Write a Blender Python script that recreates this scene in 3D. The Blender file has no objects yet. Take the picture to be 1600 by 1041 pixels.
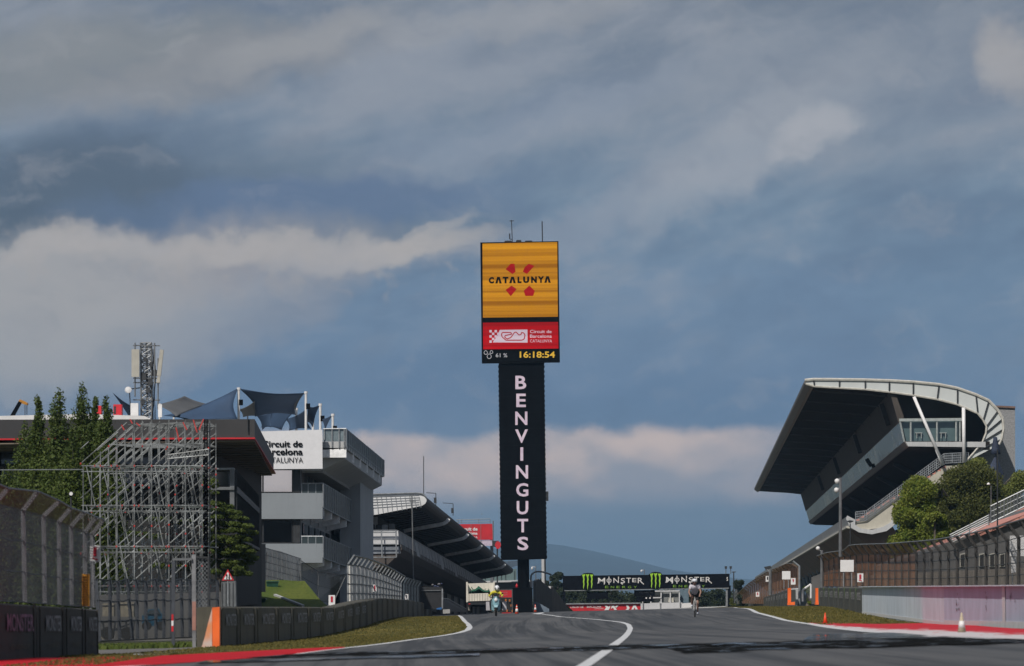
import bpy, math, random, bisect
from mathutils import Vector, Matrix, Euler, noise as mnoise
import numpy as np
R = math.radians
random.seed(7)
scene = bpy.context.scene
COL = scene.collection

# ------------------------------------------------------------------ camera, sky, sun, exposure
FPX = 8889.0                      # focal length in photo pixels (200 mm lens)
PITCH = math.atan((925.0 - 520.5) / FPX)
ROLL = -0.01225
cam_d = bpy.data.cameras.new("camera")
cam = bpy.data.objects.new("camera", cam_d)
COL.objects.link(cam)
cam_d.sensor_width = 36.0
cam_d.lens = 36.0 * FPX / 1600.0
cam_d.clip_start = 1.0
cam_d.clip_end = 90000.0
cam.rotation_mode = 'XYZ'
CM = Matrix.Rotation(math.pi / 2 + PITCH, 3, 'X') @ Matrix.Rotation(ROLL, 3, 'Z')
cam.rotation_euler = CM.to_euler()
cam_d.dof.use_dof = True
cam_d.dof.focus_distance = 520.0
cam_d.dof.aperture_fstop = 5.0
scene.camera = cam

SUN_EL, SUN_AZ = 45.0, 206.0      # azimuth clockwise from +Y: from behind-left of the camera
_e, _a = R(SUN_EL), R(SUN_AZ)
SUNV = Vector((math.cos(_e) * math.sin(_a), math.cos(_e) * math.cos(_a), math.sin(_e)))
sun_d = bpy.data.lights.new("sun", 'SUN')
sun = bpy.data.objects.new("sun", sun_d)
COL.objects.link(sun)
sun_d.energy = 4.0
sun_d.angle = R(0.6)
sun_d.color = (1.0, 0.93, 0.84)
sun.rotation_euler = (-SUNV).to_track_quat('-Z', 'Y').to_euler()
sun.location = SUNV * 200

scene.view_settings.view_transform = 'Standard'
scene.view_settings.look = 'None'
scene.view_settings.gamma = 1.0
scene.view_settings.exposure = 0.0
scene.render.engine = 'CYCLES'
scene.cycles.max_bounces = 6
scene.cycles.transparent_max_bounces = 24
scene.cycles.volume_bounces = 0
scene.cycles.use_denoising = True
scene.cycles.sample_clamp_indirect = 4.0


class NT:
    """small helper to write node trees as expressions"""
    def __init__(s, tree):
        s.t = tree
        s.n = tree.nodes
        s.l = tree.links
        s.n.clear()

    def node(s, typ, **kw):
        nd = s.n.new(typ)
        for k, v in kw.items():
            setattr(nd, k, v)
        return nd

    def put(s, sock, v):
        if isinstance(v, bpy.types.NodeSocket):
            s.l.new(v, sock)
        elif v is not None:
            sock.default_value = v

    def m(s, op, a, b=None, c=None, clamp=False):
        nd = s.node('ShaderNodeMath', operation=op, use_clamp=clamp)
        for i, v in enumerate((a, b, c)):
            if v is not None:
                s.put(nd.inputs[i], v)
        return nd.outputs[0]

    def noise(s, vec, scale=5.0, detail=4.0, rough=0.5, dist=0.0, col=False):
        nd = s.node('ShaderNodeTexNoise')
        if vec is not None:
            s.l.new(vec, nd.inputs['Vector'])
        nd.inputs['Scale'].default_value = scale
        nd.inputs['Detail'].default_value = detail
        nd.inputs['Roughness'].default_value = rough
        nd.inputs['Distortion'].default_value = dist
        return nd.outputs['Color' if col else 'Fac']

    def mix(s, f, a, b, mode='MIX'):
        nd = s.node('ShaderNodeMix', data_type='RGBA', blend_type=mode)
        s.put(nd.inputs[0], f)
        s.put(nd.inputs[6], a if isinstance(a, bpy.types.NodeSocket) else (*a[:3], 1))
        s.put(nd.inputs[7], b if isinstance(b, bpy.types.NodeSocket) else (*b[:3], 1))
        return nd.outputs[2]

    def ramp(s, f, lo, hi, smooth=True):
        nd = s.node('ShaderNodeMapRange')
        if smooth:
            nd.interpolation_type = 'SMOOTHSTEP'
        s.put(nd.inputs[0], f)
        nd.inputs[1].default_value = lo
        nd.inputs[2].default_value = hi
        return nd.outputs[0]

    def xyz(s, v):
        nd = s.node('ShaderNodeSeparateXYZ')
        s.l.new(v, nd.inputs[0])
        return nd.outputs

    def comb(s, x, y, z):
        nd = s.node('ShaderNodeCombineXYZ')
        for i, v in enumerate((x, y, z)):
            s.put(nd.inputs[i], v)
        return nd.outputs[0]


def lin(r, g, b):
    """8-bit screen colour to linear"""
    f = lambda c: (c / 255 / 12.92) if c / 255 <= .04045 else ((c / 255 + .055) / 1.055) ** 2.4
    return (f(r), f(g), f(b))


def build_sky():
    w = bpy.data.worlds.new("World")
    scene.world = w
    w.use_nodes = True
    t = NT(w.node_tree)
    out = t.node('ShaderNodeOutputWorld')
    bg = t.node('ShaderNodeBackground')
    sky = t.node('ShaderNodeTexSky', sky_type='NISHITA', sun_disc=False)
    sky.sun_elevation = R(SUN_EL)
    sky.sun_rotation = R(SUN_AZ)
    skyc = t.mix(1.0, sky.outputs[0], (0.10, 0.10, 0.10), 'MULTIPLY')
    tc = t.node('ShaderNodeTexCoord')
    x, y, z = t.xyz(tc.outputs['Generated'])
    ay = t.m('MAXIMUM', t.m('ABSOLUTE', y), 0.12)
    # tangent-plane coordinates of the direction, in thousandths of a radian-like unit
    a = t.m('MULTIPLY', t.m('DIVIDE', x, ay), FPX / 1000)
    b = t.m('MULTIPLY', t.m('DIVIDE', z, ay), FPX / 1000)      # 0 at the horizon, 0.925 at the top of the view
    base = t.comb(a, b, t.m('MULTIPLY', y, 2.0))
    # soft domain warp
    wv = t.noise(base, 3.0, 5, 0.55, col=True)
    wx, wy, wz = t.xyz(wv)
    wv2 = t.noise(base, 14.0, 6, 0.6, col=True)
    w2x, w2y, w2z = t.xyz(wv2)
    A = t.m('ADD', t.m('ADD', a, t.m('MULTIPLY', t.m('SUBTRACT', wx, .5), .34)), t.m('MULTIPLY', t.m('SUBTRACT', w2x, .5), .07))
    B = t.m('ADD', t.m('ADD', b, t.m('MULTIPLY', t.m('SUBTRACT', wy, .5), .20)), t.m('MULTIPLY', t.m('SUBTRACT', w2y, .5), .06))
    # vertical base colour (storm blue sheet)
    cr = t.node('ShaderNodeValToRGB')
    t.l.new(t.m('ADD', b, t.m('MULTIPLY', t.m('SUBTRACT', wz, .5), .10)), cr.inputs[0])
    stops = [(0.0, (124, 143, 162)), (0.10, (122, 141, 160)), (0.20, (114, 136, 161)), (0.30, (107, 132, 162)),
             (0.48, (115, 138, 163)), (0.60, (120, 141, 162)), (0.80, (124, 136, 152)), (1.0, (122, 131, 143))]
    while len(cr.color_ramp.elements) < len(stops):
        cr.color_ramp.elements.new(0.5)
    for e, (p, c) in zip(cr.color_ramp.elements, stops):
        e.position = p
        e.color = (*lin(*c), 1)
    colr = cr.outputs[0]
    # broad soft mottling of the cloud sheet, streaks running up to the right
    rot = t.comb(t.m('ADD', t.m('MULTIPLY', a, .95), t.m('MULTIPLY', b, .35)),
                 t.m('MULTIPLY', t.m('SUBTRACT', t.m('MULTIPLY', b, .95), t.m('MULTIPLY', a, .30)), 2.4), y)
    n1 = t.noise(rot, 2.2, 7, 0.52, 0.25)
    n2 = t.noise(rot, 6.5, 7, 0.55, 0.3)
    mott = t.m('ADD', t.m('MULTIPLY', n1, .6), t.m('MULTIPLY', n2, .4))
    hi = t.ramp(b, 0.22, 0.52)
    colr = t.mix(t.m('MULTIPLY', t.ramp(mott, .46, .68), t.m('MULTIPLY', hi, .75)), colr, lin(150, 156, 167))
    colr = t.mix(t.m('MULTIPLY', t.ramp(mott, .54, .36), t.m('MULTIPLY', hi, .45)), colr, lin(86, 105, 132))
    # cloud banks: centre x,y and radii in photo thousandths, tilt, weight, colour
    LIGHT = (164, 164, 166); WARM = (184, 178, 174); DARK = (82, 96, 112); BLUE = (113, 138, 166)
    banks = [
        (-.62, .84, .34, .085, .05, .80, (134, 138, 141)), (-.42, .83, .30, .06, .25, .65, (142, 144, 149)), (-.30, .87, .16, .04, .35, .45, LIGHT),
        (.35, .80, .50, .05, .25, .40, (150, 156, 166)), (.02, .91, .22, .03, .1, .35, LIGHT),
        (-.55, .60, .50, .13, .0, .75, (98, 113, 131)), (-.70, .62, .22, .10, 0, .7, DARK), (-.78, .55, .12, .05, -.2, .7, DARK),
        (-.35, .61, .36, .045, .12, .65, (96, 117, 150)),
        (.0, .735, .30, .05, .22, .55, (142, 152, 168)), (.10, .60, .36, .030, .28, .50, (150, 157, 170)), (.38, .69, .20, .070, .5, .62, (166, 170, 178)),
        (.79, .83, .06, .07, 0, .7, WARM), (.66, .76, .30, .12, .1, .25, (146, 152, 162)), (.48, .725, .07, .04, .4, .55, (184, 184, 188)),
        (-.60, .485, .38, .075, .16, .90, (158, 156, 160)), (-.40, .53, .30, .030, .04, .75, WARM), (-.20, .545, .17, .024, .26, .7, WARM),
        (-.42, .42, .16, .07, .6, .55, (150, 153, 162)), (-.74, .42, .30, .12, 0, .85, (170, 169, 169)), (-.70, .52, .12, .025, .2, .6, WARM),
        (-.20, .57, .12, .012, .35, .5, WARM),
        (.30, .47, .55, .05, .0, .35, BLUE), (.05, .30, .75, .055, -.03, .6, (98, 124, 154)), (.75, .42, .18, .16, 0, .4, (110, 135, 160)),
    ]
    for cx, cy, rx, ry, tilt, wgt, c in banks:
        dx = t.m('SUBTRACT', A, cx)
        dy = t.m('SUBTRACT', t.m('SUBTRACT', B, cy), t.m('MULTIPLY', dx, tilt))
        q = t.m('ADD', t.m('POWER', t.m('DIVIDE', t.m('ABSOLUTE', dx), rx), 2.0), t.m('POWER', t.m('DIVIDE', t.m('ABSOLUTE', dy), ry), 2.0))
        msk = t.m('MULTIPLY', t.ramp(q, 1.5, .05), wgt)
        colr = t.mix(msk, colr, lin(*c))
    # fine cloud-edge texture on the bright left bank
    n3 = t.noise(base, 22.0, 8, 0.62, 0.6)
    bankm = t.m('MULTIPLY', t.ramp(t.m('ABSOLUTE', t.m('SUBTRACT', B, .50)), .10, .0), t.ramp(A, .1, -.2))
    colr = t.mix(t.m('MULTIPLY', t.ramp(n3, .50, .68), t.m('MULTIPLY', bankm, .4)), colr, lin(172, 166, 163))
    n5 = t.noise(t.comb(t.m('MULTIPLY', A, .8), t.m('MULTIPLY', B, 1.6), y), 9.0, 9, .62, .15)
    colr = t.mix(t.m('MULTIPLY', t.ramp(n5, .50, .74), .24), colr, lin(176, 176, 180))
    colr = t.mix(t.m('MULTIPLY', t.ramp(n5, .50, .28), .18), colr, lin(84, 102, 126))
    # low warm band with a crisp upper edge
    edge = t.m('ADD', .246, t.m('MULTIPLY', t.m('SUBTRACT', wy, .5), .060))
    edge = t.m('ADD', edge, t.m('MULTIPLY', t.m('POWER', t.m('ABSOLUTE', t.m('SUBTRACT', a, .08)), 2.0), .05))
    top = t.ramp(t.m('SUBTRACT', t.m('ADD', b, t.m('MULTIPLY', t.m('SUBTRACT', w2y, .5), .045)), edge), .010, -.016)
    bot = t.ramp(t.m('ADD', b, t.m('MULTIPLY', t.m('SUBTRACT', w2x, .5), .03)), .115, .165)
    side = t.m('MULTIPLY', t.ramp(a, .70, .22), t.ramp(a, -.75, -.25))
    bn = t.noise(t.comb(t.m('MULTIPLY', a, .6), b, 0.3), 9.0, 5, .5)
    bandc = t.mix(t.ramp(bn, .38, .66), lin(164, 164, 172), lin(224, 202, 190))
    colr = t.mix(t.m('MULTIPLY', t.m('MULTIPLY', top, bot), t.m('MULTIPLY', side, .92)), colr, bandc)
    # away from the view, broken cloud lets the physical sky through overhead
    n4 = t.noise(tc.outputs['Generated'], 2.4, 5, .6)
    open_ = t.m('MULTIPLY', t.ramp(z, .25, .6), t.ramp(n4, .48, .62))
    colr = t.mix(open_, colr, skyc)
    t.l.new(colr, bg.inputs[0])
    bg.inputs[1].default_value = 1.0
    t.l.new(bg.outputs[0], out.inputs[0])


build_sky()

# ------------------------------------------------------------------ placing
def ray(px, py):
    return CM @ Vector(((px - 800.0) / FPX, -(py - 520.5) / FPX, -1.0))


def V(px, py, Y):
    """world point at distance Y seen at photo pixel px,py"""
    d = ray(px, py)
    return d * (Y / d.y)


_gp = [(-400, -1.0), (0, -1.0), (80, -1.02), (110, -1.08), (150, -1.26), (200, -1.42), (250, -1.36), (290, -1.33), (340, -1.37), (470, -1.80),
       (600, -2.25), (700, -3.3), (850, -5.2), (1000, -7.0), (1200, -8.0), (40000, -8.0)]


def _z0(Y):
    for i in range(len(_gp) - 1):
        if Y <= _gp[i + 1][0]:
            (a, za), (b, zb) = _gp[i], _gp[i + 1]
            h = b - a
            ma = (zb - _gp[i - 1][1]) / (b - _gp[i - 1][0]) if i > 0 else 0
            mb = (_gp[i + 2][1] - za) / (_gp[i + 2][0] - a) if i + 2 < len(_gp) else 0
            if b > 1100:
                ma = mb = 0
            u = (Y - a) / h
            return (2*u**3 - 3*u*u + 1) * za + (u**3 - 2*u*u + u) * h * ma + (-2*u**3 + 3*u*u) * zb + (u**3 - u*u) * h * mb
    return -8.0


def gz(X, Y):
    return _z0(Y) + 0.013 * max(-25.0, min(25.0, X)) * max(0, min(1, (1500 - Y) / 500))


def G(px, py, lo=60.0, hi=620.0):
    """ground point seen at photo pixel"""
    d = ray(px, py)
    Y = lo
    prev = lo
    while Y < hi:
        p = d * (Y / d.y)
        if p.z <= gz(p.x, p.y):
            a, b = prev, Y
            for _ in range(30):
                m = (a + b) / 2
                p = d * (m / d.y)
                if p.z <= gz(p.x, p.y):
                    b = m
                else:
                    a = m
            p = d * (b / d.y)
            return Vector((p.x, p.y, gz(p.x, p.y)))
        prev = Y
        Y += 1.0
    p = d * (hi / d.y)
    return Vector((p.x, p.y, gz(p.x, p.y)))


# ------------------------------------------------------------------ materials
MATS = {}


def pm(name, color, rough=0.7, metal=0.0, var=0.15, scale=3.0, bump=0.0, col2=None, emit=None, estr=1.0, spec=0.5, streak=0.0, alpha=None):
    """plain surface with procedural variation of its own colour; streak = vertical run-off stains"""
    if name in MATS:
        return MATS[name]
    m = bpy.data.materials.new(name)
    m.use_nodes = True
    t = NT(m.node_tree)
    out = t.node('ShaderNodeOutputMaterial')
    bs = t.node('ShaderNodeBsdfPrincipled')
    tc = t.node('ShaderNodeTexCoord')
    n = t.noise(tc.outputs['Object'], scale, 6, 0.6)
    c1 = tuple(max(0, c * (1 - var)) for c in color)
    c2 = col2 or tuple(min(1, c * (1 + var)) for c in color)
    c = t.mix(t.ramp(n, .3, .7), c1, c2)
    if streak:
        x, y, z = t.xyz(tc.outputs['Object'])
        s = t.noise(t.comb(t.m('MULTIPLY', x, 5), t.m('MULTIPLY', y, 5), t.m('MULTIPLY', z, .35)), 1.0, 5, .65)
        c = t.mix(t.m('MULTIPLY', t.ramp(s, .5, .75), streak), c, tuple(k * .45 for k in color))
    t.l.new(c, bs.inputs['Base Color'])
    r = t.m('ADD', rough - .06, t.m('MULTIPLY', n, .12), clamp=True)
    t.l.new(r, bs.inputs['Roughness'])
    bs.inputs['Metallic'].default_value = metal
    bs.inputs['Specular IOR Level'].default_value = spec
    if emit:
        bs.inputs['Emission Color'].default_value = (*emit, 1)
        bs.inputs['Emission Strength'].default_value = estr
    if bump:
        b = t.node('ShaderNodeBump')
        b.inputs['Strength'].default_value = bump
        b.inputs['Distance'].default_value = 0.05
        t.l.new(t.noise(tc.outputs['Object'], scale * 6, 5, .6), b.inputs['Height'])
        t.l.new(b.outputs[0], bs.inputs['Normal'])
    t.l.new(bs.outputs[0], out.inputs[0])
    MATS[name] = m
    return m


def mesh_mat(name, color, cell=0.06, cover=0.22, rough=.6, metal=.3, col2=None):
    """woven wire: UV in metres, diagonal wires opaque, gaps open"""
    if name in MATS:
        return MATS[name]
    m = bpy.data.materials.new(name)
    m.use_nodes = True
    t = NT(m.node_tree)
    out = t.node('ShaderNodeOutputMaterial')
    bs = t.node('ShaderNodeBsdfPrincipled')
    tr = t.node('ShaderNodeBsdfTransparent')
    uv = t.node('ShaderNodeUVMap')
    u, v, _ = t.xyz(uv.outputs[0])
    p = t.m('DIVIDE', t.m('ADD', u, v), cell)
    q = t.m('DIVIDE', t.m('SUBTRACT', u, v), cell)
    h = 1 - math.sqrt(max(0, 1 - cover))
    a = t.m('LESS_THAN', t.m('FRACT', p), h)
    b = t.m('LESS_THAN', t.m('FRACT', q), h)
    al = t.m('MAXIMUM', a, b)
    tc = t.node('ShaderNodeTexCoord')
    n = t.noise(tc.outputs['Object'], .6, 5, .6)
    c2 = col2 or tuple(k * 1.4 for k in color)
    t.l.new(t.mix(t.ramp(n, .35, .65), color, c2), bs.inputs['Base Color'])
    bs.inputs['Roughness'].default_value = rough
    bs.inputs['Metallic'].default_value = metal
    mx = t.node('ShaderNodeMixShader')
    t.l.new(al, mx.inputs[0])
    t.l.new(tr.outputs[0], mx.inputs[1])
    t.l.new(bs.outputs[0], mx.inputs[2])
    t.l.new(mx.outputs[0], out.inputs[0])
    MATS[name] = m
    return m


def glass_mat(name, tint, rough=.06, back=(.02, .025, .03), metal=.0, wave=.02):
    """window glass seen against a dark room: mirror coat over a tinted body"""
    if name in MATS:
        return MATS[name]
    m = bpy.data.materials.new(name)
    m.use_nodes = True
    t = NT(m.node_tree)
    out = t.node('ShaderNodeOutputMaterial')
    bs = t.node('ShaderNodeBsdfPrincipled')
    tc = t.node('ShaderNodeTexCoord')
    n = t.noise(tc.outputs['Object'], .8, 3, .5)
    t.l.new(t.mix(n, back, tint), bs.inputs['Base Color'])
    bs.inputs['Roughness'].default_value = rough
    bs.inputs['Metallic'].default_value = metal
    bs.inputs['Specular IOR Level'].default_value = 1.0
    b = t.node('ShaderNodeBump')
    b.inputs['Strength'].default_value = wave
    b.inputs['Distance'].default_value = .1
    t.l.new(t.noise(tc.outputs['Object'], .5, 2, .5), b.inputs['Height'])
    t.l.new(b.outputs[0], bs.inputs['Normal'])
    t.l.new(bs.outputs[0], out.inputs[0])
    MATS[name] = m
    return m


# ------------------------------------------------------------------ mesh building
def P3(p):
    return Vector(p)


class MB:
    def __init__(s):
        s.v = []
        s.f = []
        s.uv = []
        s.smooth = False

    def add(s, vs, fs, uvs=None):
        k = len(s.v)
        s.v += [tuple(p) for p in vs]
        for i, f in enumerate(fs):
            s.f.append([k + j for j in f])
            s.uv.append(uvs[i] if uvs else None)
        return s

    def quad(s, a, b, c, d, uv=None):
        return s.add([a, b, c, d], [(0, 1, 2, 3)], [uv] if uv else None)

    def poly(s, pts, uv=None):
        return s.add(pts, [tuple(range(len(pts)))], [uv] if uv else None)

    def loft(s, A, B, caps=True):
        n = len(A)
        fs = [(i, (i + 1) % n, n + (i + 1) % n, n + i) for i in range(n)]
        if caps:
            fs += [tuple(reversed(range(n))), tuple(range(n, 2 * n))]
        return s.add(list(A) + list(B), fs)

    def ext(s, A, vec):
        vec = Vector(vec)
        return s.loft(A, [Vector(p) + vec for p in A])

    def pxp(s, pts, Y, depth):
        """polygon given in photo pixels on the plane at distance Y, given real depth away from there"""
        return s.ext([V(x, y, Y) for x, y in pts], (0, depth, 0))

    def box(s, a, b):
        x0, y0, z0 = (min(a[i], b[i]) for i in range(3))
        x1, y1, z1 = (max(a[i], b[i]) for i in range(3))
        return s.add([(x0, y0, z0), (x1, y0, z0), (x1, y1, z0), (x0, y1, z0), (x0, y0, z1), (x1, y0, z1), (x1, y1, z1), (x0, y1, z1)],
                     [(0, 3, 2, 1), (4, 5, 6, 7), (0, 1, 5, 4), (1, 2, 6, 5), (2, 3, 7, 6), (3, 0, 4, 7)])

    def tube(s, a, b, r, n=8, r2=None):
        a, b = Vector(a), Vector(b)
        d = (b - a)
        if d.length < 1e-6:
            return s
        d.normalize()
        u = d.orthogonal().normalized()
        w = d.cross(u)
        r2 = r if r2 is None else r2
        A = [a + (u * math.cos(2 * math.pi * i / n) + w * math.sin(2 * math.pi * i / n)) * r for i in range(n)]
        B = [b + (u * math.cos(2 * math.pi * i / n) + w * math.sin(2 * math.pi * i / n)) * r2 for i in range(n)]
        return s.loft(A, B)

    def bar(s, a, b, w, h):
        """rectangular bar; w across horizontally, h the other way"""
        a, b = Vector(a), Vector(b)
        d = (b - a).normalized()
        up = Vector((0, 0, 1)) if abs(d.z) < .95 else Vector((0, 1, 0))
        u = d.cross(up).normalized()
        k = u.cross(d)
        o = [u * sx * w / 2 + k * sy * h / 2 for sx, sy in ((-1, -1), (1, -1), (1, 1), (-1, 1))]
        return s.loft([a + q for q in o], [b + q for q in o])

    def path(s, pts, r, n=8):
        for a, b in zip(pts[:-1], pts[1:]):
            s.tube(a, b, r, n)
        return s

    def lathe(s, c, prof, n=16, axis=Vector((0, 0, 1))):
        c = Vector(c)
        u = axis.orthogonal().normalized()
        w = axis.cross(u)
        rings = []
        for r, h in prof:
            rings.append([c + axis * h + (u * math.cos(2 * math.pi * i / n) + w * math.sin(2 * math.pi * i / n)) * max(r, 1e-4) for i in range(n)])
        vs = [p for rg in rings for p in rg]
        fs = []
        for k in range(len(rings) - 1):
            for i in range(n):
                fs.append((k * n + i, k * n + (i + 1) % n, (k + 1) * n + (i + 1) % n, (k + 1) * n + i))
        fs.append(tuple(reversed(range(n))))
        fs.append(tuple(range((len(rings) - 1) * n, len(rings) * n)))
        return s.add(vs, fs)

    def ball(s, c, rx, ry=None, rz=None, n=12, m=8):
        ry = ry or rx
        rz = rz or rx
        c = Vector(c)
        vs = [c + Vector((rx * math.sin(math.pi * j / m) * math.cos(2 * math.pi * i / n), ry * math.sin(math.pi * j / m) * math.sin(2 * math.pi * i / n),
                          rz * math.cos(math.pi * j / m))) for j in range(m + 1) for i in range(n)]
        fs = [(j * n + i, (j + 1) * n + i, (j + 1) * n + (i + 1) % n, j * n + (i + 1) % n) for j in range(m) for i in range(n)]
        return s.add(vs, fs)

    def build(s, name, mat, parent=None, smooth=False, origin=None, **tags):
        me = bpy.data.meshes.new(name)
        vs = np.array(s.v, dtype=float).reshape(-1, 3)
        if parent is not None:
            org = WORLD[parent.name]
        elif origin is not None:
            org = Vector(origin)
        else:
            lo, hi = vs.min(0), vs.max(0)
            org = Vector(((lo[0] + hi[0]) / 2, (lo[1] + hi[1]) / 2, lo[2]))
        if parent is not None:
            lo, hi = vs.min(0), vs.max(0)
            own = Vector(((lo[0] + hi[0]) / 2, (lo[1] + hi[1]) / 2, (lo[2] + hi[2]) / 2))
        else:
            own = org
        vs = vs - np.array(own)
        me.from_pydata([tuple(p) for p in vs], [], s.f)
        if any(u is not None for u in s.uv):
            ul = me.uv_layers.new(name="UVMap")
            k = 0
            for f, u in zip(s.f, s.uv):
                for j in range(len(f)):
                    if u is not None:
                        ul.data[k].uv = u[j]
                    k += 1
        if smooth:
            me.polygons.foreach_set('use_smooth', [True] * len(me.polygons))
        me.materials.append(MATS[mat] if isinstance(mat, str) else mat)
        o = bpy.data.objects.new(name, me)
        COL.objects.link(o)
        if parent is not None:
            o.parent = parent
            o.location = own - org
        else:
            o.location = own
        WORLD[o.name] = own
        tag(o, **tags)
        return o


WORLD = {}


def tag(o, label=None, cat=None, group=None, kind=None):
    if label:
        o['label'] = label
    if cat:
        o['category'] = cat
    if group:
        o['group'] = group
    if kind:
        o['kind'] = kind


def thing(name, label, cat, loc, group=None):
    o = bpy.data.objects.new(name, None)
    COL.objects.link(o)
    o.location = Vector(loc)
    o.empty_display_size = .2
    WORLD[o.name] = Vector(loc)
    tag(o, label, cat, group)
    return o


def glyphs(txt, offset=0.0, res=3):
    cu = bpy.data.curves.new("lettering", 'FONT')
    cu.body = txt
    cu.size = 1.0
    cu.offset = offset
    cu.resolution_u = res
    cu.fill_mode = 'BOTH' if hasattr(cu, 'fill_mode') else cu.fill_mode
    o = bpy.data.objects.new("lettering_tmp", cu)
    COL.objects.link(o)
    bpy.context.view_layer.update()
    dg = bpy.context.evaluated_depsgraph_get()
    me = bpy.data.meshes.new_from_object(o.evaluated_get(dg))
    vs = [v.co.copy() for v in me.vertices]
    fs = [tuple(p.vertices) for p in me.polygons]
    bpy.data.objects.remove(o)
    bpy.data.curves.remove(cu)
    bpy.data.meshes.remove(me)
    return vs, fs


_gcache = {}


def write(mb, txt, bl, br, tl, offset=0.0, out=(0, -.02, 0)):
    """lettering fitted into the parallelogram bl, br, tl (world points), as thin raised shapes"""
    key = (txt, offset)
    if key not in _gcache:
        _gcache[key] = glyphs(txt, offset)
    vs, fs = _gcache[key]
    x0 = min(v.x for v in vs); x1 = max(v.x for v in vs)
    y0 = min(v.y for v in vs); y1 = max(v.y for v in vs)
    bl, br, tl = Vector(bl), Vector(br), Vector(tl)
    o = Vector(out)
    pts = [bl + (br - bl) * ((v.x - x0) / (x1 - x0)) + (tl - bl) * ((v.y - y0) / (y1 - y0)) + o for v in vs]
    mb.add(pts, fs)
    return mb


def writepx(mb, txt, x0, y0, x1, y1, Y, offset=0.0):
    return write(mb, txt, V(x0, y1, Y), V(x1, y1, Y), V(x0, y0, Y), offset, out=(0, 0, 0))


def leaves(name, mat, blobs, n, size, seed, parent, up=.0, flat=0.0):
    """many small leaf-spray quads spread through clumps"""
    rng = np.random.default_rng(seed)
    W = np.array([b[1] * b[2] * b[3] for b in blobs]) ** (2 / 3)
    idx = rng.choice(len(blobs), n, p=W / W.sum())
    C = np.array([tuple(b[0]) for b in blobs])[idx]
    Rr = np.array([[b[1], b[2], b[3]] for b in blobs])[idx]
    d = rng.normal(size=(n, 3))
    d /= np.linalg.norm(d, axis=1)[:, None]
    rad = rng.random(n) ** .42 * (0.82 + .30 * rng.random(n))
    c = C + d * Rr * rad[:, None]
    a = rng.normal(size=(n, 3))
    a[:, 2] = a[:, 2] * (1 - flat) + up
    a /= np.linalg.norm(a, axis=1)[:, None]
    b = rng.normal(size=(n, 3))
    b -= (b * a).sum(1)[:, None] * a
    b /= np.linalg.norm(b, axis=1)[:, None]
    s = size * (.6 + .8 * rng.random(n))
    A = a * s[:, None]
    B = b * (s * .55)[:, None]
    vs = np.stack([c - A * .5 - B * .2, c - B * .5, c + A * .5, c + B * .5], 1).reshape(-1, 3)
    org = np.array(WORLD[parent.name])
    me = bpy.data.meshes.new(name)
    me.vertices.add(4 * n)
    me.vertices.foreach_set('co', (vs - org).ravel())
    me.loops.add(4 * n)
    me.loops.foreach_set('vertex_index', np.arange(4 * n))
    me.polygons.add(n)
    me.polygons.foreach_set('loop_start', np.arange(n) * 4)
    me.polygons.foreach_set('loop_total', np.full(n, 4))
    me.update()
    me.validate()
    me.materials.append(MATS[mat])
    o = bpy.data.objects.new(name, me)
    COL.objects.link(o)
    o.parent = parent
    return o


def leaf_mat(name, c1, c2, c3):
    m = bpy.data.materials.new(name)
    m.use_nodes = True
    t = NT(m.node_tree)
    out = t.node('ShaderNodeOutputMaterial')
    bs = t.node('ShaderNodeBsdfPrincipled')
    tr = t.node('ShaderNodeBsdfTranslucent')
    ge = t.node('ShaderNodeNewGeometry')
    tc = t.node('ShaderNodeTexCoord')
    rnd = ge.outputs['Random Per Island']
    n = t.noise(tc.outputs['Object'], .9, 3, .5)
    c = t.mix(t.ramp(n, .35, .65), c1, c2)
    c = t.mix(t.m('MULTIPLY', t.ramp(rnd, .4, 1.0), .7), c, c3)
    t.l.new(c, bs.inputs['Base Color'])
    t.l.new(c, tr.inputs[0])
    bs.inputs['Roughness'].default_value = .65
    bs.inputs['Specular IOR Level'].default_value = .25
    mx = t.node('ShaderNodeMixShader')
    mx.inputs[0].default_value = .25
    t.l.new(bs.outputs[0], mx.inputs[1])
    t.l.new(tr.outputs[0], mx.inputs[2])
    t.l.new(mx.outputs[0], out.inputs[0])
    MATS[name] = m
    return m


def skin_body(name, joints, bones, mat, parent, sub=1, label=None):
    """one continuous tapered surface grown over a skeleton: joints = {key:(pos, radius)}"""
    keys = list(joints)
    me = bpy.data.meshes.new(name)
    org = WORLD[parent.name]
    me.from_pydata([tuple(Vector(joints[k][0]) - org) for k in keys], [(keys.index(a), keys.index(b)) for a, b in bones], [])
    o = bpy.data.objects.new(name, me)
    COL.objects.link(o)
    md = o.modifiers.new("Skin", 'SKIN')
    for i, k in enumerate(keys):
        r = joints[k][1]
        me.skin_vertices[0].data[i].radius = (r, r) if not isinstance(r, tuple) else r
        me.skin_vertices[0].data[i].use_root = (i == 0)
    ss = o.modifiers.new("Subdivision", 'SUBSURF')
    ss.levels = ss.render_levels = sub
    bpy.context.view_layer.update()
    dg = bpy.context.evaluated_depsgraph_get()
    nm = bpy.data.meshes.new_from_object(o.evaluated_get(dg))
    o.modifiers.clear()
    o.data = nm
    nm.name = name
    nm.polygons.foreach_set('use_smooth', [True] * len(nm.polygons))
    nm.materials.clear()
    nm.materials.append(MATS[mat])
    o.parent = parent
    WORLD[o.name] = org
    if label:
        o['label'] = label
    return o
# ------------------------------------------------------------------ surface materials of the setting
pm('earth', (.055, .060, .030), .95, var=.35, scale=.4)
pm('hill_wood', (.014, .026, .030), .95, var=.7, scale=.004)
pm('white_paint', (.52, .53, .54), .6, var=.10, scale=2.0)
pm('gravel', (.11, .105, .10), .95, var=.35, scale=3.0, bump=.5)


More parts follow.
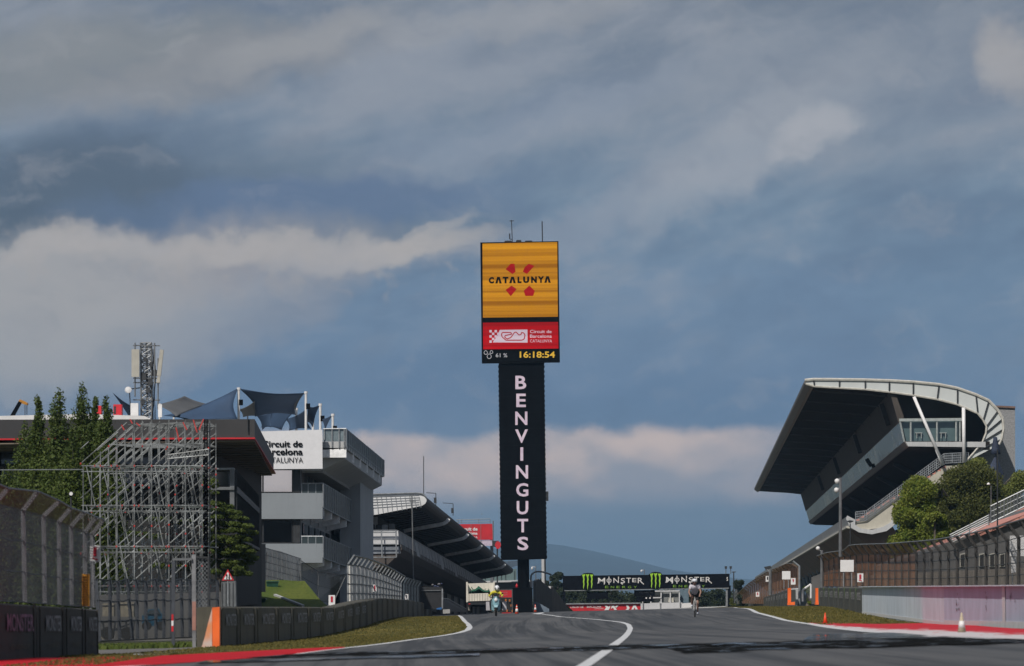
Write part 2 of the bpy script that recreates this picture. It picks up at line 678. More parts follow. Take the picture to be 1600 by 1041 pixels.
def mat_asphalt():
    m = bpy.data.materials.new('asphalt')
    m.use_nodes = True
    t = NT(m.node_tree)
    out = t.node('ShaderNodeOutputMaterial')
    bs = t.node('ShaderNodeBsdfPrincipled')
    ge = t.node('ShaderNodeNewGeometry')
    x, y, z = t.xyz(ge.outputs['Position'])
    big = t.noise(t.comb(t.m('MULTIPLY', x, .25), t.m('MULTIPLY', y, .03), 0.), 1.0, 5, .6)
    # tyre-laid rubber: long streaks following the racing line, which sweeps across the straight
    curve = t.m('ADD', x, t.m('MULTIPLY', t.m('SINE', t.m('DIVIDE', t.m('SUBTRACT', y, 90.), 85.)), 1.6))
    st = t.noise(t.comb(t.m('MULTIPLY', curve, 1.9), t.m('MULTIPLY', y, .012), 3.), 1.0, 6, .62)
    st2 = t.noise(t.comb(t.m('MULTIPLY', curve, 7.0), t.m('MULTIPLY', y, .02), 9.), 1.0, 4, .6)
    grain = t.noise(ge.outputs['Position'], 9.0, 4, .7)
    c = t.mix(t.ramp(big, .3, .7), (.046, .050, .056), (.098, .098, .099))
    c = t.mix(t.m('MULTIPLY', t.ramp(st, .46, .60), .85), c, (.024, .026, .029))
    c = t.mix(t.m('MULTIPLY', t.ramp(st2, .50, .70), .55), c, (.12, .12, .12))
    c = t.mix(t.m('MULTIPLY', t.ramp(grain, .4, .7), .35), c, (.035, .035, .036))
    # resurfaced slab seams across the straight
    seam = t.m('LESS_THAN', t.m('FRACT', t.m('DIVIDE', t.m('ADD', y, t.m('MULTIPLY', x, .15)), 57.0)), .012)
    c = t.mix(t.m('MULTIPLY', seam, .5), c, (.02, .02, .02))
    t.l.new(c, bs.inputs['Base Color'])
    t.l.new(t.m('SUBTRACT', .86, t.m('MULTIPLY', st, .25)), bs.inputs['Roughness'])
    bs.inputs['Specular IOR Level'].default_value = .35
    b = t.node('ShaderNodeBump')
    b.inputs['Strength'].default_value = .4
    b.inputs['Distance'].default_value = .02
    t.l.new(t.noise(ge.outputs['Position'], 14.0, 3, .6), b.inputs['Height'])
    t.l.new(b.outputs[0], bs.inputs['Normal'])
    t.l.new(bs.outputs[0], out.inputs[0])
    MATS['asphalt'] = m


def mat_mirage(name='mirage_dark', r0=.42, r1=.34, lo=.34, hi=.56, s0=.0):
    """dark and mirror-like patches added on the dry road to imitate a heat mirage"""
    m = bpy.data.materials.new(name)
    m.use_nodes = True
    t = NT(m.node_tree)
    out = t.node('ShaderNodeOutputMaterial')
    bs = t.node('ShaderNodeBsdfPrincipled')
    tr = t.node('ShaderNodeBsdfTransparent')
    uv = t.node('ShaderNodeUVMap')
    u, v, _ = t.xyz(uv.outputs[0])
    ge = t.node('ShaderNodeNewGeometry')
    x, y, z = t.xyz(ge.outputs['Position'])
    n = t.noise(t.comb(t.m('MULTIPLY', x, .8), t.m('MULTIPLY', y, .22), 0.), 1.0, 6, .62)
    edge = t.m('MULTIPLY', t.m('MULTIPLY', v, t.m('SUBTRACT', 1., v)), 4.)
    al = t.ramp(t.m('ADD', t.m('MULTIPLY', edge, .62), t.m('MULTIPLY', t.m('SUBTRACT', n, .5), 2.0)), lo, hi)
    bs.inputs['Base Color'].default_value = (.012, .013, .014, 1)
    bs.inputs['Specular IOR Level'].default_value = .5
    n2 = t.noise(t.comb(t.m('MULTIPLY', x, 1.3), t.m('MULTIPLY', y, .3), 5.), 1.0, 5, .6)
    t.l.new(t.m('SUBTRACT', r0, t.m('MULTIPLY', t.ramp(n2, .52, .62), r1)), bs.inputs['Roughness'])
    t.l.new(t.m('ADD', s0, t.m('MULTIPLY', t.ramp(n2, .54, .62), .5 - s0)), bs.inputs['Specular IOR Level'])
    mx = t.node('ShaderNodeMixShader')
    t.l.new(al, mx.inputs[0])
    t.l.new(tr.outputs[0], mx.inputs[1])
    t.l.new(bs.outputs[0], mx.inputs[2])
    t.l.new(mx.outputs[0], out.inputs[0])
    MATS[name] = m


def mat_grass(name, c1, c2, c3):
    m = bpy.data.materials.new(name)
    m.use_nodes = True
    t = NT(m.node_tree)
    out = t.node('ShaderNodeOutputMaterial')
    bs = t.node('ShaderNodeBsdfPrincipled')
    ge = t.node('ShaderNodeNewGeometry')
    x, y, z = t.xyz(ge.outputs['Position'])
    n = t.noise(t.comb(t.m('MULTIPLY', x, .5), t.m('MULTIPLY', y, .05), 0.), 1.0, 6, .62)
    f = t.noise(t.comb(t.m('MULTIPLY', x, 6.), t.m('MULTIPLY', y, .8), z), 1.0, 5, .65)
    c = t.mix(t.ramp(n, .36, .62), c1, c2)
    c = t.mix(t.m('MULTIPLY', t.ramp(f, .45, .68), .65), c, c3)
    t.l.new(c, bs.inputs['Base Color'])
    bs.inputs['Roughness'].default_value = .95
    bs.inputs['Specular IOR Level'].default_value = .1
    t.l.new(bs.outputs[0], out.inputs[0])
    MATS[name] = m


def mat_kerb():
    m = bpy.data.materials.new('kerb_paint')
    m.use_nodes = True
    t = NT(m.node_tree)
    out = t.node('ShaderNodeOutputMaterial')
    bs = t.node('ShaderNodeBsdfPrincipled')
    uv = t.node('ShaderNodeUVMap')
    u, v, _ = t.xyz(uv.outputs[0])
    ge = t.node('ShaderNodeNewGeometry')
    x, y, z = t.xyz(ge.outputs['Position'])
    n = t.noise(t.comb(t.m('MULTIPLY', x, 1.6), t.m('MULTIPLY', y, .25), 0.), 1.0, 7, .66)
    # v = 0 at the track edge: white painted, worn red through the middle, solid red outside
    w = t.m('SUBTRACT', t.m('ADD', .62, t.m('MULTIPLY', t.m('SUBTRACT', n, .5), 1.7)), t.m('MULTIPLY', v, 1.15))
    c = t.mix(t.ramp(w, .26, .40), (.46, .005, .012), (.52, .48, .49))
    d = t.noise(ge.outputs['Position'], 5.0, 4, .6)
    c = t.mix(t.m('MULTIPLY', t.ramp(d, .52, .72), .35), c, (.10, .06, .06))
    t.l.new(c, bs.inputs['Base Color'])
    bs.inputs['Roughness'].default_value = .6
    bs.inputs['Specular IOR Level'].default_value = .25
    t.l.new(bs.outputs[0], out.inputs[0])
    MATS['kerb_paint'] = m


mat_asphalt(); mat_mirage(r0=.80, r1=.72, lo=.22, hi=.50); mat_mirage('mirage_gloss', .11, .08, .12, .42, .5); mat_kerb()
mat_grass('verge_grass', (.055, .060, .016), (.17, .14, .040), (.045, .052, .014))
mat_grass('bank_grass', (.065, .095, .016), (.10, .12, .022), (.045, .062, .012))
pm('red_paint', (.42, .004, .010), .7, var=.25, scale=1.5, spec=.15)

# ------------------------------------------------------------------ ground
def axis(vals):
    out = []
    for a, b, n in vals:
        out += [a + (b - a) * i / n for i in range(n)]
    out.append(vals[-1][1])
    return out


def grid(name, mat, xs, ys, off=0.0, **tags):
    mb = MB()
    nx = len(xs)
    mb.v = [(x, y, gz(x, y) + off) for y in ys for x in xs]
    mb.f = [(j * nx + i, j * nx + i + 1, (j + 1) * nx + i + 1, (j + 1) * nx + i) for j in range(len(ys) - 1) for i in range(nx - 1)]
    mb.uv = [None] * len(mb.f)
    return mb.build(name, mat, smooth=True, **tags)


YS = axis([(-300, 0, 6), (0, 1200, 240), (1200, 3000, 10), (3000, 60000, 16)])
grid('ground', 'earth', axis([(-30000, -300, 8), (-300, -25, 8), (-25, 25, 20), (25, 300, 8), (300, 30000, 8)]), YS, 0.0, kind='structure')


def ipol(pts, y):
    """pts sorted by Y: list of (Y, X)"""
    if y <= pts[0][0]:
        return pts[0][1]
    for (a, xa), (b, xb) in zip(pts[:-1], pts[1:]):
        if y <= b:
            u = (y - a) / (b - a)
            return xa + (xb - xa) * u
    return pts[-1][1]


def gl(pxs):
    """ground line from photo pixels, as (Y, X) sorted by distance"""
    return sorted((p.y, p.x) for p in (G(x, y) for x, y in pxs))


def strip(name, mat, L, Rr, y0, y1, off, step=2.5, cols=6, **tags):
    mb = MB()
    ys = [y0 + (y1 - y0) * i / max(1, int((y1 - y0) / step)) for i in range(int((y1 - y0) / step) + 1)]
    for j, y in enumerate(ys):
        xa, xb = L(y), Rr(y)
        for i in range(cols + 1):
            x = xa + (xb - xa) * i / cols
            mb.v.append((x, y, gz(x, y) + off))
    n = cols + 1
    for j in range(len(ys) - 1):
        for i in range(cols):
            mb.f.append((j * n + i, j * n + i + 1, (j + 1) * n + i + 1, (j + 1) * n + i))
            mb.uv.append([(i / cols, j / (len(ys) - 1)), ((i + 1) / cols, j / (len(ys) - 1)), ((i + 1) / cols, (j + 1) / (len(ys) - 1)), (i / cols, (j + 1) / (len(ys) - 1))])
    return mb.build(name, mat, smooth=True, **tags)


# white edge lines read from the photograph, back onto the ground
LWL = gl([(200, 1041), (260, 1038.5), (374, 1030), (440, 1026), (560, 1011.5), (650, 999.5), (719, 989), (731, 985), (734, 981), (731, 976), (726, 972), (714, 962)])
RWL = gl([(1148, 949.5), (1183, 958), (1226, 969.6), (1268, 976), (1313, 983.5), (1350, 987.5), (1450, 995.5), (1600, 1002)])
EXL = gl([(915, 1041), (947, 1019), (965, 1005), (979, 993), (985, 982.5), (982, 976.5), (972, 973), (930, 968.5), (877, 964.5), (835, 959.8)])
LWLf = lambda y: ipol([(60, LWL[0][1] - .6)] + LWL, y)
RWLf = lambda y: ipol(RWL + [(620, RWL[-1][1] + 1)], y)
strip('race_track', 'asphalt', lambda y: -34 if y > 430 else (-22 if y < 84 else LWLf(y) - 1.2), lambda y: RWLf(y) + .6, 20, 1100, .006, cols=10, kind='structure')


def ribbon(name, pts, w, off, mat, **tags):
    """painted line of real width w along ground points (Y, X)"""
    P = []
    for (a, xa), (b, xb) in zip(pts[:-1], pts[1:]):
        k = max(1, int((b - a) / 2.0))
        P += [Vector((xa + (xb - xa) * i / k, a + (b - a) * i / k, 0)) for i in range(k)]
    P.append(Vector((pts[-1][1], pts[-1][0], 0)))
    for _ in range(3):
        P = [P[0]] + [(P[i - 1] + P[i] * 2 + P[i + 1]) / 4 for i in range(1, len(P) - 1)] + [P[-1]]
    mb = MB()
    for i, p in enumerate(P):
        d = (P[min(i + 1, len(P) - 1)] - P[max(i - 1, 0)]).normalized()
        n = Vector((d.y, -d.x, 0))
        for s in (-1, 1):
            q = p + n * s * w / 2
            mb.v.append((q.x, q.y, gz(q.x, q.y) + off))
    for i in range(len(P) - 1):
        mb.f.append((2 * i, 2 * i + 1, 2 * i + 3, 2 * i + 2))
        mb.uv.append(None)
    return mb.build(name, mat, smooth=True, **tags)


ribbon('edge_line', [(70, LWL[0][1] - .3)] + LWL, .24, .016, 'white_paint', kind='structure')
ribbon('edge_line', RWL + [(600, RWL[-1][1] + 1)], .26, .016, 'white_paint', kind='structure')
ribbon('pit_exit_line', [(60, EXL[0][1] - .6)] + EXL, .19, .016, 'white_paint', kind='structure')
# painted island at the foot of the scoreboard
pr = [G(831, 959.6), G(848, 957.4), G(851, 958.6), G(841, 960.6)]
mb = MB(); mb.poly([p + Vector((0, 0, .02)) for p in pr]); mb.build('painted_island', 'white_paint', kind='structure')

# barrier lines (photo px, distance)
BARL = [(342, 150), (371.6, 157), (398.6, 164), (431.6, 174), (455.6, 183), (482, 195), (502, 206), (522.5, 218), (538, 228), (551, 237), (562, 244), (572, 255),
        (581, 270), (589, 284), (597, 296), (605, 308), (613, 321), (621, 335), (629, 350), (637, 364), (645, 379), (652, 393), (659, 407), (665, 420), (670, 430), (675, 440)]
BARLX = [(Y, (V(x, 940, Y)).x) for x, Y in BARL]
barl = lambda y: ipol([(70, -8.6), (130, -7.9)] + BARLX, y)
WALLR = [(1720, 124), (1600, 140), (1475, 170), (1347, 250), (1337, 262), (1328, 274), (1319, 287), (1310, 300), (1303, 312), (1295, 326), (1287, 339), (1280, 352)]
WALLRX = sorted((Y, V(x, 940, Y).x) for x, Y in WALLR)
wallr = lambda y: ipol(WALLRX + [(420, V(1232, 940, 420).x), (700, V(1170, 940, 700).x)], y)

strip('grass_verge', 'verge_grass', lambda y: barl(y) - .3, lambda y: LWLf(y) - .1, 84, 345, .012, kind='structure')
strip('grass_verge', 'verge_grass', lambda y: RWLf(y) + .1, lambda y: wallr(y) + .6, 170, 690, .012, kind='structure')
strip('gravel_patch', 'gravel', lambda y: -16., lambda y: -7.7, 118, 152, .010, kind='structure')

# kerbs: low raised painted strips with real step
def kerb(name, inner, outer, h, mat, **tags):
    mb = MB()
    n = 24
    def res(pts):
        P = [G(x, y) for x, y in pts]
        out = []
        L = [0]
        for a, b in zip(P[:-1], P[1:]):
            L.append(L[-1] + 1)
        for i in range(n + 1):
            u = i / n * (len(P) - 1)
            k = min(int(u), len(P) - 2)
            out.append(P[k].lerp(P[k + 1], u - k))
        return out
    A, B = res(inner), res(outer)
    m = 6
    for i in range(n + 1):
        for j in range(m + 1):
            p = A[i].lerp(B[i], j / m)
            mb.v.append((p.x, p.y, gz(p.x, p.y) + .014 + h * min(1, j * 1.0)))
    w = m + 1
    for i in range(n):
        for j in range(m):
            mb.f.append((i * w + j, i * w + j + 1, (i + 1) * w + j + 1, (i + 1) * w + j))
            mb.uv.append([(i / n, j / m), (i / n, (j + 1) / m), ((i + 1) / n, (j + 1) / m), ((i + 1) / n, j / m)])
    return mb.build(name, mat, **tags)


kerb('kerb_strip', [(1262, 975.4), (1313, 982.5), (1370, 988.2), (1450, 994.2), (1600, 1000.6), (1760, 1006)],
     [(1275, 974.4), (1325, 976), (1375, 977.2), (1476, 975), (1600, 986), (1760, 1000)], .03, 'kerb_paint', kind='structure')
kerb('kerb_strip', [(540, 1013.4), (440, 1026), (374, 1031), (260, 1039), (100, 1048), (-100, 1058)],
     [(527, 1013.0), (440, 1017.5), (350, 1022), (260, 1027), (100, 1030.5), (-100, 1032)], .02, 'red_paint', kind='structure')
ribbon('kerb_line', gl([(440, 1017), (350, 1021.5), (260, 1026.6), (100, 1030), (-60, 1031)]), .07, .045, 'white_paint', kind='structure')

# heat mirage over the dip, imitated by added dark and glossy bands
strip('mirage_band', 'mirage_dark', lambda y: -5., lambda y: RWLf(y) - .1, 96, 109, .022, step=.5, cols=40, kind='structure')
strip('mirage_band', 'mirage_gloss', lambda y: 5.2 + (y - 104) * .06, lambda y: RWLf(y) + .1, 104, 136, .024, step=.5, cols=30, kind='structure')

strip('mirage_band', 'mirage_dark', lambda y: 2.6, lambda y: RWLf(y) + .1, 87, 101, .026, step=.5, cols=40, kind='structure')
strip('mirage_band', 'mirage_gloss', lambda y: -5.2, lambda y: -.6, 91, 96, .025, step=.5, cols=30, kind='structure')

def mirage_spot(px, py, w, d):  # glossy patch added to imitate a sky glint in the heat mirage
    c = G(px, py)
    mb = MB()
    pts = []
    for i in range(28):
        a = 2 * math.pi * i / 28
        k = 1 + .25 * mnoise.noise(Vector((math.cos(a) * 1.5 + px, math.sin(a) * 1.5, 0)))
        x, y = c.x + math.cos(a) * w * k, c.y + math.sin(a) * d * k
        pts.append((x, y, gz(x, y) + .032))
    mb.poly(pts, [(.5, .5)] * 28)
    mb.build('mirage_spot', pm('mirage_spot_gloss', (.01, .011, .012), .10, var=.2), kind='structure')


for q in ((870, 1015.5, .14, .9), (1165, 1008.5, .20, 1.0), (730, 1026, .10, .7), (1120, 1010, .10, .6), (1240, 1007, .16, .7)):
    mirage_spot(*q)

# ------------------------------------------------------------------ far hills
def ridge(name, prof, Y, depth, mat):
    """a hill with a crest read from the photograph at its own distance, sloping down towards and away from us"""
    mb = MB()
    xs = []
    for (xa, ya), (xb, yb) in zip(prof[:-1], prof[1:]):
        k = 10
        for i in range(k):
            u = i / k
            xs.append((xa + (xb - xa) * u, ya + (yb - ya) * u))
    xs.append(prof[-1])
    rows = [(-1.0, 0.0), (-.75, .22), (-.5, .5), (-.25, .8), (0, 1.0), (.3, .8), (.7, .3), (1.0, 0.0)]
    for dy, hh in rows:
        for i, (x, y) in enumerate(xs):
            p = V(x, y, Y)
            zc = p.z + 8
            nz = mnoise.noise(Vector((p.x * .002, dy * 3, 1.0))) * zc * .12 * (1 if abs(dy) > .01 else .3)
            mb.v.append((p.x, Y + dy * depth + mnoise.noise(Vector((p.x * .001, dy, 0))) * depth * .1, -8.5 + zc * hh + nz * (hh > 0)))
    n = len(xs)
    for j in range(len(rows) - 1):
        for i in range(n - 1):
            mb.f.append((j * n + i, j * n + i + 1, (j + 1) * n + i + 1, (j + 1) * n + i))
            mb.uv.append(None)
    return mb.build(name, mat, smooth=True, kind='structure')


ridge('hill', [(300, 915), (520, 902), (700, 880), (780, 855), (815, 848), (850, 848), (880, 851), (930, 860), (990, 874), (1050, 889), (1090, 895), (1160, 904), (1300, 912), (1500, 920)], 20000, 6000, 'hill_wood')
# ------------------------------------------------------------------ shared materials
pm('black_metal', (.0035, .0042, .0055), .7, var=.25, scale=1.5, spec=.02)
pm('dark_metal', (.035, .038, .042), .5, .3, var=.2)
pm('grey_metal', (.16, .17, .18), .45, .4, var=.15)
pm('galvanised', (.30, .32, .34), .42, .5, var=.2, scale=4)
pm('white_panel', (.50, .51, .53), .6, var=.05, scale=.5, streak=.18)
pm('white_concrete', (.42, .43, .44), .8, var=.08, scale=.6, streak=.3)
pm('grey_concrete', (.27, .27, .265), .9, var=.18, scale=.8, streak=.45, bump=.3)
pm('dark_concrete', (.10, .10, .10), .9, var=.2, scale=.6, streak=.4)
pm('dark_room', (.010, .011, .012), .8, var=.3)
pm('rib_white', (.78, .79, .80), .5)
pm('red_sheet', (.45, .012, .02), .5, var=.12, scale=.7)
pm('orange_plastic', (.75, .13, .02), .5, var=.15, scale=1.2)
pm('white_plastic', (.62, .62, .62), .5, var=.08, scale=2)
pm('black_sign', (.004, .005, .008), .7, var=.2, spec=.05)
pm('sign_white', (.66, .66, .67), .5, var=.04)
pm('black_ink', (.004, .004, .005), .8, var=.1, spec=.02)
pm('red_ink', (.40, .01, .03), .6, var=.1)
pm('white_ink', (.60, .60, .60), .6, var=.05)
pm('soffit_brown', (.17, .14, .11), .8, var=.12, scale=.7)
pm('fascia_black', (.030, .030, .033), .6, var=.2, scale=.4)
pm('louvre_brown', (.060, .050, .043), .85, .0, var=.2, scale=.5)
glass_mat('window_glass', (.05, .06, .06), .05)
glass_mat('sky_glass', (.90, .93, .94), .05, back=(.82, .87, .90), metal=1.0, wave=.008)
glass_mat('balcony_glass', (.022, .038, .044), .35, back=(.012, .022, .026))
def reflection_streak_glass(name):
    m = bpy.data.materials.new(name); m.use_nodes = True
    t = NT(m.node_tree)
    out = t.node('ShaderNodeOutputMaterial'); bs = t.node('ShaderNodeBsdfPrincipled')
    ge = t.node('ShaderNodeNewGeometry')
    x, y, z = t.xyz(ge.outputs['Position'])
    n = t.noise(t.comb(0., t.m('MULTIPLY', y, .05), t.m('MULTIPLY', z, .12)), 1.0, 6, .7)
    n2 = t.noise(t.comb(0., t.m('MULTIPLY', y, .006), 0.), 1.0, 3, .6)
    c = t.mix(t.ramp(n, .46, .64), (.40, .53, .68), (.88, .90, .92))  # pale streaks painted into the colour as reflections in the glass
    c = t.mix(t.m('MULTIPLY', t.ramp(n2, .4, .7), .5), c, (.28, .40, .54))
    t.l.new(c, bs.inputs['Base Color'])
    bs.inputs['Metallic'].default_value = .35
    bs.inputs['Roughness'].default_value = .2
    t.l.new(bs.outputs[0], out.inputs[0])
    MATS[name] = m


reflection_streak_glass('reflection_streak_glass')
glass_mat('box_glass', (.52, .60, .66), .10, back=(.24, .32, .38), metal=.85, wave=.12)


def emit_screen(name, c1, c2, strength, bands):
    m = bpy.data.materials.new(name)
    m.use_nodes = True
    t = NT(m.node_tree)
    out = t.node('ShaderNodeOutputMaterial')
    bs = t.node('ShaderNodeBsdfPrincipled')
    tc = t.node('ShaderNodeTexCoord')
    x, y, z = t.xyz(tc.outputs['Object'])
    n = t.noise(t.comb(t.m('MULTIPLY', x, .006), 0., t.m('MULTIPLY', z, bands)), 1.0, 3, .6)
    c = t.mix(t.ramp(n, .35, .65), c1, c2)
    # LED raster
    g = t.m('MULTIPLY', t.m('ADD', .5, t.m('MULTIPLY', t.m('SINE', t.m('MULTIPLY', x, 48.)), .5)), t.m('ADD', .5, t.m('MULTIPLY', t.m('SINE', t.m('MULTIPLY', z, 48.)), .5)))
    c = t.mix(t.m('MULTIPLY', g, .22), c, tuple(k * .5 for k in c1))
    bs.inputs['Base Color'].default_value = (.003, .003, .003, 1)
    bs.inputs['Specular IOR Level'].default_value = .1
    t.l.new(c, bs.inputs['Emission Color'])
    bs.inputs['Emission Strength'].default_value = strength
    bs.inputs['Roughness'].default_value = .5
    t.l.new(bs.outputs[0], out.inputs[0])
    MATS[name] = m


emit_screen('led_orange', lin(150, 92, 2), lin(216, 148, 24), 1.0, 1.0)
emit_screen('led_red', lin(146, 0, 8), lin(190, 2, 18), 1.0, 1.2)
emit_screen('led_white', lin(196, 176, 192), lin(214, 196, 206), .95, 1.2)
emit_screen('led_deep_red', lin(160, 6, 14), lin(178, 10, 20), .9, 1.2)
emit_screen('led_yellow', lin(215, 170, 50), lin(225, 182, 70), .95, 1.2)
emit_screen('led_grey', lin(176, 176, 182), lin(190, 190, 196), .9, 1.2)
emit_screen('led_green', lin(150, 190, 50), lin(168, 205, 64), .0, 1.2)
pm('claw_green', (.28, .52, .03), .6, var=.1)
pm('energy_green', (.16, .32, .02), .6, var=.1)

# ------------------------------------------------------------------ scoreboard tower
def scoreboard():
    Y = 600.0
    b = V(816, 959, Y)
    b.z = gz(b.x, Y)
    T = thing('scoreboard_tower', 'tall black scoreboard tower with an orange screen on top, beside the pit lane', 'scoreboard', b)
    mb = MB(); mb.lathe((V(818, 900, Y).x, Y + 1.5, b.z), [(.62, 0), (.62, 6.2)], 20); mb.build('pole', 'black_metal', T, smooth=False)
    mb = MB()
    p0 = V(801, 919, Y); p1 = V(832, 919, Y)
    mb.box((p0.x, Y, b.z - .3), (p1.x, Y + 3, p0.z))
    mb.box((p0.x - .05, Y - .05, p0.z - .12), (p1.x + .05, Y + 3.05, p0.z - .02))
    mb.build('base_box', 'black_metal', T)
    mb = MB(); mb.pxp([(779, 569), (850, 567.2), (854.3, 873.6), (783, 875.2)], Y, 2.6)
    col = mb.build('column', 'black_metal', T)
    # module seams on the column and slightly ragged edge clamps
    mb = MB()
    for i in range(1, 12):
        f = i / 12
        y0 = 569 + (875.2 - 569) * f
        mb.pxp([(779 + 4 * f, y0 - .25), (850 + 4.3 * f, y0 - 2), (850 + 4.3 * f, y0 - 1.5), (779 + 4 * f, y0 + .25)], Y - .03, .02)
    for i in range(40):
        f = (i + .5) / 40
        for xx in (779 + 4 * f, 850.2 + 4.1 * f):
            p = V(xx, 569 + 305 * f, Y)
            mb.box((p.x - .05, Y + .4, p.z - .12), (p.x + .05, Y + .7, p.z + .12))
    mb.build('column_seam', pm('seam_black', (.007, .008, .009), .8, spec=.05), col)
    mb = MB()
    W = {'B': 17, 'E': 15, 'N': 19, 'V': 20, 'I': 4.5, 'G': 19, 'U': 18, 'T': 17, 'S': 17}
    for i, ch in enumerate('BENVINGUTS'):
        yc = 597.8 + i * 27.95
        xc = 813.8 + .0131 * i * 27.95
        w = W[ch]
        writepx(mb, ch, xc - w / 2, yc - 10.5, xc + w / 2, yc + 10.5, Y - .08, .022)
    mb.build('lettering', 'led_white', col)
    mb = MB(); mb.pxp([(779.5, 564), (850.5, 562.5), (850.6, 568.5), (779.6, 570)], Y + .15, 2.0); mb.build('neck', 'dark_metal', T)
    mb = MB(); mb.pxp([(750.4, 379), (872.5, 377), (874.9, 564.8), (752.8, 566.4)], Y - .35, 3.2)
    hd = mb.build('screen_cabinet', 'black_metal', T)
    mb = MB(); mb.pxp([(753.8, 380.7), (870.7, 378.4), (871.7, 495), (754.6, 496.4)], Y - .39, .03); mb.build('upper_screen', 'led_orange', hd)
    mb = MB(); mb.pxp([(754.6, 504.4), (872.0, 503.2), (872.6, 544.7), (755.1, 546)], Y - .39, .03); mb.build('lower_screen', 'led_red', hd)
    yf = Y - .44
    mb = MB()
    Z = lambda x, y: (720 + x / 3.717, 320 + y / 3.717)
    for ch, xa, xb in (('C', 162, 196), ('\u039b', 200, 241), ('T', 243, 280), ('\u039b', 281, 323), ('L', 329, 356), ('U', 362, 400), ('N', 408, 445), ('Y', 447, 487), ('\u039b', 485, 526)):
        f = (xa - 162) / 362
        x0, y0 = Z(xa, 420 - 5 * f); x1, y1 = Z(xb - 3, 458 - 5 * f)
        if ch == '\u039b':
            w = (x1 - x0) * .36
            mb.poly([V(x0, y1, yf), V(x0 + (x1 - x0) * .5 - w * .55, y0, yf), V(x0 + (x1 - x0) * .5 + w * .55, y0, yf), V(x1, y1, yf), V(x1 - w, y1, yf), V((x0 + x1) / 2, y0 + (y1 - y0) * .35, yf), V(x0 + w, y1, yf)])
        else:
            writepx(mb, ch, x0, y0, x1, y1, yf, .07)
    mb.build('lettering', 'black_ink', hd)
    mb = MB()
    for pts in ([(260, 375), (290, 343), (312, 343), (318, 390), (300, 403)], [(395, 343), (428, 355), (385, 402), (360, 390), (372, 362)],
                [(260, 495), (295, 470), (325, 490), (290, 532)], [(365, 500), (398, 470), (430, 500), (420, 530), (375, 530)]):
        mb.pxp([Z(*p) for p in pts], yf, .02)
    mb.build('emblem', 'led_deep_red', hd)
    mb = MB()
    mb.pxp([Z(185, 800), Z(215, 757), Z(226, 727), Z(387, 725), Z(388, 801)], yf, .02)
    for i in range(5):
        for j in range(5):
            if (i + j) % 2 == 0 and i * 1.0 + j * .9 < 5.4 and not (i > 3 and j > 2):
                x, y = 166 + i * 15, 728 + j * 15
                mb.pxp([Z(x, y), Z(x + 14, y), Z(x + 14, y + 14), Z(x, y + 14)], yf, .02)
    writepx(mb, 'Circuit de', *Z(402, 727), *Z(527, 746), yf, .012)
    writepx(mb, 'Barcelona', *Z(402, 754), *Z(528, 773), yf, .012)
    writepx(mb, 'CATALUNYA', *Z(402, 783), *Z(530, 800), yf, 0)
    mb.build('lettering', 'led_white', hd)
    mb = MB()
    tr = [(236, 752), (242, 742), (290, 742), (296, 752), (258, 760), (255, 770), (268, 780), (290, 772), (312, 742), (322, 740), (337, 757), (350, 754), (352, 742), (365, 745), (373, 757), (368, 780), (355, 787), (262, 787), (240, 768), (236, 752)]
    mb.path([V(*Z(*p), yf - .05) for p in tr], .055, 6)
    mb.build('circuit_outline', 'led_deep_red', hd)
    mb = MB(); writepx(mb, '16:18:54', *Z(342, 852), *Z(547, 889), yf, .02); mb.build('clock_digits', 'led_yellow', hd)
    mb = MB(); writepx(mb, '61 %', *Z(203, 863), *Z(270, 886), yf, .01)
    mb.build('humidity_reading', 'led_grey', hd)
    for cx, cy, r in ((145, 860, 10), (178, 857, 8), (165, 882, 12)):
        mb = MB()
        pts = []
        for i in range(15):
            a = 2 * math.pi * i / 14
            k = 1.0 + .35 * max(0, math.cos(a)) ** 4
            pts.append(V(*Z(cx + r * math.sin(a), cy - r * math.cos(a) * k), yf - .03))
        mb.path(pts, .03, 5)
        mb.build('drop_symbol', 'led_grey', hd)
    mb = MB()
    mb.tube(V(800.5, 378, Y + 1), V(799.2, 344, Y + 1), .045, 6)
    mb.tube(V(796, 345.5, Y + 1), V(803, 345.2, Y + 1), .04, 6)
    mb.tube(V(796.5, 373.5, Y + 1), V(796.3, 365, Y + 1), .07, 6)
    mb.tube(V(796.5, 374, Y + 1), V(801, 374, Y + 1), .04, 6)
    mb.tube(V(847.6, 377.5, Y + 1), V(847, 346, Y + 1), .06, 6)
    mb.build('antenna', 'dark_metal', T)
    mb = MB()
    for xa, xb, h in ((788, 800, 1.4), (806, 815, 2.4), (820, 832, 1.5)):
        mb.pxp([(xa, 378.2), (xa + 1, 377.6 - h), (xb - 1, 377.5 - h), (xb, 378)], Y + .2, 1.0)
    mb.build('roof_equipment', 'dark_metal', T)


scoreboard()


def lerp2(a, b, u):
    return (a[0] + (b[0] - a[0]) * u, a[1] + (b[1] - a[1]) * u)


# ------------------------------------------------------------------ pit building with the wing roofs
PVP = (991.0, 1045.0)
PD = ray(*PVP); PD = PD / PD.y
def PP(px, Y0, Y1, base=None):
    """photo pixel on the near section, carried back to distance Y1 along the building"""
    return V(px[0], px[1], Y0) + PD * (Y1 - Y0)


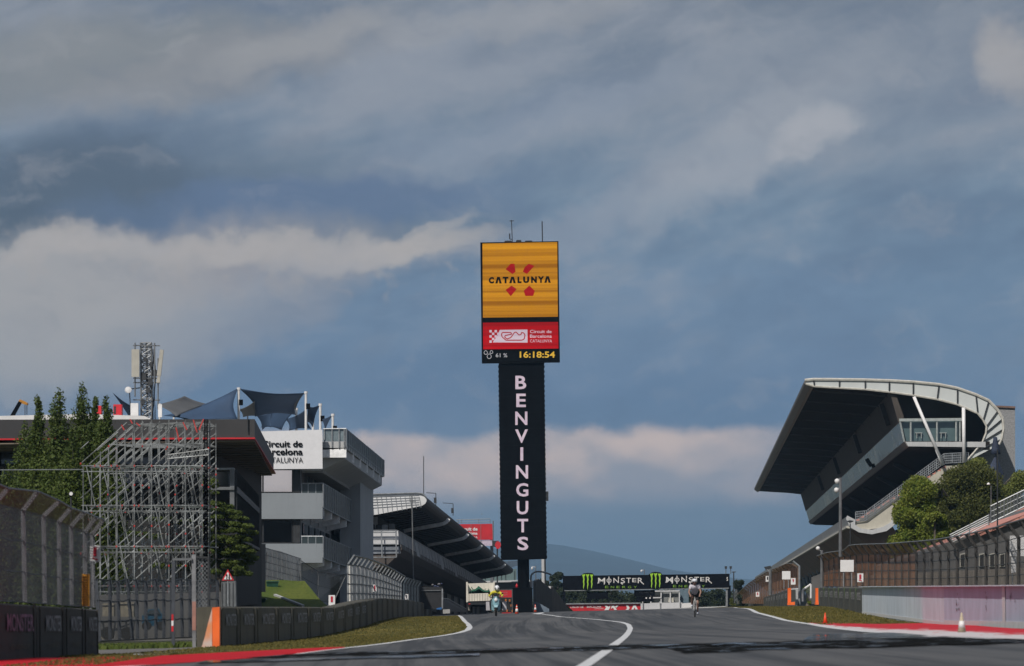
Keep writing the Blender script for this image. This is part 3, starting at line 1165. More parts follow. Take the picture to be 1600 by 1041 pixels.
def pit_building():
    Y0, Y1 = 480.0, 824.0
    b = V(600, 940, Y0); b.z = gz(b.x, Y0) - 1
    T = thing('pit_building', 'long pit building with curved wing roofs and white ribs, behind the tipper truck', 'building', b)
    # roof shell
    top = [(470, 776), (563, 774), (640, 771.5), (655, 771.5), (662, 773.5), (666, 778), (666.6, 783), (664.5, 787), (660, 790), (652, 792)]
    sec = top + [(620, 798), (590, 804), (563, 807), (470, 815)]
    ends = [640.0]
    roof_m = pm('roof_zinc', (.60, .61, .62), .5, .0, var=.12, scale=.5)
    mb = MB()
    A = [V(x, y, Y0) for x, y in sec]
    Bv = [p + PD * (Y1 - Y0) for p in A]
    mb.loft(A, Bv, caps=False)
    mb.poly([p for p in reversed(Bv)])
    roof = mb.build('roof', pm('roof_dark', (.050, .050, .052), .55, .2, var=.3, scale=.25), T)
    mb = MB()
    mb.poly([V(x, y, Y0 - .02) for x, y in sec])
    rg = mb.build('gable_cladding', 'roof_zinc', roof)
    mb = MB()
    for i in range(26):           # standing seams on the gable
        x = 470 + i * 7.4
        mb.tube(V(x, 776.5, Y0 - .05), V(min(x + 3, 660), 808 - max(0, x - 563) * .16, Y0 - .05), .035, 4)
    for j in range(5):
        mb.tube(V(470, 780 + j * 5.5, Y0 - .05), V(655, 774 + j * 3.6, Y0 - .05), .03, 4)
    mb.build('gable_seam', 'galvanised', rg)
    mb = MB()
    mb.path([V(x, y - .8, Y0 - .1) for x, y in top[:6]], .07, 6)
    mb.build('roof_edge', 'galvanised', roof)
    # eave roll in bays, with the white rib at each joint
    ribsec = [(592, 803.5), (620, 798.4), (652, 792.6), (660, 790.6), (665, 787.4), (667.0, 784)]
    rn = [1 / .0034, 1 / .003788, 1 / .00413, 1 / .0045, 1 / .00488]
    for r in rn:
        Yr = Y0 * (991 - 665) / r
        mb = MB()
        pts = [V(x, y, Y0) + PD * (Yr - Y0) for x, y in ribsec]
        for a, c in zip(pts[:-1], pts[1:]):
            d = (c - a).normalized()
            n = Vector((d.z, 0, -d.x))
            if n.z > 0 and a.x < pts[3].x:
                n = -n
            for_n = n * .30
            a0, c0 = a - d * .03, c + d * .03
            mb.loft([a0, c0, c0 + for_n, a0 + for_n], [q + PD * 1.6 for q in (a0, c0, c0 + for_n, a0 + for_n)])
        mb.build('roof_rib', pm('rib_white', (.78, .79, .80), .5), T)
    # ribbed soffit purlins
    for i in range(60):
        Yi = Y0 + 2 + i * (Y1 - Y0) / 60
        pts = [V(x, y + .8, Y0) + PD * (Yi - Y0) for x, y in ribsec[:3]]
        MB().path(pts, .06, 4).build('soffit_purlin', 'dark_metal', T)
    # dark inner facade and garages
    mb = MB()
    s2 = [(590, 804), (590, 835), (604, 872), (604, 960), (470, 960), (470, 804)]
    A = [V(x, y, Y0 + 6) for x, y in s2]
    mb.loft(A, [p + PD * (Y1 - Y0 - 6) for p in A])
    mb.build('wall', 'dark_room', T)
    mb = MB()
    mb.pxp([(470, 806), (563, 806), (585, 803), (590, 806), (590, 826), (470, 830)], Y0 + 5.5, .4)
    mb.build('upper_wall', 'white_concrete', T)
    for i in range(12):
        Yi = Y0 + 16 + i * 24
        mb = MB()
        A = [V(x, y, Y0 + 6) + PD * (Yi - Y0 - 6) for x, y in ((604.4, 890), (604.4, 935))]
        mb.loft([A[0], A[1], A[1] + Vector((.08, 0, 0)), A[0] + Vector((.08, 0, 0))], [q + PD * 14 for q in (A[0], A[1], A[1] + Vector((.08, 0, 0)), A[0] + Vector((.08, 0, 0)))])
        mb.build('garage_door', 'dark_metal', T)
    # terrace slab, parapet
    mb = MB()
    s3 = [(470, 866), (612, 866), (619, 862), (626, 856), (626.5, 850), (628, 858), (621, 868), (604, 884), (560, 892), (470, 892)]
    A = [V(x, y, Y0) for x, y in s3]
    mb.loft(A, [p + PD * (Y1 - Y0) for p in A])
    slab = mb.build('terrace_slab', pm('slab_brown', (.060, .050, .045), .7, var=.2, scale=.3), T)
    mb = MB()
    n = 9
    for i in range(n):
        Ya = Y0 + i * (Y1 - Y0) / n + (.4 if i else 0)
        Yb = Y0 + (i + 1) * (Y1 - Y0) / n - .4
        A = [V(x, y, Y0) + PD * (Ya - Y0) for x, y in ((621, 830), (622, 830), (627, 857), (626, 857))]
        mb.loft(A, [p + PD * (Yb - Ya) for p in A])
    par = mb.build('parapet', pm('parapet_mesh', (.30, .30, .31), .5, .2, var=.15, scale=.3), T)
    mb = MB()
    A = [V(x, y, Y0) for x, y in ((620.5, 828.6), (622.6, 828.6), (622.6, 830.2), (620.5, 830.2))]
    mb.loft(A, [p + PD * (Y1 - Y0) for p in A])
    for i in range(1, 40):
        Yi = Y0 + i * (Y1 - Y0) / 40
        mb.tube(V(621.8, 830, Y0) + PD * (Yi - Y0), V(627.2, 856, Y0) + PD * (Yi - Y0), .05, 5)
    mb.build('handrail', 'galvanised', par)
    for k, f in enumerate((.16, .47, .68)):
        mb = MB()
        Ya = Y0 + (Y1 - Y0) * f * .62
        A = [V(x, y, Y0) + PD * (Ya - Y0) for x, y in ((622.4, 831), (622.9, 831), (627.8, 856), (627.3, 856))]
        mb.loft(A, [p + PD * 7 for p in A])
        mb.build('parapet_panel', 'white_concrete', par)
    # camera-facing terrace end: white boards in a tubular frame
    mb = MB(); mb.pxp([(470, 832), (622, 830), (624, 851), (470, 853)], Y0 - .1, .2)
    te = mb.build('terrace_end_board', 'white_panel', T)
    mb = MB(); mb.pxp([(470, 855), (624, 853.4), (626, 865), (470, 867)], Y0 - .1, .2)
    mb.build('terrace_end_panel', pm('blue_grey_panel', (.16, .18, .21), .6), T)
    mb = MB()
    for x in (575, 597, 619.5):
        mb.tube(V(x - 1, 829, Y0 - .6), V(x, 871, Y0 - .6), .06, 6)
    for y in (829, 832, 843, 850.5, 871):
        mb.tube(V(470, y + 1, Y0 - .6), V(620, y, Y0 - .6), .05, 6)
    mb.build('terrace_frame', 'galvanised', T)
    # plant units on the terrace
    rr = random.Random(4)
    for i, (x, w, h) in enumerate(((570, 9, 7), (580, 5, 9), (587, 8, 8), (597, 9, 8), (608, 9, 10))):
        mb = MB()
        mb.pxp([(x, 829), (x, 829 - h), (x + w, 829 - h), (x + w, 829)], Y0 + 2 + i * .3, .8)
        mb.pxp([(x + .5, 829 - h), (x + 1.5, 828 - h), (x + w - 1.5, 828 - h), (x + w - .5, 829 - h)], Y0 + 2.2 + i * .3, .4)
        mb.build('air_unit', ('grey_metal', 'black_metal', 'dark_metal', 'galvanised', 'grey_metal')[i], T)
    # roof masts
    for x, y0, y1, sx in ((662, 772, 713, 0), (681, 790, 771, 1), (708, 806, 787, 1)):
        mb = MB()
        Yi = Y0 if x < 665 else Y0 * (991 - 665) / (991 - x)
        mb.tube(V(x, y0, Yi), V(x, y1, Yi), .035, 6)
        if sx:
            mb.tube(V(x, y1, Yi), V(x - 14 * 326 / (991 - x), y1 - 1, Yi), .03, 6)
            p = V(x - 1, y0 - 8, Yi); mb.box(p - Vector((.12, .12, .25)), p + Vector((.12, .12, .25)))
        mb.build('roof_mast', 'dark_metal', T)


pit_building()

mb = MB()
mb.tube(V(643.5, 775, 425), V(646.5, 930, 425), .05, 6)
mb.pxp([(640, 773), (647, 773), (647, 774), (640, 774)], 425, .3)
mb.pxp([(640, 783), (649, 783), (649, 784), (640, 784)], 425, .3)
mb.pxp([(640, 773), (641, 773), (641, 784), (640, 784)], 425, .1)
mb.build('aerial_mast', 'grey_metal', label='thin grey mast with a small square bracket in front of the pit building roof', cat='mast')


# ------------------------------------------------------------------ control building with balconies
def CP(x, y, Y):
    return V(x, y, 400.0) + PD * (Y - 400.0)


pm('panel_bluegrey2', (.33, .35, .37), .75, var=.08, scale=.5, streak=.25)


def control_building():
    Y0 = 400.0
    b = V(470, 945, Y0); b.z = gz(b.x, Y0) - .5
    T = thing('control_building', 'white race control building with stepped balconies and glass bands, beside the cedar tree', 'building', b)
    # body
    mb = MB()
    A = [V(x, y, Y0 + .8) for x, y in ((330, 700), (470, 700), (470, 960), (330, 960))]
    mb.loft(A, [p + PD * 60 for p in A])
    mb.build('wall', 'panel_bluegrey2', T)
    mb = MB()       # solid core at the far end, stepping out
    A = [V(x, y, 440) for x, y in ((531, 742), (563, 742), (563, 960), (531, 960))]
    mb.loft(A, [p + PD * 22 for p in A])
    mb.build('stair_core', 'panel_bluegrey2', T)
    mb = MB()
    A = [CP(x, y, 400.9) for x, y in ((470, 715), (503, 733), (503, 738), (470, 738))]
    mb.loft(A, [p + PD * 40 for p in A])
    mb.build('recess_soffit', 'grey_concrete', T)
    # glazed bands on the camera side
    for i, (ya, yb) in enumerate(((734, 769.5), (812.5, 848.5))):
        for k, (xa, xb) in enumerate(((330, 410), (411.5, 456.5))):
            mb = MB(); mb.pxp([(xa, ya), (xb, ya), (xb, yb), (xa, yb)], Y0 + .5, .2)
            w = mb.build('window', 'sky_glass', T)
            mb = MB()
            for q in ((xa, ya, xb, ya + .9), (xa, yb - .9, xb, yb), (xb - .5, ya, xb + .5, yb), (xa - .5, ya, xa + .5, yb)):
                mb.pxp([(q[0], q[1]), (q[2], q[1]), (q[2], q[3]), (q[0], q[3])], Y0 + .42, .06)
            mb.build('frame', 'dark_metal', w)
        mb = MB(); mb.pxp([(458, ya), (469, ya), (469, yb), (458, yb)], Y0 + .4, .5); mb.build('corner_panel', 'dark_metal', T)
    # track-side wall with tall windows, seen at a slant
    for i, (ya, yb) in enumerate(((735, 770), (814, 848))):
        for k in range(5):
            Ya = 402 + k * 7.5
            mb = MB()
            A = [CP(470.2, y, Ya) for y in (ya + 2, yb)]
            A = [A[0], A[1], A[1] + Vector((.06, 0, 0)), A[0] + Vector((.06, 0, 0))]
            mb.loft(A, [p + PD * 4.6 for p in A])
            mb.build('side_window', 'window_glass', T)
    # balconies: slab edge to camera, glass rail running back along the track side
    for i, (yt, yb, yr) in enumerate(((770.5, 811, 755), (849.5, 879.5, 838))):
        mb = MB()
        A = [CP(x, y, 400) for x, y in ((330, yt), (504, yt), (504, yb), (330, yb))]
        mb.loft(A, [p + PD * 1.2 for p in A])
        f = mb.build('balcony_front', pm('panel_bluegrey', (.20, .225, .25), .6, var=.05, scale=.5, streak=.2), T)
        mb = MB()
        A = [CP(x, y, 401.2) for x, y in ((470, yt + 6), (504, yt + 6), (504, yt + 15), (470, yt + 15))]
        mb.loft(A, [p + PD * 53 for p in A])
        mb.build('balcony_slab', 'white_concrete', T)
        mb = MB()
        A = [CP(x, y, 400) for x, y in ((504, yr + 1), (504.6, yr + 1), (504.6, yt + 22), (504, yt + 22))]
        mb.loft(A, [p + PD * 55 for p in A])
        gl_ = mb.build('glass_rail', 'balcony_glass', T)
        mb = MB()
        A = [CP(x, y, 400) for x, y in ((503.6, yr - .6), (505.0, yr - .6), (505.0, yr + .8), (503.6, yr + .8))]
        mb.loft(A, [p + PD * 55 for p in A])
        A = [CP(x, y, 400) for x, y in ((503.6, yt + 21.5), (505.0, yt + 21.5), (505.0, yt + 23), (503.6, yt + 23))]
        mb.loft(A, [p + PD * 55 for p in A])
        for k in range(19):
            Yk = 400 + k * 3.05
            mb.tube(CP(504.9, yr, Yk), CP(504.9, yt + 22, Yk), .04, 5)
        mb.tube(CP(470, yr, 400.4), CP(504, yr, 400.4), .04, 5)
        for x in (471, 481, 493):
            mb.tube(CP(x, yr, 400.4), CP(x, yt, 400.4), .035, 5)
        mb.build('handrail', 'galvanised', gl_)
        mb = MB(); A = [CP(x, y, 400.4) for x, y in ((471, yr + 1.2), (503, yr + 1.2), (503, yt), (471, yt))]
        mb.ext(A, (0, .04, 0)); mb.build('glass_rail', 'balcony_glass', T)
        for k in range(5):      # cantilever fins
            mb = MB()
            A = [CP(x, y, 402 + k * 10.5) for x, y in ((470, yt + 15), (503.5, yt + 15), (503.5, yt + 34), (470, yt + 42))]
            mb.loft(A, [p + PD * .5 for p in A])
            mb.build('balcony_fin', 'rib_white', T)
    # roof terrace: wide slab, fins below, glass rail on top
    mb = MB()
    A = [CP(x, y, 400) for x, y in ((330, 690), (541, 690.5), (541, 701), (330, 712))]
    mb.loft(A, [p + PD * 60 for p in A])
    mb.build('roof_slab', 'white_concrete', T)
    for k in range(6):
        mb = MB()
        A = [CP(x, y, 400.0 + k * 10.6) for x, y in ((503, 700), (541, 700), (541, 715), (503, 715))]
        mb.loft(A, [p + PD * .6 for p in A])
        mb.build('roof_fin', 'rib_white', T)
    mb = MB()
    A = [CP(x, y, 400.8) for x, y in ((470, 702), (538, 702), (538, 716), (500, 735), (470, 735))]
    mb.loft(A, [p + PD * 59 for p in A]); mb.build('roof_underside', 'white_concrete', T)
    mb = MB()
    A = [CP(x, y, 400) for x, y in ((540.5, 671), (541.1, 671), (541.1, 695), (540.5, 695))]
    mb.loft(A, [p + PD * 60 for p in A])
    g = mb.build('glass_rail', 'balcony_glass', T)
    mb = MB(); mb.ext([CP(x, y, 400) for x, y in ((505, 671.5), (540, 671), (540, 690), (505, 690))], (0, .04, 0))
    mb.build('glass_rail', pm('pale_glass', (.20, .25, .27), .15, .3, var=.2), T)
    mb = MB()
    for y in (670, 691):
        A = [CP(x, yy, 400) for x, yy in ((540.2, y), (541.6, y), (541.6, y + 1.6), (540.2, y + 1.6))]
        mb.loft(A, [p + PD * 60 for p in A])
    for k in range(21):
        mb.tube(CP(541.5, 670, 400 + k * 3.0), CP(541.5, 700, 400 + k * 3.0), .045, 5)
    mb.tube(CP(505, 670.5, 399.9), CP(541, 670, 399.9), .05, 5)
    for x in (507, 519, 530, 538, 541):
        mb.tube(CP(x, 670.5, 399.9), CP(x, 700, 399.9), .05, 5)
    mb.build('handrail', 'galvanised', g)
    # banner with the circuit's name
    mb = MB(); mb.pxp([(398, 674.5), (503.5, 671.5), (504, 732.5), (398, 733.5)], 399.0, .25)
    bn = mb.build('banner_board', pm('banner_white', (.62, .63, .66), .6, var=.03), T)
    mb = MB()
    Z = lambda x, y: (220 + x / 3.47, 560 + y / 3.47)
    x0 = Z(655, 0)[0]
    writepx(mb, 'Circuit de', x0, Z(0, 447)[1], Z(878, 0)[0], Z(0, 481)[1], 398.93, .028)
    writepx(mb, 'Barcelona', x0 + .5, Z(0, 489)[1], Z(878, 0)[0], Z(0, 524)[1], 398.93, .028)
    writepx(mb, 'CATALUNYA', x0 + 1, Z(0, 537)[1], Z(880, 0)[0], Z(0, 566)[1], 398.93, .0)
    mb.build('lettering', 'black_ink', bn)
    # masts and sail shades belong to the terrace
    for x, yt, yb, Y in ((373, 607, 690, 402), (463, 639, 690, 408), (478, 613, 690, 401), (489, 655, 690, 412), (500.5, 632, 690, 404), (520, 648, 700, 401), (249.5, 632, 690, 404), (271.5, 645, 690, 415)):
        mb = MB(); mb.tube(V(x, yb, Y), V(x, yt, Y), .09 if x > 300 else .07, 8)
        mb.lathe(V(x, yt, Y), [(.13, -.1), (.13, .06)], 8)
        s_ = mb.build('shade_mast', 'white_plastic', T)
        if x > 300 and x != 463 and x != 489:
            mb = MB(); p = V(x + 3.5, yt + 22, Y)
            mb.box(p - Vector((.14, .1, .2)), p + Vector((.14, .1, .2))); mb.tube(p, V(x, yt + 20, Y), .03, 5)
            mb.build('loudspeaker', 'black_metal', s_)


control_building()

pm('sail_navy', (.024, .052, .105), .75, var=.15, scale=.4)
pm('sail_grey', (.085, .088, .092), .75, var=.15, scale=.4)


def sail(corners, mat, label, sag=.16, n=10, group='sail shades over the roof terrace'):
    """tensioned fabric with inward-curved edges; corners = (px, py, Y)"""
    C = [V(*c) for c in corners]
    if len(C) == 3:
        C = C + [C[2]]
        tri = True
    else:
        tri = False
    cen = sum(C[:3] if tri else C, Vector()) / (3 if tri else 4)
    vs = []
    def P(u, v):
        p = C[0].lerp(C[1], u).lerp(C[3].lerp(C[2], u), v)
        e = max(4 * u * (1 - u) * (1 - 4 * v * (1 - v)), 4 * v * (1 - v) * (1 - 4 * u * (1 - u)))
        p = p.lerp(cen, sag * max(4 * u * (1 - u), 4 * v * (1 - v)) if max(u, v, 1 - u, 1 - v) > .0 else 0)
        return p
    mb = MB()
    for j in range(n + 1):
        for i in range(n + 1):
            vs.append(P(i / n, j / n))
    fs = [(j * (n + 1) + i, j * (n + 1) + i + 1, (j + 1) * (n + 1) + i + 1, (j + 1) * (n + 1) + i) for j in range(n) for i in range(n)]
    mb.add(vs, fs)
    o = mb.build('sail_shade', mat, smooth=True, label=label, cat='sail shade', group=group)
    md = o.modifiers.new('thick', 'SOLIDIFY'); md.thickness = .02
    return o


sail([(245, 633, 404), (288, 619, 408), (325, 632, 412), (275, 651, 400)], 'sail_grey', 'pale grey peaked sail shade at the left end of the roof terrace', .10)
sail([(270, 652, 402), (372, 607, 402), (371, 655, 400), (300, 660, 398)], 'sail_navy', 'large navy sail shade rising to the tallest mast above the black roof', .16)
sail([(315, 634, 412), (373, 608, 402), (300, 661, 412), (255, 650, 414)], 'sail_navy', 'navy sail shade lying behind the large one left of the tallest mast', .14)
sail([(374, 607, 402), (477, 614, 401), (462, 648, 407), (398, 651, 404)], 'sail_navy', 'dark sail shade stretched between the tallest mast and its right neighbour', .22)
sail([(430, 625, 410), (476, 614, 402), (462, 641, 408), (428, 640, 412)], 'sail_grey', 'small grey sail shade filling the sagging middle between the two tall masts', .12)
sail([(374, 640, 408), (398, 627, 402), (402, 650, 404), (380, 652, 408)], 'sail_grey', 'small grey sail just right of the tallest mast', .15)
sail([(420, 640, 412), (463, 641, 408), (440, 672, 410), (408, 668, 412)], 'sail_navy', 'navy sail shade hanging low above the middle of the name banner', .18)
sail([(400, 648, 409), (428, 640, 409), (424, 668, 409), (410, 672, 410)], 'sail_navy', 'narrow navy sail with a round gap beside it, above the left of the banner', .25)
sail([(480, 634, 404), (500, 632, 404), (489, 668, 406), (478, 660, 408)], 'sail_navy', 'narrow navy sail between the two masts at the right of the banner', .22)
sail([(503, 655, 404), (520, 648, 401), (508, 672, 404)], 'sail_navy', 'small triangular navy sail at the right end of the terrace', .2)
sail([(446, 655, 410), (478, 640, 403), (486, 670, 406), (452, 673, 408)], 'sail_navy', 'dark sail behind the second tall mast, just above the banner edge', .18)
sail([(176, 614, 398), (205, 634, 404), (205, 650, 406), (204, 655, 404)], 'sail_navy', 'navy sail tip pulled to a short mast left of the antenna tower', .18)


# ------------------------------------------------------------------ hospitality block with the deep black roof
def black_roof_block():
    Ya, Yb = 260.0, 336.0
    b = V(180, 960, Ya); b.z = gz(b.x, Ya)
    T = thing('paddock_building', 'dark building with a deep black roof fascia and thin red stripe, behind poplars and scaffolding', 'building', b)
    # roof slab: near corner, far right corner
    mb = MB()
    A = [V(-80, 656, Ya), V(398, 655, Ya), V(398, 684, Ya), V(-80, 686, Ya)]
    Bk = [V(-500, 716, Yb), V(427.5, 716, Yb), V(427.5, 736.5, Yb), V(-500, 737, Yb)]
    Bk[0].z = Bk[1].z = A[0].z; Bk[2].z = Bk[3].z = A[2].z
    mb.loft(A, Bk)
    rf = mb.build('roof', 'fascia_black', T)
    mb = MB()
    A2 = [V(-80, 685.6, Ya - .1), V(398.4, 683.6, Ya - .1), V(398.4, 686.2, Ya - .1), V(-80, 688, Ya - .1)]
    B2 = [p.copy() for p in Bk]
    for p, q in zip(B2, A2):
        p.z = q.z
    B2[1].x = B2[2].x = Bk[1].x + .12
    mb.loft(A2, [Vector((p.x + .0, p.y, q.z)) for p, q in zip(B2, A2)])
    mb.build('red_stripe', 'red_sheet', rf)
    mb = MB()
    S = [V(-80, 687.6, Ya), V(397.6, 686.3, Ya), Vector((Bk[1].x - .1, Yb, A2[2].z - .03)), Vector((Bk[0].x, Yb, A2[2].z - .03))]
    for p in S:
        p.z = A2[2].z - .04
    mb.ext(S, (0, 0, -.05))
    sf = mb.build('soffit', 'soffit_brown', T)
    mb = MB()
    for i in range(16):
        u = (i + .5) / 16
        mb.bar(S[0].lerp(S[3], u) + Vector((0, 0, -.07)), S[1].lerp(S[2], u) + Vector((0, 0, -.07)), .06, .03)
    mb.build('soffit_joint', 'dark_concrete', sf)
    mb = MB()
    for i in range(0):
        pass
    # white roof behind the fascia
    mb = MB()
    mb.loft([V(-80, 652, Ya + 6), V(40, 649, Ya + 6), V(130, 647, Ya + 6), V(225, 650, Ya + 6), V(235, 654, Ya + 6), V(235, 664, Ya + 6), V(-80, 664, Ya + 6)],
            [p + Vector((0, 30, 0)) for p in (V(-80, 652, Ya + 6), V(40, 649, Ya + 6), V(130, 647, Ya + 6), V(225, 650, Ya + 6), V(235, 654, Ya + 6), V(235, 664, Ya + 6), V(-80, 664, Ya + 6))])
    mb.build('roof_membrane', 'white_plastic', T)
    # body under the roof, set back
    mb = MB()
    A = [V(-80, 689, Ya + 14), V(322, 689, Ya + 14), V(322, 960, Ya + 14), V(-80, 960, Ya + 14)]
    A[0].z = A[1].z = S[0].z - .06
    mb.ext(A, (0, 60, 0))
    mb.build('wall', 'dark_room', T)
    for ya, yb, mt in ((703, 725, 'window_glass'), (733, 755, 'window_glass')):
        for k in range(6):
            mb = MB(); x0 = -60 + k * 62
            mb.pxp([(x0, ya), (x0 + 58, ya), (x0 + 58, yb), (x0, yb)], Ya + 13.9, .08); mb.build('window', mt, T)
    for y in (729, 758):
        mb = MB(); mb.pxp([(-80, y), (322, y), (322, y + 3.5), (-80, y + 3.5)], Ya + 13.4, .5); mb.build('floor_band', 'dark_concrete', T)
    # lower wing: glazed corner, slatted flank running back
    p0, p1 = V(325, 731, 262), V(365.5, 732, 262)
    far = V(401.5, 782, 330); far.z = p1.z
    zb = p1.z - 2.2
    def lvl(z): return [Vector((p0.x - 4, 262, z)), Vector((p1.x, 262, z)), Vector((far.x, 330, z)), Vector((p0.x - 4, 330, z))]
    mb = MB(); mb.loft(lvl(p1.z - .06), lvl(p1.z + .03)); w = mb.build('wing_roof_rail', 'galvanised', T)
    mb = MB(); mb.loft([q.lerp(Vector((p0.x, 300, q.z)), .03) for q in lvl(gz(p1.x, 262) + 1)], [q.lerp(Vector((p0.x, 300, q.z)), .03) for q in lvl(p1.z - .9)])
    mb.build('wing_wall', 'dark_room', T)
    mb = MB(); mb.pxp([(326, 738), (358, 738), (358, 759), (326, 759)], 262.6, .1); mb.build('window', 'window_glass', T)
    mb = MB()
    mb.pxp([(324, 761), (366, 761), (366, 765.5), (324, 765.5)], 261.7, .3)
    mb.pxp([(359, 733), (366, 733), (366, 790), (359, 790)], 261.8, .3)
    mb.build('steel_corner', 'grey_metal', T)
    mb = MB()
    for zt, zbb in ((p1.z - .05, p1.z - .85), (p1.z - 1.1, p1.z - 3.2)):
        for i in range(26):
            u = i / 25
            a = lvl(zt)[1].lerp(lvl(zt)[2], u) + Vector((.08, 0, 0))
            mb.bar(a, Vector((a.x, a.y, zbb)), .09, .05)
    for z in (p1.z - .9, p1.z - 1.05, p1.z - 3.2):
        mb.bar(lvl(z)[1] + Vector((.1, 0, 0)), lvl(z)[2] + Vector((.1, 0, 0)), .1, .14)
    mb.build('facade_slat', 'dark_metal', T)
    mb = MB()   # concrete base wall under the wing
    mb.loft([V(372, 850, 330), V(415, 850, 336), V(415, 925, 336), V(372, 925, 330)], [q + Vector((-3, 12, 0)) for q in (V(372, 850, 330), V(415, 850, 336), V(415, 925, 336), V(372, 925, 330))])
    mb.build('base_wall', 'dark_concrete', T)
    mb = MB()   # downpipe and bracket on the fascia
    mb.tube(V(387, 650, Ya - .12), V(387, 675, Ya - .12), .03, 5)
    mb.build('lightning_rod', 'dark_metal', T)


black_roof_block()

for lab, xa, ya, xb, yb, Y in (('red box unit on the white roof, right of the tallest poplar', 177, 632, 190, 650, 268), ('red box unit on the white roof, half hidden by the poplars', 146, 634, 158, 650, 270)):
    t_ = thing('plant_unit', lab, 'roof unit', V((xa + xb) / 2, yb, Y))
    mb = MB(); mb.pxp([(xa, yb), (xa, ya), (xb, ya), (xb, yb)], Y, .9); mb.build('casing', 'red_sheet', t_)
    mb = MB(); mb.pxp([(xa + 1, ya + 3), (xa + 4, ya + 3), (xa + 4, yb - 3), (xa + 1, yb - 3)], Y - .02, .03); mb.build('grille', 'dark_metal', t_)


# ------------------------------------------------------------------ crane beyond the roof
t_ = thing('crane', 'black telescopic crane boom with an orange head rising beyond the white roof', 'crane', V(10, 900, 420))
mb = MB(); mb.loft([V(12, 656, 420), V(19, 656, 420), V(20, 656, 421.2), V(13, 656, 421.2)], [V(29, 627, 420), V(34, 629, 420), V(34.5, 629, 421), V(29.5, 627, 421)])
mb.loft([V(-25, 730, 419), V(-12, 735, 419), V(-12, 735, 421.5), V(-25, 730, 421.5)], [V(11, 656, 419.8), V(20, 657, 419.8), V(20, 657, 421.4), V(11, 656, 421.4)])
mb.build('boom', 'black_metal', t_)
mb = MB(); mb.pxp([(29, 627), (31, 624), (38, 627), (43, 630), (42, 633), (34, 630.5)], 420, .9); mb.build('boom_head', pm('crane_orange', (.45, .20, .02), .5), t_)
mb = MB(); mb.tube(V(39, 630, 420.4), V(39, 650, 420.4), .03, 5); mb.tube(V(42, 631, 420.4), V(42, 648, 420.4), .03, 5); mb.build('cable', 'dark_metal', t_)
mb = MB(); mb.pxp([(-40, 730), (0, 730), (4, 760), (4, 935), (-40, 935)], 419, 3); mb.build('carrier', 'dark_metal', t_)


# ------------------------------------------------------------------ antenna mast
def antenna_tower():
    Y = 290.0
    b = V(232, 690, Y)
    T = thing('antenna_tower', 'steel lattice antenna tower with pale panel antennas, rising above the scaffolding', 'antenna tower', b)
    xs = (220.5, 233, 244)
    C = [V(220.5, 690, Y), V(243.5, 690, Y), V(232.5, 690, Y + .8)]
    top = V(232, 535.5, Y).z
    mb = MB()
    C3 = [Vector((V(220.5, 600, Y).x, Y, b.z)), Vector((V(237, 600, Y).x, Y, b.z)), Vector((V(229, 600, Y).x, Y + .5, b.z))]
    for c in C3:
        mb.tube(c, Vector((c.x, c.y, top)), .05, 8)
    n = 16
    for i in range(n):
        z0 = b.z + (top - b.z) * i / n
        z1 = b.z + (top - b.z) * (i + 1) / n
        for a, c in ((0, 1), (1, 2), (2, 0)):
            A, B_ = C3[a], C3[c]
            mb.tube((A.x, A.y, z0), (B_.x, B_.y, z1), .022, 5)
            mb.tube((B_.x, B_.y, z0), (A.x, A.y, z1), .022, 5)
            mb.tube((A.x, A.y, z1), (B_.x, B_.y, z1), .022, 5)
    mb.build('lattice', 'grey_metal', T)
    mb = MB()
    for x, ya, yb in ((211, 536, 620), (241.5, 536, 600), (247, 560, 640)):
        mb.tube(V(x, yb, Y - .2), V(x, ya, Y - .2), .04, 6)
    for y in (540, 591, 598, 625, 665):
        mb.tube(V(208, y, Y - .1), V(250, y + .4, Y - .1), .03, 6)
    mb.build('mounting_frame', 'grey_metal', T)
    pa = pm('antenna_beige', (.33, .32, .28), .6, var=.06)
    for pts, d in (([(205.5, 546), (217.5, 546), (217.5, 589), (205.5, 589)], .3), ([(250, 546), (255.5, 547), (251, 588), (245, 587)], .25), ([(204, 630), (216, 630), (216, 651), (204, 651)], .25), ([(247, 632), (253, 632), (253, 652), (247, 652)], .25), ([(246, 588), (250, 588), (250, 598), (244, 598)], .2),
                   ([(201, 671), (208, 671), (208, 697), (201, 697)], .2), ([(247, 672), (251, 672), (251, 697), (247, 697)], .2)):
        mb = MB(); mb.pxp(pts, Y - .5, d); a_ = mb.build('panel_antenna', pa if pts[0][1] < 600 else 'white_plastic', T)
    mb = MB()
    mb.lathe(V(199.5, 609.5, Y - .4), [(.04, 0), (.16, .03), (.17, .10), (.15, .24), (.05, .26)], 16, axis=Vector((.3, -1, 0)).normalized()); mb.build('dish', 'white_plastic', T, smooth=False)
    mb = MB(); mb.tube(V(202, 609, Y - .3), V(204, 640, Y - .3), .03, 5); mb.tube(V(204, 608, Y - .3), V(220, 606, Y), .03, 5); mb.build('dish_arm', 'dark_metal', T)
    rr = random.Random(8)
    for i in range(10):
        x = 222 + rr.random() * 20
        y = 560 + rr.random() * 110
        p = V(x, y, Y - .15); s_ = .06 + rr.random() * .08
        MB().box(p - Vector((s_, .08, s_ * 1.4)), p + Vector((s_, .08, s_ * 1.4))).build('radio_box', 'dark_metal', T)
    mb = MB()
    for k in range(5):
        x = 238 + k * 1.1
        mb.path([V(x + math.sin(j * 1.3 + k) * 1.2, 545 + j * 14, Y - .12) for j in range(10)], .02, 4)
    mb.build('cable', 'black_metal', T)


antenna_tower()


# ------------------------------------------------------------------ main grandstand
SVP = (1084.0, 965.0)
SD = ray(*SVP); SD = SD / SD.y


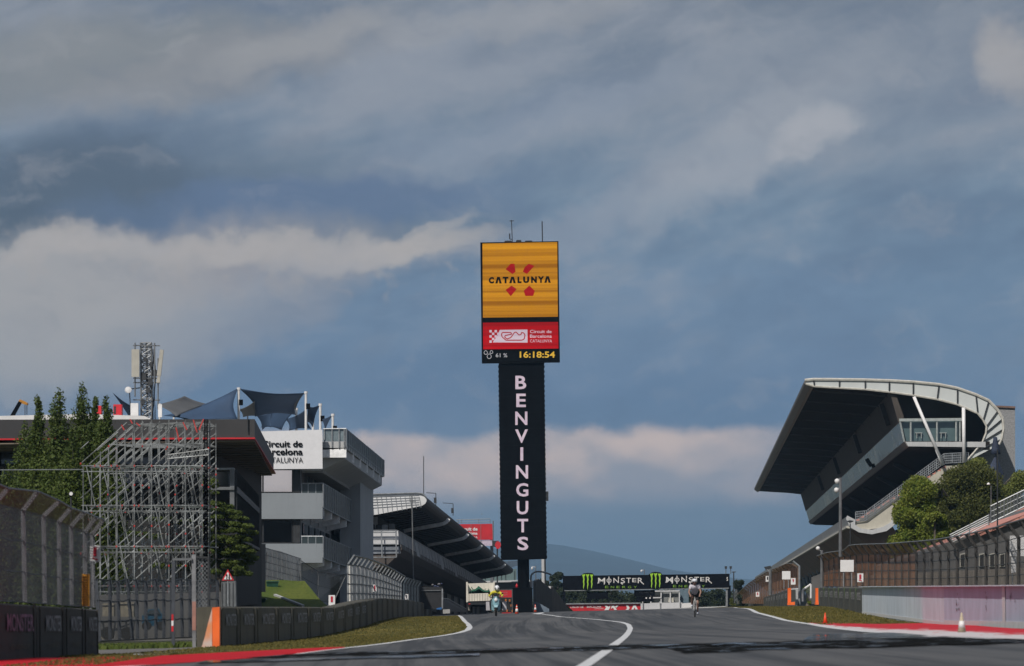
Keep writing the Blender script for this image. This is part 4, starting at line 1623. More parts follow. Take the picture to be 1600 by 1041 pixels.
def grandstand():
    Y0, Y1 = 600.0, 1100.0
    L = Y1 - Y0
    b = V(1420, 935, Y0); b.z = gz(b.x, Y0)
    T = thing('grandstand', 'large grandstand with a sweeping C-shaped canopy and glass box above its terraces', 'grandstand', b)
    S = lambda pts: [V(x, y, Y0) for x, y in pts]
    Zc = lambda x, y: (1150 + x / 3.471, 560 + y / 3.471)
    outer = [Zc(*p) for p in [(372, 122), (420, 117), (560, 118), (700, 120), (830, 124), (960, 131), (1100, 145), (1200, 165), (1300, 200), (1370, 232), (1420, 285), (1445, 330), (1450, 385), (1440, 440), (1425, 470)]]
    inner = [Zc(*p) for p in [(378, 138), (425, 152), (560, 160), (700, 168), (830, 182), (960, 200), (1090, 222), (1200, 250), (1310, 298), (1340, 335), (1358, 370), (1355, 405), (1335, 455), (1290, 510), (1240, 565)]]
    # canopy slab as a thick curved shell
    mb = MB()
    n = len(outer)
    Ao, Ai = S(outer), S(inner)
    off = Vector((0, 1.2, 0))
    vs = Ao + Ai + [p + SD * L for p in Ao] + [p + SD * L for p in Ai]
    fs = []
    for i in range(n - 1):
        fs.append((i, i + 1, 2 * n + i + 1, 2 * n + i))               # outside
        fs.append((n + i, 3 * n + i, 3 * n + i + 1, n + i + 1))       # inside
        fs.append((2 * n + i, 2 * n + i + 1, 3 * n + i + 1, 3 * n + i))
        fs.append((i, n + i, n + i + 1, i + 1))
    fs.append((0, 2 * n, 3 * n, n))
    fs.append((n - 1, 2 * n - 1, 4 * n - 1, 3 * n - 1))
    mb.add(vs, fs)
    can = mb.build('canopy', pm('canopy_dark', (.014, .0125, .012), .85, .0, var=.2, scale=.2, spec=.05), T)
    mb = MB()
    for i in range(n - 1):
        q = [Ao[i], Ao[i + 1], Ai[i + 1], Ai[i]]
        c = sum(q, Vector()) / 4
        mb.ext([p.lerp(c, .012) + Vector((0, -.25, 0)) for p in q], (0, .24, 0))
    mb.build('gable_panel', pm('gable_white', (.50, .53, .53), .55, .0, var=.05, scale=.4), can)
    mb = MB()
    mb.path([p + Vector((0, -.3, .05)) for p in Ao], .16, 6)
    mb.path([p + Vector((0, -.3, -.02)) for p in Ai], .12, 6)
    mb.build('gable_trim', pm('trim_cream', (.45, .44, .40), .6), can)
    for i in range(1, n - 1):
        MB().tube(Ao[i] + Vector((0, -.32, 0)), Ai[i] + Vector((0, -.32, 0)), .10, 4).build('gable_joint', 'dark_metal', can)
    # leading edge fascia
    mb = MB()
    A = S([(1256.5, 596), (1270, 600), (1271.5, 604.5), (1266, 606), (1257.5, 600)])
    mb.loft(A, [p + SD * L for p in A])
    mb.build('leading_edge', pm('edge_taupe', (.20, .185, .175), .6, .1, var=.1, scale=.3), can)
    # soffit ribs following the curve of the roof
    for k in range(17):
        mb = MB()
        pts = [p + SD * (8 + k * 29.0) + Vector((0, 0, -.18)) for p in Ai[1:7]]
        for a, c in zip(pts[:-1], pts[1:]):
            mb.bar(a, c, .22, .16)
        mb.build('soffit_rib', pm('rib_grey', (.055, .052, .050), .6, var=.1), can)
    # rear facade: leaning brown louvred wall above the box, columns
    mb = MB()
    A = S([(1390, 612), (1398, 612), (1412, 650), (1412, 660), (1404, 660)])
    mb.loft(A, [p + SD * L for p in A])
    mb.build('upper_facade', 'louvre_brown', T)
    mb = MB()
    A = S([(1398, 612), (1540, 632), (1546, 690), (1540, 699), (1440, 697), (1415, 655)])
    A = [p + SD * 4 for p in A]
    mb.loft(A, [p + SD * (L - 4) for p in A])
    mb.build('rear_wall', pm('rear_brown', (.05, .045, .041), .85, .0, var=.12, scale=.15), T)
    for k in range(4):
        mb = MB()
        Yk = 20 + k * 105
        a = V(1391, 620, Y0) + SD * Yk; c = V(1404, 655, Y0) + SD * Yk
        mb.bar(a + Vector((-.3, 0, 0)), c + Vector((-.4, 0, 0)), .5, .5)
        mb.build('facade_column', 'dark_metal', T)
    # glass box
    gb = S([(1404, 657), (1414, 690), (1420, 697), (1432, 701), (1545, 703), (1545, 655)])
    mb = MB(); A = S([(1404.5, 657), (1414.5, 690), (1500, 690), (1500, 657)])
    A = [p + SD * .4 for p in A]
    mb.loft(A, [p + SD * (L - .4) for p in A], caps=False)
    gbx = mb.build('glass_box', 'reflection_streak_glass', T)
    mb = MB(); A = S([(1408, 657.5), (1500, 656), (1500, 689), (1416, 690)])
    mb.ext([p + SD * .3 for p in A], (0, .1, 0)); mb.build('end_window', glass_mat('end_glass', (.10, .15, .15), .1, back=(.05, .08, .085)), gbx)
    mb = MB()
    for x, y0, y1 in ((1406, 657, 690), (1423, 657, 690), (1464, 657, 690), (1494, 657, 690), (1500, 657, 690)):
        mb.tube(V(x + (7 if x < 1410 else 0), y1, Y0 - .2), V(x, y0, Y0 - .2), .10, 5)
    mb.bar(V(1405, 656.5, Y0 - .2), V(1503, 655.5, Y0 - .2), .3, .3)
    for x in (1430, 1468):         # table and chairs behind the glass
        mb.pxp([(x, 676), (x + 11, 676), (x + 11, 677), (x, 677)], Y0 - .02, .3)
        mb.pxp([(x + 2, 677), (x + 3, 677), (x + 3, 685), (x + 2, 685)], Y0 - .02, .1)
        mb.pxp([(x + 9, 677), (x + 10, 677), (x + 10, 685), (x + 9, 685)], Y0 - .02, .1)
    mb.build('window_frame', pm('frame_pale', (.30, .33, .33), .5), gbx)
    mb = MB(); A = S([(1414, 690), (1546, 690), (1546, 703), (1432, 700), (1418, 697)])
    mb.loft([p + Vector((0, -.3, 0)) for p in A], [p + SD * L for p in A])
    mb.build('box_beam', pm('beam_dark', (.022, .020, .019), .85, var=.1, spec=.1), T)
    mb = MB(); A = S([(1413.2, 690), (1418.6, 698), (1421, 698), (1415.5, 690)])
    mb.loft([p + Vector((-.05, -.35, 0)) for p in A], [p + SD * (L + .5) + Vector((-.05, 0, 0)) for p in A])
    mb.build('edge_beam', pm('beam_taupe', (.15, .14, .13), .7, var=.1), T)
    mb = MB(); mb.pxp([(1415, 690.5), (1540, 690.5), (1540, 699), (1419, 697.5)], Y0 - .45, .1); mb.build('beam_face', 'white_concrete', T)
    # white struts
    for a, c, r in (((1428, 620), (1474, 727), .17), ((1505.5, 637), (1506.5, 722), .19), ((1462, 700), (1472, 726), .14)):
        mb = MB(); mb.tube(V(*a, Y0 - .8), V(*c, Y0 - .8), r, 10); mb.build('strut', 'sign_white', T, smooth=True)
    for k in range(1, 6):
        mb = MB(); mb.tube(V(1428, 700, Y0) + SD * k * 60, V(1478, 728, Y0) + SD * k * 60, .3, 8); mb.build('strut', 'dark_metal', T)
    # raked terraces seen end-on, then carried back
    steps = []
    x, y = 1335.0, 816.0
    ns = 18
    for i in range(ns):
        x0 = 1335 + (1478 - 1335) * i / ns
        x1 = 1335 + (1478 - 1335) * (i + 1) / ns
        y0 = 814 + (727 - 814) * i / ns
        y1 = 814 + (727 - 814) * (i + 1) / ns
        steps += [(x0, y0), (x1, y0 - .4), (x1, y1)]
    prof = steps + [(1540, 727), (1540, 745), (1490, 745), (1400, 808), (1392, 818), (1380, 824), (1355, 828), (1340, 826), (1335, 822)]
    mb = MB(); A = S(prof)
    mb.loft(A, [p + SD * L for p in A], caps=True)
    ter = mb.build('terrace', pm('terrace_concrete', (.40, .38, .32), .85, var=.15, scale=.3, streak=.2), T)
    rr = random.Random(3)
    for i in range(ns):       # seat rows
        mb = MB()
        x0 = 1335 + (1478 - 1335) * (i + .5) / ns
        y0 = 814 + (727 - 814) * i / ns
        A = S([(x0, y0 - .5), (x0 + 4.4, y0 - .5), (x0 + 4.4, y0 - 4.6), (x0 + 3.4, y0 - 4.6), (x0 + 3.2, y0 - 2.2), (x0, y0 - 2.2)])
        mb.loft([p + SD * 1.0 for p in A], [p + SD * (L - 20) for p in A])
        mb.build('seat_row', pm('seat_salmon', (.50, .22, .17), .6, var=.2, scale=1.0), ter)
    mb = MB()     # near-end rail
    a, c = (1337, 806), (1475, 709)
    pts = [(1337, 800), (1354, 798), (1475, 709), (1513, 707)]
    for (xa, ya), (xb, yb) in zip(pts[:-1], pts[1:]):
        h = 15
        for k in range(5):
            mb.tube(V(xa, ya + k * h / 4, Y0 - .2), V(xb, yb + k * h / 4, Y0 - .2), .05, 4)
        m_ = max(2, int(abs(xb - xa) / 3))
        for q in range(m_ + 1):
            u = q / m_
            mb.tube(V(xa + (xb - xa) * u, ya + (yb - ya) * u, Y0 - .2), V(xa + (xb - xa) * u, ya + h + (yb - ya) * u, Y0 - .2), .035 if q % 4 else .07, 4)
    mb.build('end_rail', 'galvanised', T)
    # curved underside lip
    lip = [(1324, 806), (1336, 812), (1336, 820), (1345, 826), (1362, 828), (1380, 823), (1392, 816), (1396, 806), (1402, 806), (1398, 820), (1385, 830), (1362, 835), (1342, 832), (1328, 824), (1322, 812)]
    mb = MB(); mb.ext([p + Vector((0, -.3, 0)) for p in S(lip)], (0, 1.0, 0)); mb.build('end_lip', 'white_concrete', T)
    # parapet along the front
    mb = MB(); A = S([(1322, 808), (1334, 812), (1336, 824), (1326, 822)])
    mb.loft(A, [p + SD * 900 for p in A]); mb.build('front_parapet', pm('parapet_grey', (.34, .345, .35), .6, .1, var=.1, scale=.2), T)
    mb = MB(); A = S([(1324, 821.5), (1337, 825), (1337, 828), (1324, 825)])
    mb.loft([p + Vector((-.1, 0, 0)) for p in A], [p + SD * 900 for p in A]); mb.build('parapet_ledge', pm('ledge_cream', (.42, .41, .36), .7), T)
    mb = MB(); A = S([(1325, 826), (1337, 829), (1362, 835), (1395, 822), (1420, 862), (1402, 862), (1370, 862)])
    mb.loft([p + SD * 1.2 for p in A], [p + SD * 900 for p in A]); mb.build('underside', pm('underside_brown', (.16, .105, .075), .8, var=.2, scale=.12), T)
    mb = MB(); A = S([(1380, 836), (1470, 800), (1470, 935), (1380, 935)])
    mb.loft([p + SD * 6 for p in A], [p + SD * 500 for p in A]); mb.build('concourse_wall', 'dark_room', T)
    for k in range(14):      # glazed struts of the concourse
        mb = MB()
        q = [V(1378, 838, Y0), V(1378, 905, Y0), V(1377, 905, Y0), V(1377, 838, Y0)]
        q = [p + SD * (8 + k * 30) for p in q]
        mb.loft(q, [p + SD * 18 for p in q]); mb.build('concourse_window', 'window_glass', T)
        mb = MB(); mb.tube(V(1360, 834, Y0) + SD * (6 + k * 30), V(1380, 905, Y0) + SD * (6 + k * 30), .3, 6); mb.build('concourse_strut', 'grey_metal', T)
    # pebbledash stair tower behind
    mb = MB(); mb.pxp([(1500, 635), (1586, 637), (1587, 960), (1500, 960)], Y0 + 14, 10)
    tw = mb.build('stair_tower', pm('tower_render', (.24, .245, .255), .95, var=.22, scale=6.0, bump=.6), T)
    mb = MB(); mb.pxp([(1556, 633.6), (1586.5, 635), (1586.5, 638), (1556, 636.5)], Y0 + 13.8, 10.4); mb.build('coping', pm('coping_rust', (.16, .10, .08), .7), tw)
    # service tubes hanging on the glass
    mb = MB(); p = V(1354, 717, 690); mb.path([p, p + Vector((.3, 0, -.5)), p + Vector((.6, 0, -.9)), p + Vector((1.0, 0, -.8))], .25, 6)
    mb.build('camera_arm', 'black_metal', T)


grandstand()
# ------------------------------------------------------------------ trackside barriers
pm('padding_olive', (.066, .061, .044), .75, var=.25, scale=.8, streak=.4)
pm('padding_near', (.036, .034, .030), .8, var=.3, scale=1.2, streak=.4)
pm('padding_green', (.040, .045, .042), .75, var=.25, scale=.8, streak=.3)
pm('faded_print', (.27, .27, .285), .8, var=.25, scale=2.0)
pm('pink_print', (.24, .13, .20), .8, var=.25, scale=2.0)
pm('yellow_print', (.16, .14, .03), .8, var=.3, scale=2.0)
pm('faint_print', (.085, .075, .045), .8, var=.3)
pm('wall_grey', (.49, .55, .62), .75, var=.10, scale=.7, streak=.30)
pm('wall_pink', (.375, .425, .53), .75, var=.10, scale=.7, streak=.30)
pm('cone_orange', (.70, .07, .02), .5, var=.15)
pm('cone_grubby', (.42, .36, .26), .7, var=.25, scale=5)
pm('tyre', (.012, .012, .012), .85, var=.2)
mesh_mat('mesh_near', (.10, .105, .115), .055, .70, col2=(.15, .155, .165))
mesh_mat('mesh_white', (.20, .205, .21), .10, .15)
mesh_mat('mesh_blue', (.030, .040, .050), .10, .6)
mesh_mat('mesh_rust', (.17, .085, .045), .12, .72, col2=(.34, .15, .065))
mesh_mat('mesh_dark', (.020, .018, .017), .12, .36, col2=(.05, .038, .030))
mesh_mat('mesh_grey', (.10, .11, .12), .10, .40)


def gpt(x, y):
    return Vector((x, y, gz(x, y)))


def block(name, label, group, p0, p1, h, thick, side, mat, text_mat, claw_mat, span=(.30, .88), small=None, h1=None, txt='MONSTER'):
    """one padded barrier block from p0 (near) to p1 (far); side = +1 when the track lies towards +X"""
    d = (p1 - p0); d.z = 0
    L = d.length
    d.normalize()
    nrm = Vector((d.y, -d.x, 0)) * side          # towards the track
    g = L * .012
    a, c = p0 + d * g, p1 - d * g
    h1 = h if h1 is None else h1
    mb = MB()
    def sec(p, hh):
        z = gz(p.x, p.y) - .03
        q = []
        for o, zz in ((0, 0), (0, hh * .97), (-.05, hh), (-thick + .05, hh), (-thick, hh * .97), (-thick, 0)):
            w = p + nrm * o
            q.append(Vector((w.x, w.y, z + zz)))
        return q
    mb.loft(sec(a, h), sec(c, h1))
    # strap ribs on the face
    for u in (.08, .92):
        p = a.lerp(c, u)
        z = gz(p.x, p.y)
        q = [p + nrm * .0, p + nrm * .025, p + nrm * .025 + d * L * .03, p + d * L * .03]
        mb.loft([Vector((w.x, w.y, z)) for w in q], [Vector((w.x, w.y, z + h * .95)) for w in q])
    o = mb.build(name, mat, label=label, cat='barrier block', group=group)
    if text_mat:
        P = lambda u, v: Vector(((a.lerp(c, u)).x, (a.lerp(c, u)).y, gz(a.lerp(c, u).x, a.lerp(c, u).y) + (h + (h1 - h) * u) * v)) + nrm * .03
        if side > 0:
            u0, u1 = span
        else:
            u0, u1 = 1 - span[0], 1 - span[1]
        mb = MB(); write(mb, txt, P(u0, .50), P(u1, .50), P(u0, .80), .015, out=tuple(nrm * .004)); mb.build('lettering', text_mat, o)
        if small:
            mb = MB(); write(mb, 'ENERGY', P(u0 + (u1 - u0) * .15, .20), P(u1 - (u1 - u0) * .15, .20), P(u0 + (u1 - u0) * .15, .28), .0, out=tuple(nrm * .004)); mb.build('small_lettering', small, o)
        if claw_mat:
            mb = MB()
            k0, k1 = (.10, .22) if side > 0 else (.90, .78)
            claw(mb, P(k0, .45), P(k1, .45), P(k0, .96)); mb.build('emblem', claw_mat, o)
    return o


def claw(mb, bl, br, tl, wide=1.0):
    for k, (x, bot) in enumerate(((.17, .05), (.5, .0), (.83, .08))):
        pts = [(x - .15, 1.0 - .04 * (k != 1)), (x - .03, .96), (x + .14, 1.0 - .05 * (k == 2)), (x + .12, .88), (x + .06, .84), (x + .09, .66), (x + .05, .52), (x + .08, .36), (x + .03, .2), (x + .01, bot),
               (x - .035, .2), (x - .01, .38), (x - .05, .52), (x - .015, .68), (x - .06, .82), (x - .10, .90)]
        P = lambda u, v: bl + (br - bl) * u + (tl - bl) * v
        mb.poly([P(u, v) for u, v in pts])


BG = 'padded barrier blocks along the left grass verge'
for i in range(len(BARL) - 1):
    (xa, Ya), (xb, Yb) = BARL[i], BARL[i + 1]
    p0 = V(xa, 940, Ya); p1 = V(xb, 940, Yb)
    p0.z = p1.z = 0
    def hh(x, Y):
        yt = np.interp(x, [342, 410, 479, 521, 540, 560, 599, 635, 655, 675], [946.5, 946.5, 947, 948, 944, 939, 933.5, 936.5, 940, 945])
        p = V(x, float(yt), Y)
        return p.z - gz(p.x, Y)
    lab = 'olive-grey padded barrier block in the long curved row on the left verge'
    gr = BG
    if i == 0:
        lab, gr = 'largest olive-grey barrier block, touching the orange and white barrier', BG
    block('barrier_block', lab, gr, p0, p1, hh(xa, Ya), .6, +1, 'padding_olive', 'faded_print' if i < 11 else None, 'faint_print' if i < 8 else None, h1=hh(xb, Yb))

# near-left wall: padded blocks with lettering
NL = [(-75, 102.0), (-10, 107.0), (57, 112.6), (100, 117.0), (130, 121.0), (153, 124.0)]
NT_ = [932, 939, 943.5, 946.5, 948.5, 950.5]
nl_labels = ['dark padded barrier block at the left picture edge, carrying a large pink word',
             'dark padded barrier block with a large pink word, nearest on the left',
             'dark padded barrier block, second from the orange box on the left wall',
             'dark padded barrier block under the orange box on the left fence',
             'dark padded barrier block at the far end of the near left wall']
for i in range(5):
    (xa, Ya), (xb, Yb) = NL[i], NL[i + 1]
    p0, p1 = V(xa, 940, Ya), V(xb, 940, Yb)
    h0 = V(xa, NT_[i], Ya).z - gz(p0.x, Ya); h1 = V(xb, NT_[i + 1], Yb).z - gz(p1.x, Yb)
    p0.z = p1.z = 0
    block('barrier_block', nl_labels[i], 'dark padded blocks of the near left wall', p0, p1, h0, .9, +1, 'padding_near', 'pink_print' if i < 2 else 'faded_print', None, span=(.28, .86) if i != 1 else (.26, .90), small='faint_print', h1=h1)

# orange and white plastic barrier end
o_ = thing('plastic_barrier', 'orange and white plastic barrier with a sloping white flank closing the left block row', 'barrier', G(338, 1016))
Yp = 148.0
mb = MB(); mb.pxp([(331.5, 949.5), (343, 948.5), (343, 1015), (332, 1017.5)], Yp, .5); mb.build('orange_end', 'orange_plastic', o_)
mb = MB(); A = [V(*q, Yp + .02) for q in ((331.3, 951), (331.3, 1017), (313, 1018), (320, 995), (326, 970))]
mb.ext(A, (0, .45, 0)); mb.build('white_flank', pm('flank_white', (.55, .52, .50), .6, var=.1, col2=(.62, .22, .08), scale=1.6), o_)
mb = MB(); mb.pxp([(330, 1016), (344, 1014.5), (344, 1017), (330, 1019)], Yp - .1, .8); mb.build('foot', 'cone_orange', o_)

# right-hand blocks
RB = [w for w in WALLR if w[1] >= 250]
for i in range(len(RB) - 1):
    (xa, Ya), (xb, Yb) = RB[i], RB[i + 1]
    p0, p1 = V(xa, 940, Ya), V(xb, 940, Yb)
    t0 = V(xa, 917.4, Ya).z - gz(p0.x, Ya); t1 = V(xb, 917.4, Yb).z - gz(p1.x, Yb)
    p0.z = p1.z = 0
    block('barrier_block', 'dark padded block with faded lettering between concrete wall and orange end post', 'padded blocks beyond the right concrete wall',
          p0, p1, t0, .6, -1, 'padding_green', 'faded_print', 'energy_green', h1=t1)
prev = None
for i in range(17):
    u = i / 16
    x = 1231 + (1169 - 1231) * u ** .85
    Y = 420 + 260 * u ** 1.15
    cur = (x, Y)
    if prev:
        p0, p1 = V(prev[0], 940, prev[1]), V(x, 940, Y)
        yt0 = np.interp(prev[0], [1169, 1231], [941, 921]); yt1 = np.interp(x, [1169, 1231], [941, 921])
        t0 = V(prev[0], float(yt0), prev[1]).z - gz(p0.x, prev[1]); t1 = V(x, float(yt1), Y).z - gz(p1.x, Y)
        p0.z = p1.z = 0
        block('barrier_block', 'small dark padded block with a faded upright word, in the distant row on the right', 'distant padded blocks on the right', p0, p1, max(t0, .5), .6, -1, 'padding_green', 'faded_print' if i < 9 else None, None, h1=max(.5, t1))
    prev = cur

for lab, xa, xb, yt, yb, Y, foot in (('orange end post of the distant block row, standing left of the white gate', 1231, 1236, 919, 945.5, 418, 1), ('orange end post of the nearer block row, right of the white gate', 1274.5, 1278.5, 919, 945, 356, 0)):
    t_ = thing('end_post', lab, 'barrier', V((xa + xb) / 2, yb, Y), 'orange end posts on the right')
    mb = MB(); mb.pxp([(xa, yt), (xb, yt), (xb, yb), (xa, yb)], Y, .6); mb.build('body', 'orange_plastic', t_)
    mb = MB(); mb.pxp([(xa, yb - 4), (xb + (6 if foot else .5), yb - 5), (xb + (6 if foot else .8), yb), (xa - .5, yb)], Y - .2, .9); mb.build('foot', 'orange_plastic', t_)

# concrete wall on the right
def conc_wall():
    P = [(x, Y) for x, Y in WALLR if Y <= 250]
    b = V(1475, 970, 172); b.z = gz(b.x, 172)
    T = thing('concrete_wall', 'low concrete wall painted pale grey and dull pink, right of the red kerb', 'wall', b)
    tops = {1720: 914.5, 1600: 915.5, 1475: 916.6, 1347: 917.4}
    def seg(name, pa, pb, mat, z0=0, z1=None, out=0, parent=T):
        A = V(pa[0], 940, pa[1]); B = V(pb[0], 940, pb[1])
        d = (B - A); d.z = 0; d.normalize(); n = Vector((-d.y, d.x, 0))
        if n.x > 0: n = -n
        def s(p, t):
            zb = gz(p.x, p.y) - .05 + z0
            zt = t if z1 is None else gz(p.x, p.y) + z1
            q = [p + n * out, p + n * out, p + n * (out - .35 if out == 0 else 0), p + n * (out - .35 if out == 0 else 0)]
            return [Vector((q[0].x, q[0].y, zb)), Vector((q[1].x, q[1].y, zt)), Vector((q[2].x, q[2].y, zt)), Vector((q[3].x, q[3].y, zb))]
        mb = MB(); mb.loft(s(A, V(pa[0], tops.get(pa[0], 917), pa[1]).z), s(B, V(pb[0], tops.get(pb[0], 917), pb[1]).z))
        return mb.build(name, mat, parent)
    seg('grey_section', P[3], P[2], 'wall_grey')
    k = seg('pink_section', P[2], P[1], 'wall_pink'); k['label'] = 'dull pink painted wall section'
    k = seg('pink_section', P[1], P[0], 'wall_pink'); k['label'] = 'dull pink painted wall section'
    for a, c in ((P[3], P[2]), (P[2], P[1]), (P[1], P[0])):
        seg('base_line', a, c, 'white_paint', z0=.05, z1=.12 if a == P[3] else .17, out=.012).name
        mb = MB()
        A, B = V(a[0], tops[a[0]], a[1]), V(c[0], tops[c[0]], c[1])
        mb.bar(A + Vector((.10, 0, .01)), B + Vector((.10, 0, .01)), .5, .03); mb.build('coping', 'wall_grey', T)
    # vertical white stripe and dark scrapes
    def onwall(x, vz, out=.02):
        Y = np.interp(x, [1475, 1600], [0, 1])
        a, c = V(1475, 940, 170), V(1600, 940, 140)
        u = None
        r = ray(x, 940)
        # intersect ray with wall plane
        d = c - a
        den = r.x * d.y - r.y * d.x
        s = (a.x * d.y - a.y * d.x) / den
        p = Vector((r.x * s, r.y * s, 0))
        return Vector((p.x - out, p.y - out, vz))
    a = onwall(1566.8, 0); zt = V(1569, 915.6, a.y).z; zb = gz(a.x, a.y)
    c = onwall(1571.5, 0)
    mb = MB(); mb.loft([Vector((a.x, a.y, zb)), Vector((a.x, a.y, zt)), Vector((a.x + .01, a.y + .02, zt)), Vector((a.x + .01, a.y + .02, zb))], [Vector((c.x, c.y, zb)), Vector((c.x, c.y, zt)), Vector((c.x + .01, c.y + .02, zt)), Vector((c.x + .01, c.y + .02, zb))])
    mb.build('white_stripe', 'white_paint', T)
    mb = MB(); rr = random.Random(5)
    for i in range(26):
        x = rr.choice([1492, 1494, 1497, 1540, 1541, 1578, 1585]) + rr.random() * 3
        y = 925 + rr.random() * 28
        h = 1 + rr.random() * 4
        q = [onwall(x, 0, .015), onwall(x + .5, 0, .015), onwall(x + 1.0, 0, .015), onwall(x + .5, 0, .015)]
        zz = [V(x, y, q[0].y).z, V(x, y + h, q[1].y).z, V(x, y + h * .6, q[2].y).z, V(x, y - h * .3, q[3].y).z]
        mb.poly([Vector((p.x, p.y, z)) for p, z in zip(q, zz)])
    mb.build('scrape_mark', pm('scrape', (.14, .11, .13), .8), T)


conc_wall()


# ------------------------------------------------------------------ debris fences
def fence_thing(label, posts, mesh, postmat, cables=3, pw=.10, group=None, mesh2=None, split=None, armw=None, cat='fence', cr=.012, loc=None):
    """posts: list of (Y, base, knee, tip) with photo-pixel points; each fence is one thing"""
    P = []
    for q in posts:
        Y = q[0]
        P.append([V(*q[1], Y), V(*q[2], Y), V(*q[3], Y) if q[3] else None])
    b = P[0][0].copy(); b.z = gz(b.x, b.y)
    T = thing('debris_fence', label, cat, b, group)
    for a in P:
        mb = MB(); mb.bar(a[0], a[1], pw, pw)
        if a[2] is not None:
            mb.bar(a[1], a[2], armw or pw, pw)
        mb.build('post', postmat, T)
    for part, m_, rng in (('mesh', mesh, (0, split or len(P) - 1)), ('mesh', mesh2, (split or len(P) - 1, len(P) - 1))):
        if m_ is None or rng[0] >= rng[1]:
            continue
        mb = MB(); u = 0
        for i in range(*rng):
            a, c = P[i], P[i + 1]
            L = (c[0] - a[0]).length
            h0 = (a[1] - a[0]).length
            o = Vector((.0, -.06, 0))
            mb.quad(a[0] + o, c[0] + o, c[1] + o, a[1] + o, [(u, 0), (u + L, 0), (u + L, h0), (u, h0)])
            if a[2] is not None and c[2] is not None:
                h1 = (a[2] - a[1]).length
                mb.quad(a[1] + o, c[1] + o, c[2] + o, a[2] + o, [(u, h0), (u + L, h0), (u + L, h0 + h1), (u, h0 + h1)])
            u += L
        mb.build(part, m_, T)
    for k in range(cables + 1):
        f = k / cables
        mb = MB()
        pts = [a[0].lerp(a[1], f) + Vector((0, -.08, 0)) for a in P]
        pp = []
        for a, c in zip(pts[:-1], pts[1:]):
            pp += [a, a.lerp(c, .5) + Vector((0, 0, -.03 if 0 < f < 1 else 0))]
        mb.path(pp + [pts[-1]], cr, 5)
        mb.build('cable', 'dark_metal', T)
    if P[0][2] is not None:
        mb = MB(); mb.path([a[2] for a in P], cr * 1.8, 5); mb.build('top_rail', 'grey_metal', T)
    return T


pm('post_near', (.20, .205, .22), .6, .3, var=.25, scale=3, streak=.3)
pm('post_dark', (.055, .052, .050), .6, .3, var=.25, scale=3)
pm('post_rust', (.13, .085, .06), .7, .2, var=.25, scale=3)
fence_thing('tall grey catch fence with inclined arms on the near left wall', [
    (103, (-75, 932), (-78, 772), (-55, 735)), (108.0, (-4, 939), (-8, 787), (13, 763)), (112, (39, 941), (36, 798), (59, 768)), (115, (70, 943.5), (68, 806.5), (93, 783)), (117, (93, 945), (92, 816), (111, 794)),
    (119, (112, 946.5), (111, 823), (131, 800)), (121.5, (133, 948), (133, 832), (150, 808)), (122.6, (146, 949.5), (144, 835), (162, 812))], 'mesh_near', 'post_near', cables=3, pw=.085, armw=.15)

ps = []
for i in range(17):
    u = i / 16
    Y = 262 + (370 - 262) * u
    s = (1 / 262 - 1 / Y) / (1 / 262 - 1 / 370)
    tx = 553 + (633 - 553) * s
    ty = float(np.interp(tx, [553, 573, 598, 612, 633], [868, 872, 882, 889, 901]))
    k = 262 / Y
    ps.append((Y, (tx - 9.5 * k, float(np.interp(tx, [553, 633], [942, 938]))), (tx - 9.5 * k, ty + 14 * k), (tx, ty)))
fence_thing('bright galvanised catch fence with arms, in front of white panels beyond the left block row', ps, 'mesh_white', 'galvanised', cables=4, pw=.07, cr=.03)
ps = []
for i in range(6):
    u = i / 5
    tx = 636 + 22 * u
    ps.append((374 + 32 * u, (tx - 5, 940 + 4 * u), (tx - 5, 912 + 5 * u), (tx, 903 + 6 * u)))
fence_thing('dark blue-grey screened catch fence between the bright fence and the black box', ps, 'mesh_blue', pm('post_blue', (.05, .07, .09), .6), cables=2, pw=.08)
# white panels behind the bright fence
t_ = thing('panel_wall', 'curved wall of white sunlit panels behind the bright catch fence', 'wall', V(590, 945, 330))
for i, (xa, ya, Ya, xb, yb_, Yb) in enumerate(((547, 884, 374, 562, 885, 376), (562.5, 885, 376.2, 578, 889, 379), (578.5, 889, 379.2, 594, 895, 382), (594.5, 895, 382.2, 610, 902, 385), (610.5, 902, 385.2, 628, 911, 388))):
    mb = MB()
    A, B = V(xa, ya, Ya), V(xb, yb_, Yb)
    A0, B0 = A.copy(), B.copy(); A0.z = -1.4; B0.z = -1.5
    mb.ext([A0, A, B, B0], (-.1, .1, 0)); mb.build('panel', pm('panel_bright', (.62, .61, .58), .8, streak=.15), t_)

# ramp wall and its mesh
t_ = thing('ramp_wall', 'pale ramp wall under wire mesh at the top of the grass bank', 'wall', V(440, 918, 345))
mb = MB(); mb.ext([V(411.5, 856, 372), V(440, 862, 375), V(469, 873, 379), V(470, 922, 379), V(411.5, 910, 372)], (-.2, .3, 0)); mb.build('wall', 'panel_bright', t_)
mb = MB(); mb.ext([V(416, 863, 371.8), V(419, 864, 371.8), V(419, 880, 371.8), V(416, 879, 371.8)], (0, .05, 0)); mb.build('vent', 'dark_metal', t_)
ps = []
for i in range(9):
    u = i / 8
    x = 411 + 59 * u
    ps.append((369 + 8 * u, (x, 909 + 13 * u), (x, 855 + 18 * u), None))
fence_thing('wire mesh fence standing against the pale ramp wall', ps, 'mesh_white', 'grey_metal', cables=5, pw=.05, cr=.02)
ps = [(378, (470, 925), (467, 874), None), (380, (497, 938), (497, 893), None), (382, (520, 943), (540, 900), None)]
fence_thing('thin dark mesh fence running down from the ramp wall', ps, 'mesh_grey', 'grey_metal', cables=2, pw=.07, cr=.02)

